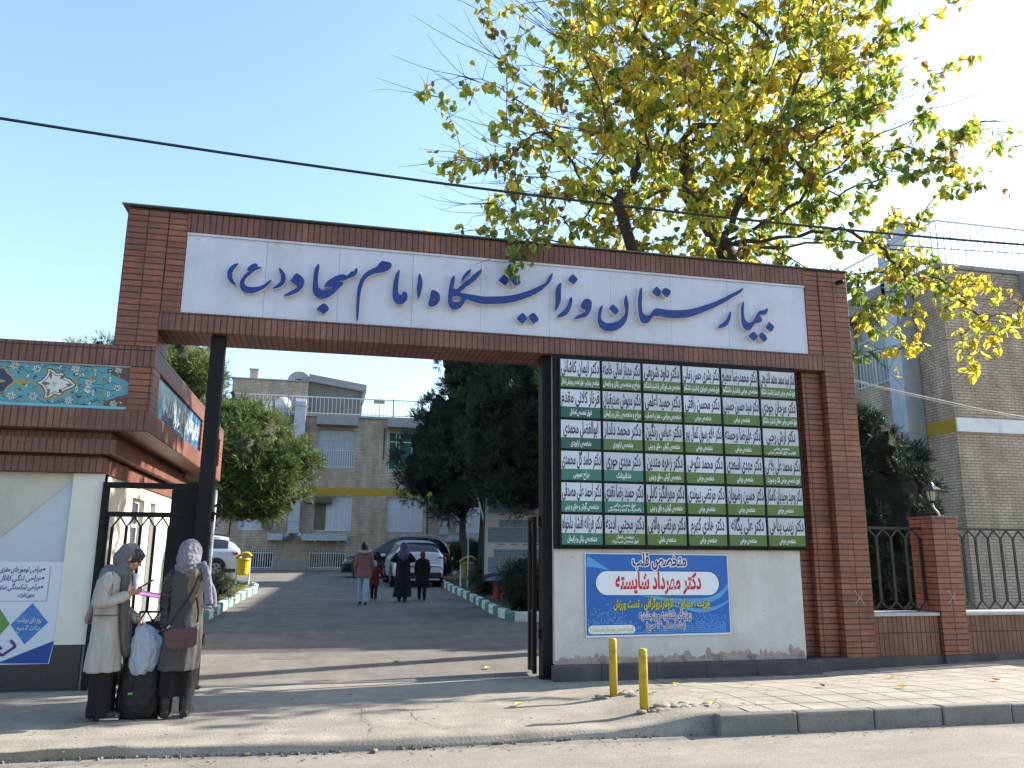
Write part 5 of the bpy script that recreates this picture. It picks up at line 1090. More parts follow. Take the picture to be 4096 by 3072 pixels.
    # hanging sprig in front of the sign
    for (cx, cz, m) in ((1.06,5.50,8),(.93,5.35,7),(1.16,5.72,9),(1.3,5.86,8)):
        for i in range(m): leaf(Vector((cx+R_.gauss(0,.07), -.28+R_.gauss(0,.05), cz+R_.gauss(0,.08))), .12, (.16,.21,.06) if R_.random() < .8 else YG)
    sh.tube([(1.5,.1,6.3),(1.3,-.2,6.02),(1.15,-.28,5.7),(.98,-.28,5.4)], [.012,.01,.007,.004], 4)
    br = part('branches', branch, bark, t, smooth=True); part('twigs', sh, twigm, t)
    me = np_mesh('crown', np.array(V)-np.array(t.location), np.array(F), leafm, C); part('crown', me, None, t)
mulberry()
# ---------------------------------------------------------------- pines
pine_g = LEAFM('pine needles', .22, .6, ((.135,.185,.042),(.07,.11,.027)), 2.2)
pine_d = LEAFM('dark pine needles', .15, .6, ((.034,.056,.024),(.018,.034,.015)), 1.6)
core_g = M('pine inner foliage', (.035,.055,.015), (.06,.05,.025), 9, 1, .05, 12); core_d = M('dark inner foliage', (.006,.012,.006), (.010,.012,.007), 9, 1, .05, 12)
def pine(lab, base, lobes, ntuft, seed, mat, core, nl=.16, nk=11, nw=.010, trunk=None, name='pine_tree', cat='tree', group='pine trees in the court'):
    t = thing(name, lab, cat, base, group); rng = np.random.default_rng(seed)
    L_ = [(np.array(c, float), np.array(r, float)) for c, r in lobes]; area = np.array([r[0]*r[1]+r[1]*r[2]+r[0]*r[2] for c, r in L_]); pr = area/area.sum()
    P, N_ = [], []; K = max(40, ntuft//22)
    while len(P) < K:
        i = rng.choice(len(L_), p=pr); c, r = L_[i]; u = rng.normal(size=3); u /= np.linalg.norm(u); s_ = rng.uniform(.80, 1.03)+.07*sin(u[0]*7+seed)*cos(u[2]*6+i)+.05*sin(u[1]*13+u[2]*11)
        p = c+u*r*s_
        if any(j != i and (((p-c2)/r2)**2).sum() < .55 for j, (c2, r2) in enumerate(L_)): continue
        P.append(p); n = u/r; N_.append(n/np.linalg.norm(n))
    P = np.array(P); N_ = np.array(N_); pick = rng.integers(0, K, ntuft); rp = (rng.uniform(.14,.30,K)*(nl/.13)**.8)[pick][:,None]
    u = rng.normal(size=(ntuft,3)); u /= np.linalg.norm(u, axis=1)[:,None]; u = u+N_[pick]*.65+np.array([0,0,.25]); u /= np.linalg.norm(u, axis=1)[:,None]
    P = P[pick]+u*rp*rng.uniform(.45,1.0,(ntuft,1)); dirs = u*.9+np.array([0,0,.25])+rng.normal(size=P.shape)*.15; dirs /= np.linalg.norm(dirs, axis=1)[:,None]
    dd = np.repeat(dirs, nk, 0); pp = np.repeat(P, nk, 0); m = len(dd)
    d2 = dd+rng.normal(size=dd.shape)*.45; d2 /= np.linalg.norm(d2, axis=1)[:,None]
    start = pp+dd*rng.uniform(-.10,.12,(m,1)); end = start+d2*(nl*rng.uniform(.7,1.25,(m,1)))
    side = np.cross(d2, rng.normal(size=dd.shape)); side /= np.linalg.norm(side, axis=1)[:,None]; side *= nw*rng.uniform(.7,1.3,(m,1))
    V = np.empty((m*3,3)); V[0::3] = start-side; V[1::3] = start+side; V[2::3] = end; F = np.arange(m*3).reshape(-1,3)
    me = np_mesh('crown', V-np.array(base), F, mat); part('crown', me, None, t)
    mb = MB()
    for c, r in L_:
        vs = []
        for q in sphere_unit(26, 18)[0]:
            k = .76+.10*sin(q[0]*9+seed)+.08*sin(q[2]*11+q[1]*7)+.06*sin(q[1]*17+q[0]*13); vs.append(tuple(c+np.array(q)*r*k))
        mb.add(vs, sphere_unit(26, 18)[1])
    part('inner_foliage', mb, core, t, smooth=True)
    mb = MB()
    for pts, rs in (trunk or []): mb.tube(smooth_loop(pts, 4, False), [lerp(rs[0], rs[1], i/(4*(len(pts)-1))) for i in range(4*(len(pts)-1)+1)], 10)
    if trunk: part('trunk', mb, bark, t, smooth=True)
    return t
def lobes_from(core, extra, seed, j=.9):
    r = random.Random(seed); out = [core]
    (cx,cy,cz),(rx,ry,rz) = core
    for i in range(extra):
        u = Vector((r.gauss(0,1),r.gauss(0,1),r.gauss(0,1))).normalized(); s_ = r.uniform(.28,.42)
        out.append(((cx+u.x*rx*.80*j,cy+u.y*ry*.80*j,cz+u.z*rz*.80*j),(rx*s_*1.25,ry*s_*1.25,rz*s_*1.1)))
    return out
g = gz(13)+.15
pine('round sunlit green pine right behind the left gate post', (-5.0,13.5,g), [((-4.6,13.2,4.3),(1.0,1.1,1.45)),((-3.1,13.4,3.95),(.95,1.0,1.35)),((-3.9,13.8,4.9),(1.0,1.1,.9)),((-2.75,13.6,3.3),(.75,.8,.72)),((-4.4,13.0,3.1),(.9,.9,.6)),((-3.6,13.2,2.9),(.6,.7,.5))]+lobes_from(((-3.8,13.4,4.1),(1.75,1.2,1.5)),7,3), 7500, 3, pine_g, core_g, .13, 11, .008, trunk=[([(-5.0,13.5,g),(-4.95,13.5,1.6),(-4.3,13.4,3.4)],(.13,.08))])
pine('tall light green pine showing above the gatehouse roof', (-6.6,14.5,g), lobes_from(((-6.4,14.5,6.1),(1.7,1.5,1.75)),9,5)+[((-8.1,14.6,6.7),(1.2,1.1,.95)),((-5.4,14.3,5.2),(1.0,1.0,1.1)),((-5.7,14.4,6.9),(1.0,1,.9)),((-6.6,14.5,4.6),(1.2,1.1,.9))], 6500, 8, pine_g, core_g, .14, 11, .008, trunk=[([(-6.6,14.5,g),(-6.5,14.5,2.6),(-6.4,14.5,5)],(.16,.09))])
g2 = gz(21)+.15
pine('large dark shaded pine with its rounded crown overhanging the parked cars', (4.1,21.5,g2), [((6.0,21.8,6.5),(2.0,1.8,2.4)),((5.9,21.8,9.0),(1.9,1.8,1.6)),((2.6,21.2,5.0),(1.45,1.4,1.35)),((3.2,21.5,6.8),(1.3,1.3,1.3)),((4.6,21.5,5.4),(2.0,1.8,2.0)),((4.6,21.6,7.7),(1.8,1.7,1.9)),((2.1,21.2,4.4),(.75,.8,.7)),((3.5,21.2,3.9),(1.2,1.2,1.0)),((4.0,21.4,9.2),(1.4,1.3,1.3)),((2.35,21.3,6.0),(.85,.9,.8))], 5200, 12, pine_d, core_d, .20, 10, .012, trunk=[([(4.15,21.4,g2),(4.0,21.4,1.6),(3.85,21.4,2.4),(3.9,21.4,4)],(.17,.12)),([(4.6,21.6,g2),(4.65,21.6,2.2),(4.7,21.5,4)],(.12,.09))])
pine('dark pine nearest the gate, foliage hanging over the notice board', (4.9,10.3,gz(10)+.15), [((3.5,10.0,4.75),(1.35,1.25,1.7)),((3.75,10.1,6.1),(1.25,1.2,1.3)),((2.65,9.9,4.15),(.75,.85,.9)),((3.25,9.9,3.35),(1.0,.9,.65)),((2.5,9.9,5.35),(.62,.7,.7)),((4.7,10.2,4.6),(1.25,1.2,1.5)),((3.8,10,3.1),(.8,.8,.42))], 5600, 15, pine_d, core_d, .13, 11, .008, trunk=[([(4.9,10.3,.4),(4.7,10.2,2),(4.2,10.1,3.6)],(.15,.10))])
pine('greener pine branch crown peeking out beside the top of the board', (6.2,8.6,gz(8.6)+.15), [((4.6,8.2,5.75),(.95,.9,.8)),((5.6,8.5,5.2),(1.2,1.1,1.3))], 1900, 17, pine_g, core_d, .14, 11, .008, trunk=[([(6.2,8.6,.35),(6.1,8.6,2),(5.8,8.5,4)],(.12,.09))])
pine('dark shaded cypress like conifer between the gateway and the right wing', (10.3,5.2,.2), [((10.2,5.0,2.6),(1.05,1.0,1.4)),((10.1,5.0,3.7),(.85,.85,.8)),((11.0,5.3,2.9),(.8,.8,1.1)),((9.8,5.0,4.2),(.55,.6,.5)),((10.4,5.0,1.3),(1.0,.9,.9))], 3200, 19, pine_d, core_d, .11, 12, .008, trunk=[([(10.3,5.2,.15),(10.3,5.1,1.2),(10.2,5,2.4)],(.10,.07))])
# shrubs
pine('dark juniper bush behind the folded gate leaf', (2.95,8.0,gz(8)+.12), [((2.95,8.0,.85),(.42,.5,.55)),((3.3,8.1,.75),(.4,.45,.45)),((3.05,8.0,1.25),(.28,.3,.3))], 1300, 23, pine_d, core_d, .07, 10, .005, name='shrub', cat='bush', group='shrubs in the planting beds')
pine('rounded dark shrub on the turf bed behind the post', (-4.05,11.2,gz(11)+.12), [((-4.05,11.2,.75),(.42,.4,.36)),((-4.3,11.4,.7),(.4,.4,.3))], 900, 24, pine_d, core_d, .07, 10, .005, name='shrub', cat='bush', group='shrubs in the planting beds')
pine('low leafy shrub between the yellow bin and the notice board', (3.2,13.2,gz(13)+.12), [((3.2,13.2,.95),(.45,.5,.45)),((3.7,13.4,1.1),(.5,.5,.6)),((3.1,12.6,.75),(.3,.3,.28))], 1100, 25, pine_d, core_d, .09, 9, .008, name='shrub', cat='bush', group='shrubs in the planting beds')
pine('dark clipped hedge clump behind the black parked car', (5.2,27.0,gz(27)+.1), [((5.2,27,1.5),(1.5,.7,.75)),((7.2,27.2,1.5),(1.6,.7,.8))], 1600, 26, pine_d, core_d, .10, 9, .010, name='shrub', cat='bush', group='shrubs in the planting beds')
# turf tufts
rng = np.random.default_rng(2); m = 9000; x = rng.uniform(-6.5,-3.75,m); y = rng.uniform(8,18.4,m); z = np.array([gz(a) for a in y])+.14; h = rng.uniform(.02,.06,m)
V = np.empty((m*3,3)); dx = rng.normal(size=(m,2))*.02; V[0::3] = np.c_[x-.006,y,z]; V[1::3] = np.c_[x+.006,y,z]; V[2::3] = np.c_[x+dx[:,0],y+dx[:,1],z+h]
o = part('grass', np_mesh('grass', V, np.arange(m*3).reshape(-1,3), LEAFM('turf blade', .3, .7, ((.16,.17,.04),(.10,.14,.03)), 5)), None); tag(o, 'thin dry turf on the left planting bed', 'grass', kind='stuff')
m = 5000; x = rng.uniform(2.8,8,m); y = rng.uniform(7.2,20,m); z = np.array([gz(a) for a in y])+.14; h = rng.uniform(.03,.10,m); V = np.empty((m*3,3)); dx = rng.normal(size=(m,2))*.04; V[0::3] = np.c_[x-.012,y,z]; V[1::3] = np.c_[x+.012,y,z]; V[2::3] = np.c_[x+dx[:,0],y+dx[:,1],z+h]
o = part('ground_cover', np_mesh('ground_cover', V, np.arange(m*3).reshape(-1,3), LEAFM('ground cover', .2, .8, ((.04,.09,.03),(.02,.05,.02)), 5)), None); tag(o, 'dark ground cover in the right planting bed', 'plants', kind='stuff')
# ---------------------------------------------------------------- notice board
def NB():
    m = MB(); m.X = Matrix.Translation((.175,2.4,-.195)) @ Matrix.Diagonal((1.126,1,1.126,1)); return m
nb = thing('notice_board', 'white direction board with rows of blue boxes on red legs in the right bed', 'board', (3.45,11.0,gz(11)+.14))
Yb = 8.6; mb = NB(); mb.box(2.27,4.4,Yb,Yb+.06,.98,3.25); part('panel', mb, M('board white', (.50,.48,.46), (.44,.43,.42), 2, .5), nb)
mb = NB(); mb.box(2.25,2.27,Yb-.01,Yb+.07,.96,3.27); mb.box(2.27,4.42,Yb-.01,Yb+.07,.955,.98); mb.box(4.4,4.42,Yb-.01,Yb+.07,.98,3.27); part('frame', mb, black2, nb)
bb = M('board blue box', (.17,.24,.31), (.15,.22,.29), 2, .5); bd = M('board dark line', (.04,.05,.08), (.05,.06,.09), 2, .5)
mb = NB()
rows = [(2.90,[2.62,2.97]),(2.70,[2.36,2.65,2.94,3.23]),(2.38,[2.62,2.91,3.2]),(2.20,[2.36,2.65,2.94,3.23,3.52]),(2.02,[2.36,2.65,2.94,3.23,3.52]),(1.69,[2.50,2.79,3.08,3.37]),(1.51,[2.36,2.65,2.94,3.23,3.52]),(1.33,[2.36,2.65,2.94,3.23,3.52])]
tb = NB()
for z, xs_ in rows:
    mb = NB()
    for x in xs_:
        mb.box(x,x+.275,Yb-.004,Yb-.001,z-.165,z,1); mb.box(x+.008,x+.267,Yb-.007,Yb-.0045,z-.157,z-.008,0); tb.box(x+.06,x+.215,Yb-.009,Yb-.0075,z-.05,z-.04)
    part('box_row', mb, [bb, bd], nb)
for z in (2.50,1.80): 
    for x in (2.6,2.9,3.2): tb.box(x,x+.16,Yb-.004,Yb-.001,z,z+.014)
    tb.box(3.42,3.6,Yb-.004,Yb-.001,z-.002,z+.022)
part('print_lines', tb, bd, nb)
mb = NB(); flatpoly(mb, smooth_loop([(2.27,1.0),(2.27,1.10),(2.5,1.15),(2.8,1.11),(3.1,1.04),(3.4,1.0),(3.4,.985),(2.3,.985)],4), Yb-.002, 0, FP); flatpoly(mb, smooth_loop([(2.33,1.0),(2.5,1.07),(2.75,1.08),(3.0,1.03),(3.2,.99),(2.4,.985)],4), Yb-.003, 1, FP); part('wave', mb, [M('board purple', (.06,.03,.14), (.06,.03,.14), 2, .5), M('board sky', (.12,.28,.42), (.12,.28,.42), 2, .5)], nb)
mb = NB(); mb.box(2.52,2.635,Yb+.07,Yb+.15,.52,3.1); mb.box(2.665,2.78,Yb+.07,Yb+.15,.52,3.1); part('leg', mb, M('orange red paint', (.42,.045,.02), (.36,.04,.02), 4, .5), nb)
mb = NB(); mb.box(3.9,4.05,Yb+.07,Yb+.15,.52,3.1); part('leg', mb, MATS['orange red paint'], nb)
mb = NB(); mb.box(2.62,2.68,Yb+.06,Yb+.17,.5,1.0); part('leg_post', mb, black2, nb)
lpz = gz(14)+.1; t = thing('lamp_post', 'thin white post with a bent arm between the pine trunks', 'lamp post', (2.95,14.8,lpz)); mb = MB(); mb.tube([(2.95,14.8,lpz),(2.95,14.8,2.5),(2.98,14.8,2.62),(3.08,14.8,2.74)], .02, 8); part('pole', mb, frame_g, t)
mb = MB(); mb.ell((3.12,14.8,2.78), (.09,.06,.04)); part('lamp_head', mb, frame_g, t)
t = part('barrier_arm', MB().bar((3.06,14.2,3.5),(3.40,14.2,2.35),.045), frame_g); tag(t, 'white slanting pole beside the upper left corner of the notice board', 'pole')
# ---------------------------------------------------------------- litter bins
yb = M('yellow bin plastic', (.62,.43,.005), (.55,.38,.008), 5, .35); yb2 = M('shaded yellow bin plastic', (.20,.17,.02), (.16,.13,.02), 5, .5)  # second yellow carries the shade under the pines in its colour
def bin_(x, y, z, mat, lab, s=1.):
    t = thing('litter_bin', lab, 'bin', (x,y,z), 'yellow litter bins')
    def B(mb): mb.X = Matrix.Translation((x,y,z)) @ Matrix.Scale(s,4); return mb
    mb = B(MB()); mb.tube([(.03,0,.30),(.03,0,.34),(.03,0,.78)], [.16,.185,.215], 16, flat=.85); part('body', mb, mat, t, smooth=False, bevel=.006)
    mb = B(MB()); mb.tube([(.03,0,.76),(.03,0,.80),(.03,0,.84)], [.235,.235,.22], 16, flat=.85); mb.tube(smooth_loop([(-.20,0,.83),(-.05,0,.95),(.15,0,.99),(.27,0,.90)],4,False), .05, 10, flat=3.2); part('lid', mb, mat, t, smooth=True)
    for xx in (-.17,.23):
        mb = B(MB()); mb.tube([(xx,.0,-.05),(xx,.0,.82)], .028, 10); part('leg', mb, frame_w, t)
bin_(-3.98,17.6,gz(17.6)+.14,yb,'bright yellow lidded bin on white legs at the tip of the left bed')
bin_(3.0,15.4,gz(15.4)+.12,yb2,'yellow bin coloured darker for shade beneath the dark pines',1.0)
# ---------------------------------------------------------------- cables
cb_ = M('cable black', (.012,.012,.013), (.02,.02,.02), 20, .6)
mb = MB(); pts = []
for i in range(61):
    u = i/60; x = -9+u*22; pts.append((x, -1, 6.52-.0485*(x+9)*1.0+.0030*(x+9)**2-.00004*(x+9)**3))
CABZ = lambda x: float(np.interp(x, [-9,-5.24,-.68,2.26,5.5,8.61,13,20], [6.56,6.365,6.195,6.075,6.10,6.163,6.32,6.7]))
xs_ = np.linspace(-12, 22, 90); k_ = np.poly1d(np.polyfit([-5.24,-.68,2.26,8.61], [6.365,6.195,6.075,6.163], 2))
mb.tube([(x, -1, float(k_(x))) for x in xs_], .019, 6); o = part('cable', mb, cb_); tag(o, 'thick black overhead cable running across the whole sky', 'cable', 'overhead cables')
mb = MB(); mb.tube([(x, -.55, float(k_(x))+.02+.010*(x-5.5)) for x in xs_[45:]], .008, 5); o = part('cable', mb, cb_); tag(o, 'thin second cable beside the thick one on the right', 'cable', 'overhead cables')
wl_ = M('pale wire', (.55,.50,.46), (.45,.40,.38), 20, .5)
for i, (dz, lab) in enumerate(((0,'upper pale wire from the gateway column to the right edge'),(-.035,'lower pale wire from the gateway column to the right edge'))):
    mb = MB(); mb.tube(smooth_loop([(6.26,.6,4.62+dz),(7.0,1,4.42+dz*.6),(8.57,1,4.16+dz),(10.26,1,3.94+dz),(14,1,3.65+dz)], 5, False), .008, 5); o = part('wire', mb, wl_); tag(o, lab, 'wire', 'pale wires from the gateway column')
# ---------------------------------------------------------------- fallen leaves
fl = [(.62,-1.9),(2.75,-1.0),(2.35,-2.75),(4.9,-2.2),(3.4,-1.6),(5.6,-1.1),(.9,1.15),(6.4,-1.9),(2.6,-1.35),(7.3,-2.2),(-.3,1.9),(5.2,-3.9),(6.9,-2.8),(4.1,-1.9)]
R_ = random.Random(12); protos = []
for k, (c, nm_) in enumerate((((.62,.48,.05),'yellow'),((.30,.15,.07),'brown'))):
    mb = MB(); P = [(0,0),(.035,.03),(.08,.034),(.12,.016),(.145,0),(.12,-.016),(.08,-.034),(.035,-.03)]
    mb.add([(a-.07, b, .012+.9*abs(b)*.6+.12*(a-.07)**2/.07) for a, b in P]+[(.0,0,.004)], [(8,i,(i+1) % 8) for i in range(8)])
    protos.append((mb.mesh('fallen_leaf', LEAFM('fallen leaf '+nm_, .3, .6, (c, tuple(q*.7 for q in c)), 12)), nm_))
LL = ['dry %s leaf lying between the two bollard shadows','dry %s leaf on the tiles close to the dark plinth','curled %s leaf by the kerb end beside the broken concrete','small %s leaf on the tiles below the inner brick column','dry %s leaf on the tiles right of the broken concrete','small %s leaf on the tiles at the foot of the outer brick column','dry %s leaf inside the gate near the folded leaf','dry %s leaf on the tiles in front of the short railing','small %s leaf at the plinth right behind the bollards','dry %s leaf on the tiles at the far right','dry %s leaf on the driveway in the middle of the gateway','dry %s leaf lying on the street','small %s leaf near the kerb at the right','small %s leaf on the tiles under the right half of the board']
for i, (x, y) in enumerate(fl):
    me, nm_ = protos[0 if R_.random() < .45 or i in (0,2,8) else 1]; o = D.objects.new('fallen_leaf', me); COL.objects.link(o)
    z = (gz(y)+.004) if y > .2 else (-.024 if y < -3.3 else ground_h(x, y)+.006); o.location = (x,y,z); o.rotation_euler = (R_.uniform(-.2,.2), R_.uniform(-.2,.2), R_.uniform(0,6.28)); o.scale = (.8,)*3 if i % 3 else (.95,)*3
    tag(o, LL[i] % nm_, 'leaf', 'fallen leaves')
# ---------------------------------------------------------------- cars
def paint(name, c, rough=.25, metal=.2):
    m = M(name, c, [x*.93 for x in c], 3, rough, metal=metal); m.node_tree.nodes['Principled BSDF'].inputs['Coat Weight'].default_value = .6; return m
tyre = M('tyre rubber', (.012,.012,.012), (.02,.02,.02), 12, .85); rimm = M('alloy rim', (.40,.41,.42), (.3,.31,.32), 6, .3, metal=.7); trimm = M('black trim', (.012,.012,.014), (.02,.02,.022), 9, .55)
tail = M('tail lamp red', (.45,.01,.012), (.35,.01,.012), 6, .2); platem = M('number plate', (.6,.6,.6), (.55,.55,.56), 6, .5); lampw = M('clear lamp', (.55,.57,.6), (.5,.52,.55), 6, .1)
def car(lab, loc, rz, pt, L=4.4, W=1.82, H=1.62, group='cars parked in the court', style='suv'):
    t = thing('parked_car', lab, 'car', loc, group, rz)
    # stations from the front (x = +L/2) to the rear; width factor, shoulder z, roof z, roof half-width factor
    st = [(.50,.74,.60,.62,.6),(.485,.88,.74,.77,.78),(.40,.95,.86,.92,.86),(.27,.985,.95,1.03,.86),(.22,.99,.97,1.08,.82),(.10,1,.99,1.50,.72),(.0,1,1.0,H-.03,.72),(-.15,1,1.01,H,.73),(-.30,1,1.02,H-.03,.71),(-.40,.985,1.04,H-.10,.69),(-.455,.97,1.05,1.36,.70),(-.485,.95,1.05,1.12,.80),(-.495,.93,.90,.95,.88),(-.50,.90,.62,.66,.90)]
    n = 9; hw = W/2
    mb = MB(); vs = []
    for x, wf, zs_, zr, rf in st:
        w = hw*wf; a = hw*rf*min(1, wf+.02)
        for y, z in ((0,.20),(w*.86,.20),(w*.97,.30),(w,.55),(w*.985,zs_-.05),(w*.955,zs_),(a,zr-.055 if zr-zs_ > .1 else zr-.01),(a*.84,zr),(0,zr+.02)): vs.append((x*L, y, z))
    fs = []; ms = []; k = len(st)
    for i in range(k-1):
        for j in range(n-1):
            fs.append((i*n+j, (i+1)*n+j, (i+1)*n+j+1, i*n+j+1))
            g = (j == 5 and 4 <= i <= 8) or (j >= 6 and i in (4,)) or (j >= 6 and i in (9,10)) 
            ms.append(1 if g else (2 if j <= 1 else 0))
    fs.append(tuple(range(n-1,-1,-1))); ms.append(0); fs.append(tuple((k-1)*n+j for j in range(n))); ms.append(0)
    for f_, m in zip(fs, ms): pass
    mb.v = [tuple(v) for v in vs]; mb.f = fs; mb.m = ms
    me = mb.mesh('car_src', [pt, glassd, trimm]); o = D.objects.new('tmp', me); COL.objects.link(o)
    mi = o.modifiers.new('m', 'MIRROR'); mi.use_axis = (False, True, False); mi.use_clip = True; mi.merge_threshold = .002
    ss = o.modifiers.new('s', 'SUBSURF'); ss.levels = 2; nm = evalmesh(o); D.objects.remove(o)
    for idx, pname in ((0,'body'),(1,'window'),(2,'sill')):
        bm = bmesh.new(); bm.from_mesh(nm); bmesh.ops.delete(bm, geom=[f for f in bm.faces if f.material_index != idx], context='FACES')
        for f in bm.faces: f.material_index = 0; f.smooth = True
        m2 = D.meshes.new(pname); bm.to_mesh(m2); bm.free(); m2.materials.append((pt, glassd, trimm)[idx]); part(pname, m2, None, t, local=True)
    for sx in (.315,-.30):
        for sy in (1,-1):
            x = sx*L; y0 = sy*(hw-.20); y1 = sy*(hw+.012)
            mb = MB(); mb.tube([(x,sy*(hw-.3),.36),(x,sy*(hw+.004),.36)], .40, 28); part('wheel_arch', mb, trimm, t, local=True)
            mb = MB(); mb.tube([(x,y0,.335),(x,y1-sy*.03,.335),(x,y1,.335)], [.335,.335,.315], 28); w = part('wheel', mb, tyre, t, local=True)
            mb = MB(); mb.tube([(x,y1,.335),(x,y1+sy*.006,.335)], .21, 20)
            r_ = part('rim', mb, rimm, w, local=True)
            mb = MB()
            for q in range(5): mb.bar((x+.06*cos(q*1.257+.6),y1+sy*.0075,.335+.06*sin(q*1.257+.6)),(x+.18*cos(q*1.257+.6),y1+sy*.0075,.335+.18*sin(q*1.257+.6)),.075,.003)
            part('rim_opening', mb, tyre, w, local=True)
    xr = -.5*L
    for sy in (1,-1):
        mb = MB(); mb.add([(xr*.985,sy*hw*.60,.99),(xr*.985,sy*hw*.60,.90),(xr*.90,sy*(hw*.985),.86),(xr*.86,sy*(hw*.99),1.0),(xr*.955-.03,sy*hw*.60,.99),(xr*.955-.03,sy*hw*.6,.9),(xr*.93-.035,sy*(hw*.985+.012),.86),(xr*.86,sy*(hw*.99+.012),1.0)], [(0,1,2,3),(4,5,6,7),(0,1,5,4),(1,2,6,5),(2,3,7,6),(3,0,4,7)])
        mb.ell((xr*.945,sy*hw*.80,.94), (.10,.19,.055)); part('tail_lamp', mb, tail, t, local=True, smooth=True)
        mb = MB(); mb.ell((.455*L,sy*hw*.74,.70), (.10,.17,.06)); part('headlamp', mb, lampw, t, local=True, smooth=True)
        mb = MB(); mb.ell((.17*L,sy*(hw+.09),1.03), (.07,.10,.06)); part('wing_mirror', mb, pt, t, local=True, smooth=True)
        mb = MB(); mb.tube([(.0*L,sy*hw*.66,H+.03),(-.15*L,sy*hw*.68,H+.055),(-.36*L,sy*hw*.66,H-.01)], .018, 6); part('roof_rail', mb, trimm if pt.name != 'black car paint' else rimm, t, local=True)
        for xx in (.03,-.15): mb = MB(); mb.box(xx*L-.09,xx*L+.06,sy*hw*.995-.008,sy*hw*.995+.012,.90,.925); part('door_handle', mb, pt, t, local=True)
    mb = MB(); mb.box(xr-.03,xr+.10,-hw*.86,hw*.86,.24,.46); part('bumper', mb, trimm, t, local=True, bevel=.04)
    mb = MB(); mb.box(xr-.012,xr+.05,-.26,.26,.74,.85); part('number_plate', mb, platem, t, local=True)
    return t
car('small white crossover parked with its rear towards the gate', (1.75,19.9,gz(19.9)+.005), pi/2+.02, paint('white car paint', (.62,.64,.68)), 4.1, 1.80, 1.56)
car('black sport utility car parked sideways behind the white crossover', (1.65,24.3,gz(24.3)), pi-.22, paint('black car paint', (.012,.018,.025), .15, .4), 4.5, 1.86, 1.70)
car('silver white sport utility car parked left with its tail by the yellow bin', (-7.0,25.0,gz(25)), pi+.06, paint('silver car paint', (.60,.62,.66)), 4.5, 1.84, 1.66)
# ---------------------------------------------------------------- people
skin = M('skin', (.42,.22,.15), (.36,.18,.12), 9, .5, .0004); skin.node_tree.nodes['Principled BSDF'].inputs['Subsurface Weight'].default_value = .1
def cloth(name, c, c2=None, rough=.9, b=.003): return M(name, c, c2 or [x*.82 for x in c], 5, rough, b, 13, stretch=(1,1,.35))
hairm = M('dark hair', (.02,.012,.010), (.035,.02,.015), 20, .5, .002, 90)
def rot(yaw, pitch=0): return (Matrix.Rotation(yaw, 3, 'Z') @ Matrix.Rotation(pitch, 3, 'Y'))
def head(mb, c, R, s=1.):
    """face looks along local +x"""
    q = lambda x, y, z: Vector(c)+R @ Vector((x*s, y*s, z*s)); E = lambda x, y, z, r: mb.ell(q(x,y,z), tuple(k*s for k in r), R)
    E(-.008,0,.022,(.098,.078,.092)); E(.025,0,-.045,(.066,.058,.068)); E(.052,0,-.085,(.032,.034,.024))
    mb.cap([q(.083,0,.022), q(.104,0,-.016), q(.098,0,-.024)], [.009*s,.013*s,.011*s]); E(.092,.014,-.028,(.010,.007,.007)); E(.092,-.014,-.028,(.010,.007,.007))
    E(.082,0,-.052,(.012,.024,.006)); E(.080,0,-.062,(.012,.020,.007)); E(.078,.032,.030,(.014,.026,.007)); E(.078,-.032,.030,(.014,.026,.007)); E(.055,.045,-.02,(.03,.022,.024)); E(.055,-.045,-.02,(.03,.022,.024))
    E(-.005,.080,-.005,(.018,.009,.030)); E(-.005,-.080,-.005,(.018,.009,.030))
def hand(mb, w, d, n, s=1., curl=.5, thumb=1):
    """w wrist, d direction of fingers, n palm normal"""
    d = Vector(d).normalized(); n = Vector(n); n = (n-d*n.dot(d)).normalized(); u = d.cross(n); w = Vector(w)
    R = Matrix((d, u, n)).transposed(); mb.ell(w+d*.045*s, (.05*s,.040*s,.015*s), R); mb.cap([w-d*.02*s, w+d*.02*s], [.024*s,.024*s])
    for k, (off, L_) in enumerate(((-.030,.062),(-.010,.074),(.011,.069),(.030,.054))):
        p = w+d*.082*s+u*off*s; a = curl*(.5+.1*k); p1 = p+(d*cos(a)+n*sin(a))*L_*.5*s; p2 = p1+(d*cos(a*2.1)+n*sin(a*2.1))*L_*.32*s; p3 = p2+(d*cos(a*2.8)+n*sin(a*2.8))*L_*.22*s
        mb.cap([p-d*.012*s, p1, p2, p3], [.0095*s,.0088*s,.008*s,.0068*s], 8)
    b = w+d*.028*s-u*.034*s*thumb; mb.cap([b, b+(d*.6-u*.7*thumb+n*.35).normalized()*.036*s, b+(d*.85-u*.55*thumb+n*.6).normalized()*.064*s], [.012*s,.0105*s,.0085*s], 8)
def eye(parent, c, R, s=1.):
    for sy in (.030,-.030):
        mb = MB(); mb.ell(Vector(c)+R @ Vector((.0835*s, sy*s, .012*s)), (.008*s,.012*s,.006*s), R); part('eye', mb, hairm, parent, smooth=True)
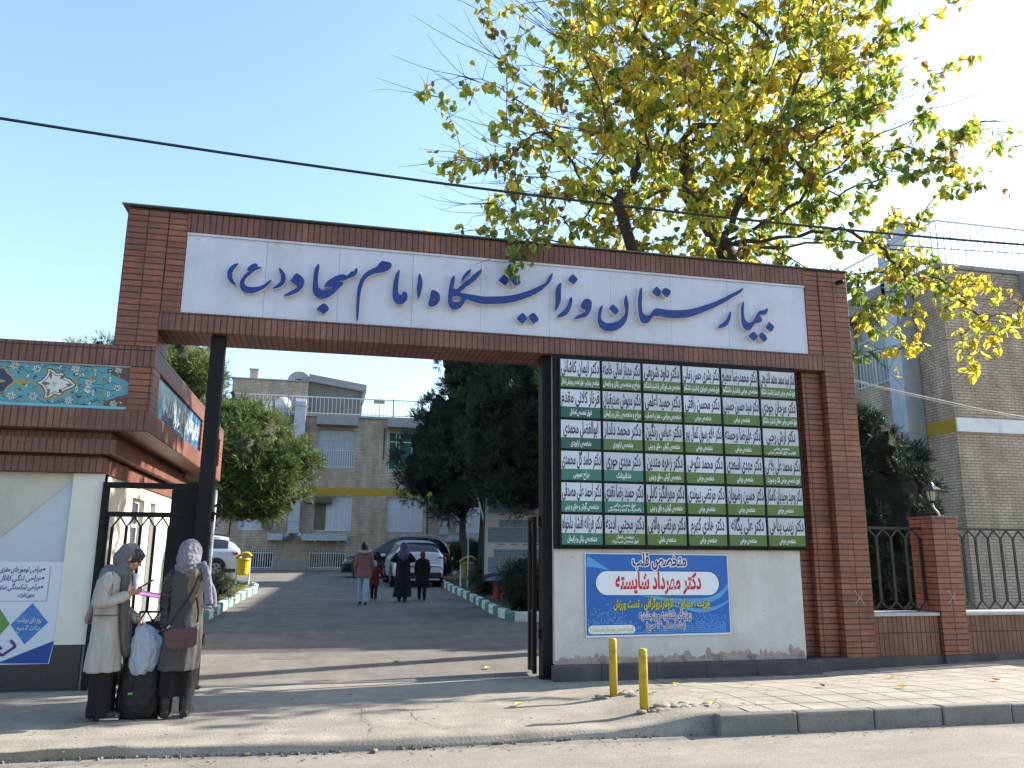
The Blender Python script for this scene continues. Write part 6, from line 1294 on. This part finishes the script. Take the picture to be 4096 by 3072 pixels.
# --- first woman: beige coat, grey scarf, looking at her phone
gx, gy = -3.36, -1.80; g0 = ground_h(gx, gy)+.012
p1 = thing('person', 'woman in long beige coat and grey headscarf looking down at her phone', 'person', (gx,gy,g0))
Rh = rot(.06, .50); hc = (-3.21, gy, 1.50)
mb = MB(); head(mb, hc, Rh, .98)
mb.cap([(-3.335,gy,1.30),(-3.29,gy,1.38),(-3.25,gy,1.44)], [.065,.052,.055])
mb.rings([(-3.35,gy,1.36,.05,.12,0,1,0),(-3.37,gy,1.28,.11,.17,0,1,0),(-3.36,gy,1.12,.10,.15,0,1,0),(-3.35,gy,.95,.10,.14,0,1,0),(-3.35,gy,.80,.11,.16,0,1,0)], 24)
mb.cap([(-3.37,gy-.17,1.30),(-3.41,gy-.20,1.09),(-3.20,gy-.14,1.165)], [.048,.040,.026]); hand(mb, (-3.185,gy-.135,1.17), (1,.1,.28), (0,.55,.8), .95, .75, -1)
mb.cap([(-3.36,gy+.17,1.30),(-3.30,gy+.20,1.06),(-3.10,gy+.02,.93)], [.048,.040,.026]); hand(mb, (-3.09,gy+.01,.93), (.55,-.1,-.8), (-.8,0,-.5), .95, 1.05, 1)
for sy, fx in ((-.085,-3.34),(.085,-3.38)): mb.cap([(-3.35,gy+sy,.82),(-3.35,gy+sy,.47),(fx,gy+sy,.12)], [.085,.058,.042]); mb.cap([(fx-.03,gy+sy,g0+.035),(fx+.15,gy+sy,g0+.03)], [.038,.032])
blob('body', mb, skin, p1, .006, 2)
eye(p1, hc, Rh, .98)
beige = cloth('beige coat cloth', (.34,.32,.29), None, .9, .010); gsc = cloth('grey scarf cloth', (.12,.115,.122), None, .85, .008); dk = cloth('black trouser cloth', (.006,.006,.008)); taupe = cloth('taupe shawl cloth', (.10,.088,.085))
mb = MB()
mb.rings([(-3.325,gy,1.395,.045,.07,0,1,0),(-3.345,gy,1.365,.085,.15,0,1,0),(-3.365,gy,1.30,.120,.195,.01,5,1),(-3.375,gy,1.18,.125,.19,.02,5,1),(-3.365,gy,1.0,.125,.18,.025,6,1),(-3.36,gy,.80,.135,.19,.03,6,1.3),(-3.36,gy,.62,.145,.205,.04,7,1.6),(-3.36,gy,.485,.155,.215,.05,7,1.9),(-3.36,gy,.478,.15,.21,.05,7,1.9)], 60)
mb.cap([(-3.36,gy-.165,1.31),(-3.40,gy-.205,1.20),(-3.415,gy-.215,1.10)], [.062,.062,.056]); mb.cap([(-3.415,gy-.215,1.10),(-3.30,gy-.19,1.115),(-3.20,gy-.14,1.16)], [.056,.054,.046])
mb.cap([(-3.36,gy+.165,1.31),(-3.33,gy+.21,1.06)], [.062,.054]); mb.cap([(-3.33,gy+.21,1.06),(-3.13,gy+.04,.94)], [.054,.044])
blob('coat', mb, beige, p1, .008, 3)
mb = MB(); mb.box(-3.44,-3.24,gy-.228,gy-.206,.98,.995); mb.tube(smooth_loop([(-3.34,gy-.14,1.385),(-3.315,gy-.185,1.32),(-3.31,gy-.20,1.1)],4,False), .004, 5); part('coat_seam', mb, cloth('seam', (.10,.095,.085)), p1)
mb = MB()
for sy, ph in ((-.085,0),(.085,1)): mb.rings([(-3.355,gy+sy,.62,.07,.07,0,1,0),(-3.355,gy+sy,.5,.095,.095,.03,5,ph),(-3.35,gy+sy,.25,.095,.09,.05,5,ph),(-3.35,gy+sy,.09,.10,.095,.06,5,ph),(-3.35,gy+sy,.085,.09,.085,.06,5,ph)], 30)
blob('trousers', mb, dk, p1, .01, 3)
for sy, fx in ((-.085,-3.34),(.085,-3.38)):
    mb = MB(); mb.ell((fx+.07,gy+sy,g0+.04), (.125,.045,.038)); mb.box(fx-.045,fx+.185,gy+sy-.042,gy+sy+.042,g0,g0+.018)
    blob('shoe', mb, M('white soled shoe', (.03,.03,.03), (.02,.02,.02), 9, .6), p1, .007, 2)
mb = MB(); mb.box(-3.32,-3.16,gy-.129,gy-.1265,g0+.001,g0+.014); part('shoe_sole', mb, kwhite, p1)
# scarf: hood open at the face, neck wrap, hanging end
mb = MB(); V3 = lambda x, y, z: Vector(hc)+Rh @ Vector((x,y,z))
mb.ell(V3(-.048,0,.028), (.100,.096,.108), Rh); mb.ell(V3(-.068,0,-.03), (.088,.094,.10), Rh); mb.cap([V3(-.03,0,-.08), (-3.30,gy,1.37), (-3.33,gy,1.335)], [.085,.095,.10]); mb.ell((-3.27,gy-.02,1.36), (.09,.10,.045)); mb.rings([(-3.38,gy,1.44,.05,.06,.0,1,0),(-3.40,gy,1.40,.06,.11,.02,5,0),(-3.40,gy,1.34,.075,.15,.03,5,0),(-3.41,gy,1.29,.06,.13,.04,5,0)], 30)
blob('headscarf', mb, gsc, p1, .007, 3)
mb = MB(); mb.ell(V3(-.002,0,.040), (.100,.083,.083), Rh); mb.ell(V3(.058,.018,.070), (.040,.045,.026), Rh); mb.ell(V3(.020,-.060,.015), (.045,.022,.045), Rh); blob('hair', mb, hairm, p1, .006, 2)
mb = MB(); mb.rings([(-3.245,gy-.02,1.35,.05,.085,.02,4,0),(-3.235,gy-.03,1.25,.045,.09,.05,4,.4),(-3.225,gy-.02,1.05,.04,.10,.08,4,.8),(-3.205,gy,.85,.05,.11,.10,5,1.2),(-3.18,gy,.68,.05,.10,.12,5,1.6),(-3.17,gy,.60,.03,.06,.12,5,1.9)], 36); blob('shawl', mb, taupe, p1, .008, 2)
mb = MB(); mb.rings([(-3.47,gy+.02,1.25,.03,.05,0,1,0),(-3.50,gy+.02,1.1,.035,.06,.05,4,0),(-3.53,gy+.02,.95,.035,.07,.08,4,0),(-3.535,gy+.02,.90,.025,.06,.08,4,0)], 24); blob('scarf_end', mb, cloth('mauve scarf cloth', (.24,.19,.185)), p1, .008, 2)
mb = MB(); mb.rings([(-3.165,gy+.03,1.36,.035,.05,0,1,0),(-3.15,gy+.03,1.27,.04,.06,.04,4,0),(-3.145,gy+.03,1.19,.035,.05,.04,4,0)], 24); blob('blouse', mb, cloth('lilac blouse cloth', (.50,.48,.58)), p1, .008, 2)
ph = thing('smartphone', 'slim dark phone held up in the beige coated woman\'s hand', 'phone', (-3.05,gy-.12,1.26)); mb = MB(); mb.bar((-3.10,gy-.12,1.225),(-2.975,gy-.10,1.305),.012,.07); part('case', mb, M('dark phone', (.05,.03,.035), (.06,.04,.045), 5, .3), ph, bevel=.003)
mb = MB(); mb.bar((-3.097,gy-.119,1.2345),(-2.979,gy-.101,1.3115),.001,.062); part('screen', mb, M('phone glass', (.06,.07,.08), (.05,.06,.07), 3, .1), ph)
bg_ = thing('carrier_bag', 'pale bluish white plastic bag hanging from the woman\'s hand', 'bag', (-3.0,gy-.05,.45)); pl_ = LEAFM('thin pale plastic', .35, .3, ((.38,.44,.54),(.44,.50,.60)), 9)
mb = MB(); cx, cy = -2.985, gy-.06
mb.rings([(cx-.045,cy,.88,.05,.04,.12,4,0),(cx-.02,cy,.82,.095,.06,.10,5,.4),(cx,cy,.74,.13,.075,.06,6,.8),(cx-.01,cy,.62,.13,.08,.05,6,1.2),(cx-.02,cy,.52,.115,.08,.05,5,1.5),(cx-.03,cy,.455,.08,.06,.06,5,1.7),(cx-.035,cy,.435,.04,.03,.05,5,1.8)], 44)
blob('bag_body', mb, pl_, bg_, .007, 1, wr=(.011,16,7))
mb = MB(); mb.tube(smooth_loop([(cx-.10,cy-.01,.84),(-3.075,gy-.01,.90),(-3.05,gy,.905),(cx+.0,cy,.86),(cx+.09,cy,.82)], 5, False), .011, 6, flat=1.8); part('handle', mb, pl_, bg_)
# --- suitcase
sc_ = thing('suitcase', 'large black suitcase standing on the ground between the two women', 'suitcase', (-3.0,gy+.32,ground_h(-3,-1.5)))
nyl = M('black nylon', (.006,.006,.007), (.010,.010,.011), 12, .7, .001)
mb = MB(); mb.box(-3.24,-2.83,gy+.22,gy+.50,.10,.80); part('shell', mb, nyl, sc_, bevel=.05)
mb = MB(); mb.box(-3.18,-2.90,gy+.185,gy+.219,.18,.62); part('pocket', mb, nyl, sc_, bevel=.02)
mb = MB(); mb.tube([(-3.16,gy+.36,.80),(-3.16,gy+.36,.98),(-2.94,gy+.36,.98),(-2.94,gy+.36,.80)], .014, 8); part('handle', mb, trimm, sc_)
for x in (-3.18,-2.90): mb = MB(); mb.tube([(x-.02,gy+.27,.075),(x+.02,gy+.27,.075)], .045, 14); part('wheel', mb, tyre, sc_)
bk = thing('travel_bag', 'soft black bag slumped on the ground in front of the suitcase', 'bag', (-3.02,gy+.02,g0)); mb = MB(); mb.rings([(-3.01,gy+.03,g0+.0,.19,.13,.03,4,0),(-3.01,gy+.03,g0+.12,.215,.15,.04,4,.4),(-3.0,gy+.03,g0+.34,.205,.14,.05,5,.8),(-2.99,gy+.04,g0+.50,.17,.11,.06,5,1),(-2.98,gy+.04,g0+.56,.08,.06,.06,5,1)], 40); blob('bag_body', mb, nyl, bk, .01, 3, wr=(.010,9,9))
mb = MB(); mb.box(-3.10,-3.06,gy-.128,gy-.120,.27,.292); part('tag', mb, M('green tag', (.10,.28,.09), (.08,.24,.07), 3, .5), bk)
mb = MB(); mb.tube(smooth_loop([(-3.12,gy+.03,g0+.33),(-3.05,gy+.03,g0+.46),(-2.94,gy+.04,g0+.35)],5,False), .01, 6); part('handle', mb, nyl, bk)
# --- second woman, seen from behind
wx, wy = -2.70, -1.88; w0 = ground_h(wx, wy)+.012
p2_ = thing('person', 'woman seen from behind in lilac grey headscarf, dark sleeved grey coat and black boots', 'person', (wx,wy,w0))
Rw = rot(2.15, .12); hw_ = (-2.67, wy, 1.555)
mb = MB(); head(mb, hw_, Rw, .98); mb.cap([(-2.66,wy,1.34),(-2.665,wy,1.46)], [.058,.055])
mb.rings([(-2.66,wy,1.40,.10,.05,0,1,0),(-2.66,wy,1.33,.17,.095,0,1,0),(-2.665,wy,1.15,.145,.09,0,1,0),(-2.67,wy,.98,.14,.09,0,1,0),(-2.67,wy,.82,.16,.10,0,1,0)], 24)
mb.cap([(-2.81,wy,1.32),(-2.835,wy+.03,1.08),(-2.86,wy+.20,1.10)], [.048,.04,.027]); hand(mb, (-2.87,wy+.22,1.11), (-.5,.8,.1), (-.3,0,1), .92, .8, 1)
mb.cap([(-2.52,wy,1.32),(-2.49,wy+.04,1.07),(-2.60,wy+.22,1.06)], [.048,.04,.027]); hand(mb, (-2.62,wy+.24,1.06), (-.6,.8,.1), (0,0,1), .92, .7, -1)
for sx, fy in ((-.085,.0),(.078,.01)): mb.cap([(-2.67+sx,wy,.82),(-2.675+sx,wy,.47),(-2.68+sx,wy+fy,.12)], [.078,.050,.036])
blob('body', mb, skin, p2_, .006, 2)
lsc = cloth('lilac grey scarf cloth', (.17,.165,.205), (.12,.118,.15), .85, .008); gco = cloth('grey tweed coat cloth', (.064,.060,.060), (.042,.040,.040), .9, .010); lth = M('black leather sleeve', (.012,.010,.015), (.018,.015,.022), 7, .35, .006, 14)
mb = MB(); mb.rings([(-2.66,wy,1.42,.06,.05,0,1,0),(-2.66,wy,1.385,.145,.085,0,1,0),(-2.66,wy,1.32,.185,.115,.01,5,0),(-2.665,wy,1.15,.16,.11,.03,6,0),(-2.67,wy,.98,.155,.11,.035,6,.5),(-2.675,wy,.80,.17,.12,.03,7,.8),(-2.68,wy,.62,.175,.13,.04,7,1),(-2.69,wy,.485,.18,.135,.05,7,1.3),(-2.69,wy,.478,.175,.13,.05,7,1.3)], 60)
mb.cap([(-2.515,wy,1.32),(-2.485,wy+.03,1.09)], [.062,.052]); mb.cap([(-2.485,wy+.03,1.09),(-2.60,wy+.21,1.06)], [.052,.042]); blob('coat', mb, gco, p2_, .008, 2)
mb = MB(); mb.cap([(-2.80,wy-.01,1.335),(-2.835,wy-.02,1.22),(-2.85,wy+.01,1.07)], [.068,.062,.055]); mb.cap([(-2.85,wy+.01,1.07),(-2.87,wy+.20,1.10)], [.055,.044]); mb.rings([(-2.83,wy+.0,1.12,.04,.05,0,1,0),(-2.83,wy+.0,.90,.05,.06,.05,5,0),(-2.82,wy,.78,.03,.04,.05,5,0)], 24); blob('sleeve', mb, lth, p2_, .008, 2)
mb = MB(); mb.ell((-2.67,wy+.0,1.565), (.108,.112,.125)); mb.ell((-2.675,wy-.02,1.50), (.112,.11,.10)); mb.cap([(-2.67,wy,1.47),(-2.665,wy,1.40)], [.098,.10]); mb.ell((-2.66,wy,1.40), (.14,.10,.045)); mb.ell((-2.72,wy-.05,1.43),(.07,.06,.03)); mb.tube(smooth_loop([(-2.78,wy-.04,1.44),(-2.67,wy-.115,1.455),(-2.57,wy-.05,1.47)],5,False), .014, 8)
mb.tube(smooth_loop([(-2.56,wy-.03,1.45),(-2.50,wy-.09,1.38),(-2.465,wy-.12,1.22),(-2.445,wy-.12,1.08)],5,False), [.05,.045,.045,.04,.04,.035,.035,.035,.035,.035,.035,.035,.035,.035,.04,.04][:16], 10, flat=.45)
blob('headscarf', mb, lsc, p2_, .007, 2)
mb = MB(); mb.tube(smooth_loop([(-2.53,wy-.06,1.42),(-2.475,wy-.10,1.30),(-2.42,wy-.10,1.18),(-2.405,wy-.10,1.05)],5,False), [.03]*16, 10, flat=.5); mb.tube([(-2.42,wy-.12,1.05),(-2.50,wy-.12,1.06)], .012, 6); blob('scarf_end', mb, lsc, p2_, .007, 2)
mb = MB(); mb.ell((-2.61,wy-.09,1.34), (.075,.035,.07)); mb.ell((-2.60,wy-.10,1.25), (.062,.028,.10)); mb.ell((-2.605,wy-.095,1.15), (.04,.022,.07)); blob('sunlit_hair', mb, M('sunlit brown hair', (.11,.07,.035), (.17,.11,.055), 26, .55, .004, 60, stretch=(1,1,.15)), p2_, .006, 2, wr=(.008,22,3))  # hair patch on her back, its sunlit tone put into the brown
mb = MB()
for sx, q_ in ((-.075,0),(.07,.03)): mb.rings([(-2.67+sx,wy+q_*.3,.64,.08,.085,0,1,0),(-2.675+sx,wy+q_*.6,.5,.088,.095,.03,5,sx),(-2.68+sx,wy+q_,.25,.078,.088,.05,5,sx),(-2.68+sx,wy+q_,.24,.075,.085,.05,5,sx)], 28)
blob('trousers', mb, dk, p2_, .01, 2)
bo = M('black boot leather', (.010,.010,.012), (.02,.02,.022), 7, .3, .003, 16)
for sx, a in ((-.09,.35),(.08,-.15)):
    mb = MB(); x = -2.68+sx; mb.rings([(x,wy,.30,.062,.064,.0,1,0),(x,wy,.20,.055,.058,.03,4,0),(x,wy+.005,.10,.052,.060,.03,4,0)], 24); mb.cap([(x,wy-.01,w0+.05),(x-a*.10,wy+.10,w0+.045),(x-a*.17,wy+.17,w0+.035)], [.048,.044,.036]); mb.cap([(x,wy+.0,.24),(x,wy,.10)], [.05,.048]); mb.box(x-.035,x+.035,wy-.055,wy-.0,w0,w0+.04); blob('boot', mb, bo, p2_, .007, 2)
hb_ = thing('handbag', 'maroon leather shoulder bag hanging at the second woman\'s hip', 'bag', (-2.65,wy-.17,.70)); mrn = M('maroon leather', (.085,.035,.04), (.06,.025,.03), 7, .4, .001)
mb = MB(); mb.prism([smooth_loop([(-2.785,.845),(-2.66,.86),(-2.53,.875),(-2.515,.80),(-2.52,.72),(-2.60,.695),(-2.72,.69),(-2.78,.73)],4)], wy-.215, wy-.145); part('pouch', mb, mrn, hb_, bevel=.012)
mb = MB(); mb.prism([smooth_loop([(-2.787,.85),(-2.66,.865),(-2.528,.88),(-2.53,.80),(-2.65,.765),(-2.78,.79)],4)], wy-.221, wy-.2155); part('flap', mb, mrn, hb_)
mb = MB(); mb.tube(smooth_loop([(-2.775,wy-.16,.85),(-2.74,wy-.165,.95),(-2.64,wy-.155,1.12),(-2.57,wy-.14,1.28),(-2.54,wy-.09,1.385)],5,False), .010, 6, flat=.5); mb.tube(smooth_loop([(-2.535,wy-.16,.87),(-2.53,wy-.14,1.0),(-2.56,wy-.14,1.15)],5,False), .009, 6, flat=.5); part('strap', mb, nyl, hb_)
for x, z in ((-2.775,.88),(-2.535,.90)):
    mb = MB(); mb.tube([(x-.012,wy-.175,z-.012),(x+.012,wy-.175,z+.012)], .012, 8); part('buckle', mb, rimm, hb_)
fo = thing('document_folder', 'flat pink purple folder held between the two women', 'folder', (-2.95,wy+.2,1.12)); mb = MB(); mb.add([(-3.14,gy-.06,1.175),(-2.86,gy+.02,1.125),(-2.84,gy+.24,1.14),(-3.12,gy+.2,1.19),(-3.14,gy-.06,1.165),(-2.86,gy+.02,1.112),(-2.84,gy+.24,1.13),(-3.12,gy+.2,1.18)],[(0,1,2,3),(7,6,5,4),(0,4,5,1),(1,5,6,2),(2,6,7,3),(3,7,4,0)]); part('cover', mb, M('purple plastic', (.38,.17,.45), (.34,.15,.42), 3, .3), fo)
# --- four walkers in the driveway, seen from behind
def walker(lab, x, y, H, coat, hem, legs, headc, hoodc=None, width=1., stride=.10, skirt=False, fur=None, arms=None, scarf=False, shoes=(.02,.02,.025)):
    g = gz(y)+.004; s = H/1.6; t = thing('person', lab, 'person', (x,y,g)); Z = lambda z: g+z*s; X = lambda a: x+a*s
    mb = MB(); R = rot(pi/2); hcn = (x, y+.02*s, Z(1.48)); head(mb, hcn, R, s); mb.cap([(x,y,Z(1.28)),(x,y,Z(1.38))], [.055*s,.05*s])
    mb.rings([(x,y,Z(1.34),.07*s,.05*s,0,1,0),(x,y,Z(1.27),.16*s,.085*s,0,1,0),(x,y,Z(1.05),.13*s,.085*s,0,1,0),(x,y,Z(.90),.14*s,.09*s,0,1,0),(x,y,Z(.78),.155*s,.10*s,0,1,0)], 20)
    arms = arms or [((-.17,0,1.26),(-.22,-.02,1.02),(-.20,.10,.82)),((.17,0,1.26),(.22,-.02,1.02),(.20,.10,.82))]
    for i, A in enumerate(arms):
        q = [(X(a),y+b*s,Z(c)) for a, b, c in A]; mb.cap(q, [.045*s,.038*s,.026*s]); d = Vector(q[2])-Vector(q[1]); hand(mb, q[2], d, (0,1,0) if abs(d.normalized().y) < .8 else (0,0,1), s*.95, .6, 1 if i else -1)
    ft = []
    for sx, dy in ((-.07,stride),(.07,-stride)):
        mb.cap([(X(sx),y,Z(.80)),(X(sx),y+dy*s*.6,Z(.45)),(X(sx*.9),y+dy*s,Z(.09))], [.08*s,.054*s,.038*s]); ft.append((X(sx*.9), y+dy*s)); mb.cap([(X(sx*.9),y+dy*s-.02*s,Z(.035)),(X(sx*.9),y+(dy+.12)*s,Z(.03))], [.035*s,.03*s])
    blob('body', mb, skin, t, .010, 2)
    mb = MB(); w_ = width
    mb.rings([(x,y,Z(1.37),.065*s,.06*s,0,1,0),(x,y,Z(1.33),.13*s*w_,.085*s,0,1,0),(x,y,Z(1.26),.185*s*w_,.12*s,.01,5,0),(x,y,Z(1.05),.165*s*w_,.125*s,.03,6,0),(x,y,Z(.88),.175*s*w_,.13*s,.03,6,.4),(x,y,Z((.88+hem)/2),.19*s*w_,.145*s,.04,7,.6),(x,y,Z(hem),.20*s*w_*(1.1 if skirt else 1),.16*s,.06,8,.8),(x,y,Z(hem)-.006,.19*s*w_,.15*s,.06,8,.8)], 48)
    for A in arms:
        q = [(X(a),y+b*s,Z(c)) for a, b, c in A]; mb.cap([q[0],q[1]], [.062*s,.056*s]); mb.cap([q[1], tuple(Vector(q[1]).lerp(Vector(q[2]), .93))], [.056*s,.042*s])
    blob('coat', mb, coat, t, .010, 2)
    if True:
        mb = MB()
        for (sx, dy), f_ in zip(((-.07,stride),(.07,-stride)), ft): mb.cap([(X(sx),y,Z(.80)),(X(sx),y+dy*s*.6,Z(.45)),(f_[0],f_[1],Z(.10))], [.095*s,.070*s,.056*s])
        blob('trousers', mb, legs, t, .010, 2)
    for f_ in ft:
        mb = MB(); mb.cap([(f_[0],f_[1]-.02*s,Z(.045)),(f_[0],f_[1]+.13*s,Z(.038))], [.045*s,.038*s])
        blob('shoe', mb, M('shoe %.3f %.3f' % shoes[:2], shoes, None, 9, .6), t, .009, 2)
    mb = MB(); mb.ell((x,y-.005*s,Z(1.50)), (.092*s,.108*s,.118*s))
    if scarf: mb.ell((x,y-.03*s,Z(1.42)), (.098*s,.10*s,.11*s)); mb.rings([(x,y-.02*s,Z(1.42),.085*s,.08*s,.02,4,0),(x,y-.02*s,Z(1.34),.15*s,.11*s,.03,5,0),(x,y-.02*s,Z(1.24),.185*s,.135*s,.05,5,0),(x,y-.03*s,Z(1.16),.13*s,.13*s,.06,4,0),(x,y-.03*s,Z(1.10),.05*s,.10*s,.05,4,0)], 36)
    else: mb.ell((x,y-.03*s,Z(1.44)), (.085*s,.085*s,.10*s))
    blob('headscarf' if scarf else 'hair', mb, headc, t, .010, 2)
    if hoodc:
        mb = MB(); mb.ell((x,y-.07*s,Z(1.33)), (.15*s,.09*s,.085*s)); blob('hood', mb, coat, t, .010, 2)
        mb = MB(); P = [(x+.155*s*cos(a), y-.06*s+.07*s*sin(a), Z(1.375)+.035*s*sin(a)) for a in [2*pi*i/24 for i in range(25)]]; mb.tube(P, .038*s, 8); blob('fur_trim', mb, hoodc, t, .010, 1)
    return t
pink = cloth('dusty pink parka', (.22,.10,.105)); furw = M('pale fur', (.42,.38,.36), (.30,.26,.25), 40, 1, .02, 60); jean = cloth('light blue denim', (.26,.40,.55)); wine = cloth('wine red coat', (.085,.015,.02)); bl3 = cloth('black chador cloth', (.007,.007,.009)); pur2 = cloth('dark violet patterned scarf', (.06,.05,.085), (.10,.09,.13)); redh = cloth('red knitted hat', (.25,.02,.025)); khaki = cloth('dark hair cloth', (.012,.010,.010))
walker('person in dusty pink fur hooded parka and light blue jeans walking away', -.37, 11.5, 1.58, pink, .70, jean, khaki, furw, 1.0, .17)
walker('small child in wine red coat walking beside the pink parka', -.02, 12.7, 1.07, wine, .62, dk, furw, None, 1.0, .20, arms=[((-.17,0,1.26),(-.22,-.02,1.0),(-.21,.06,.80)),((.17,0,1.26),(.30,.0,1.05),(.42,.05,.92))], shoes=(.25,.22,.2))
walker('woman in long black chador coat and violet headscarf walking away, centre of the group', .72, 12.3, 1.575, bl3, .14, dk, pur2, None, 1.12, .15, skirt=True, scarf=True, arms=[((-.17,0,1.27),(-.30,-.02,1.12),(-.16,.16,1.08)),((.17,0,1.27),(.30,-.02,1.12),(.16,.16,1.08))])
walker('child in red hat and knee length black coat at the right of the group', 1.30, 12.7, 1.34, bl3, .50, dk, redh, None, 1.12, .18, skirt=True, shoes=(.03,.03,.03))
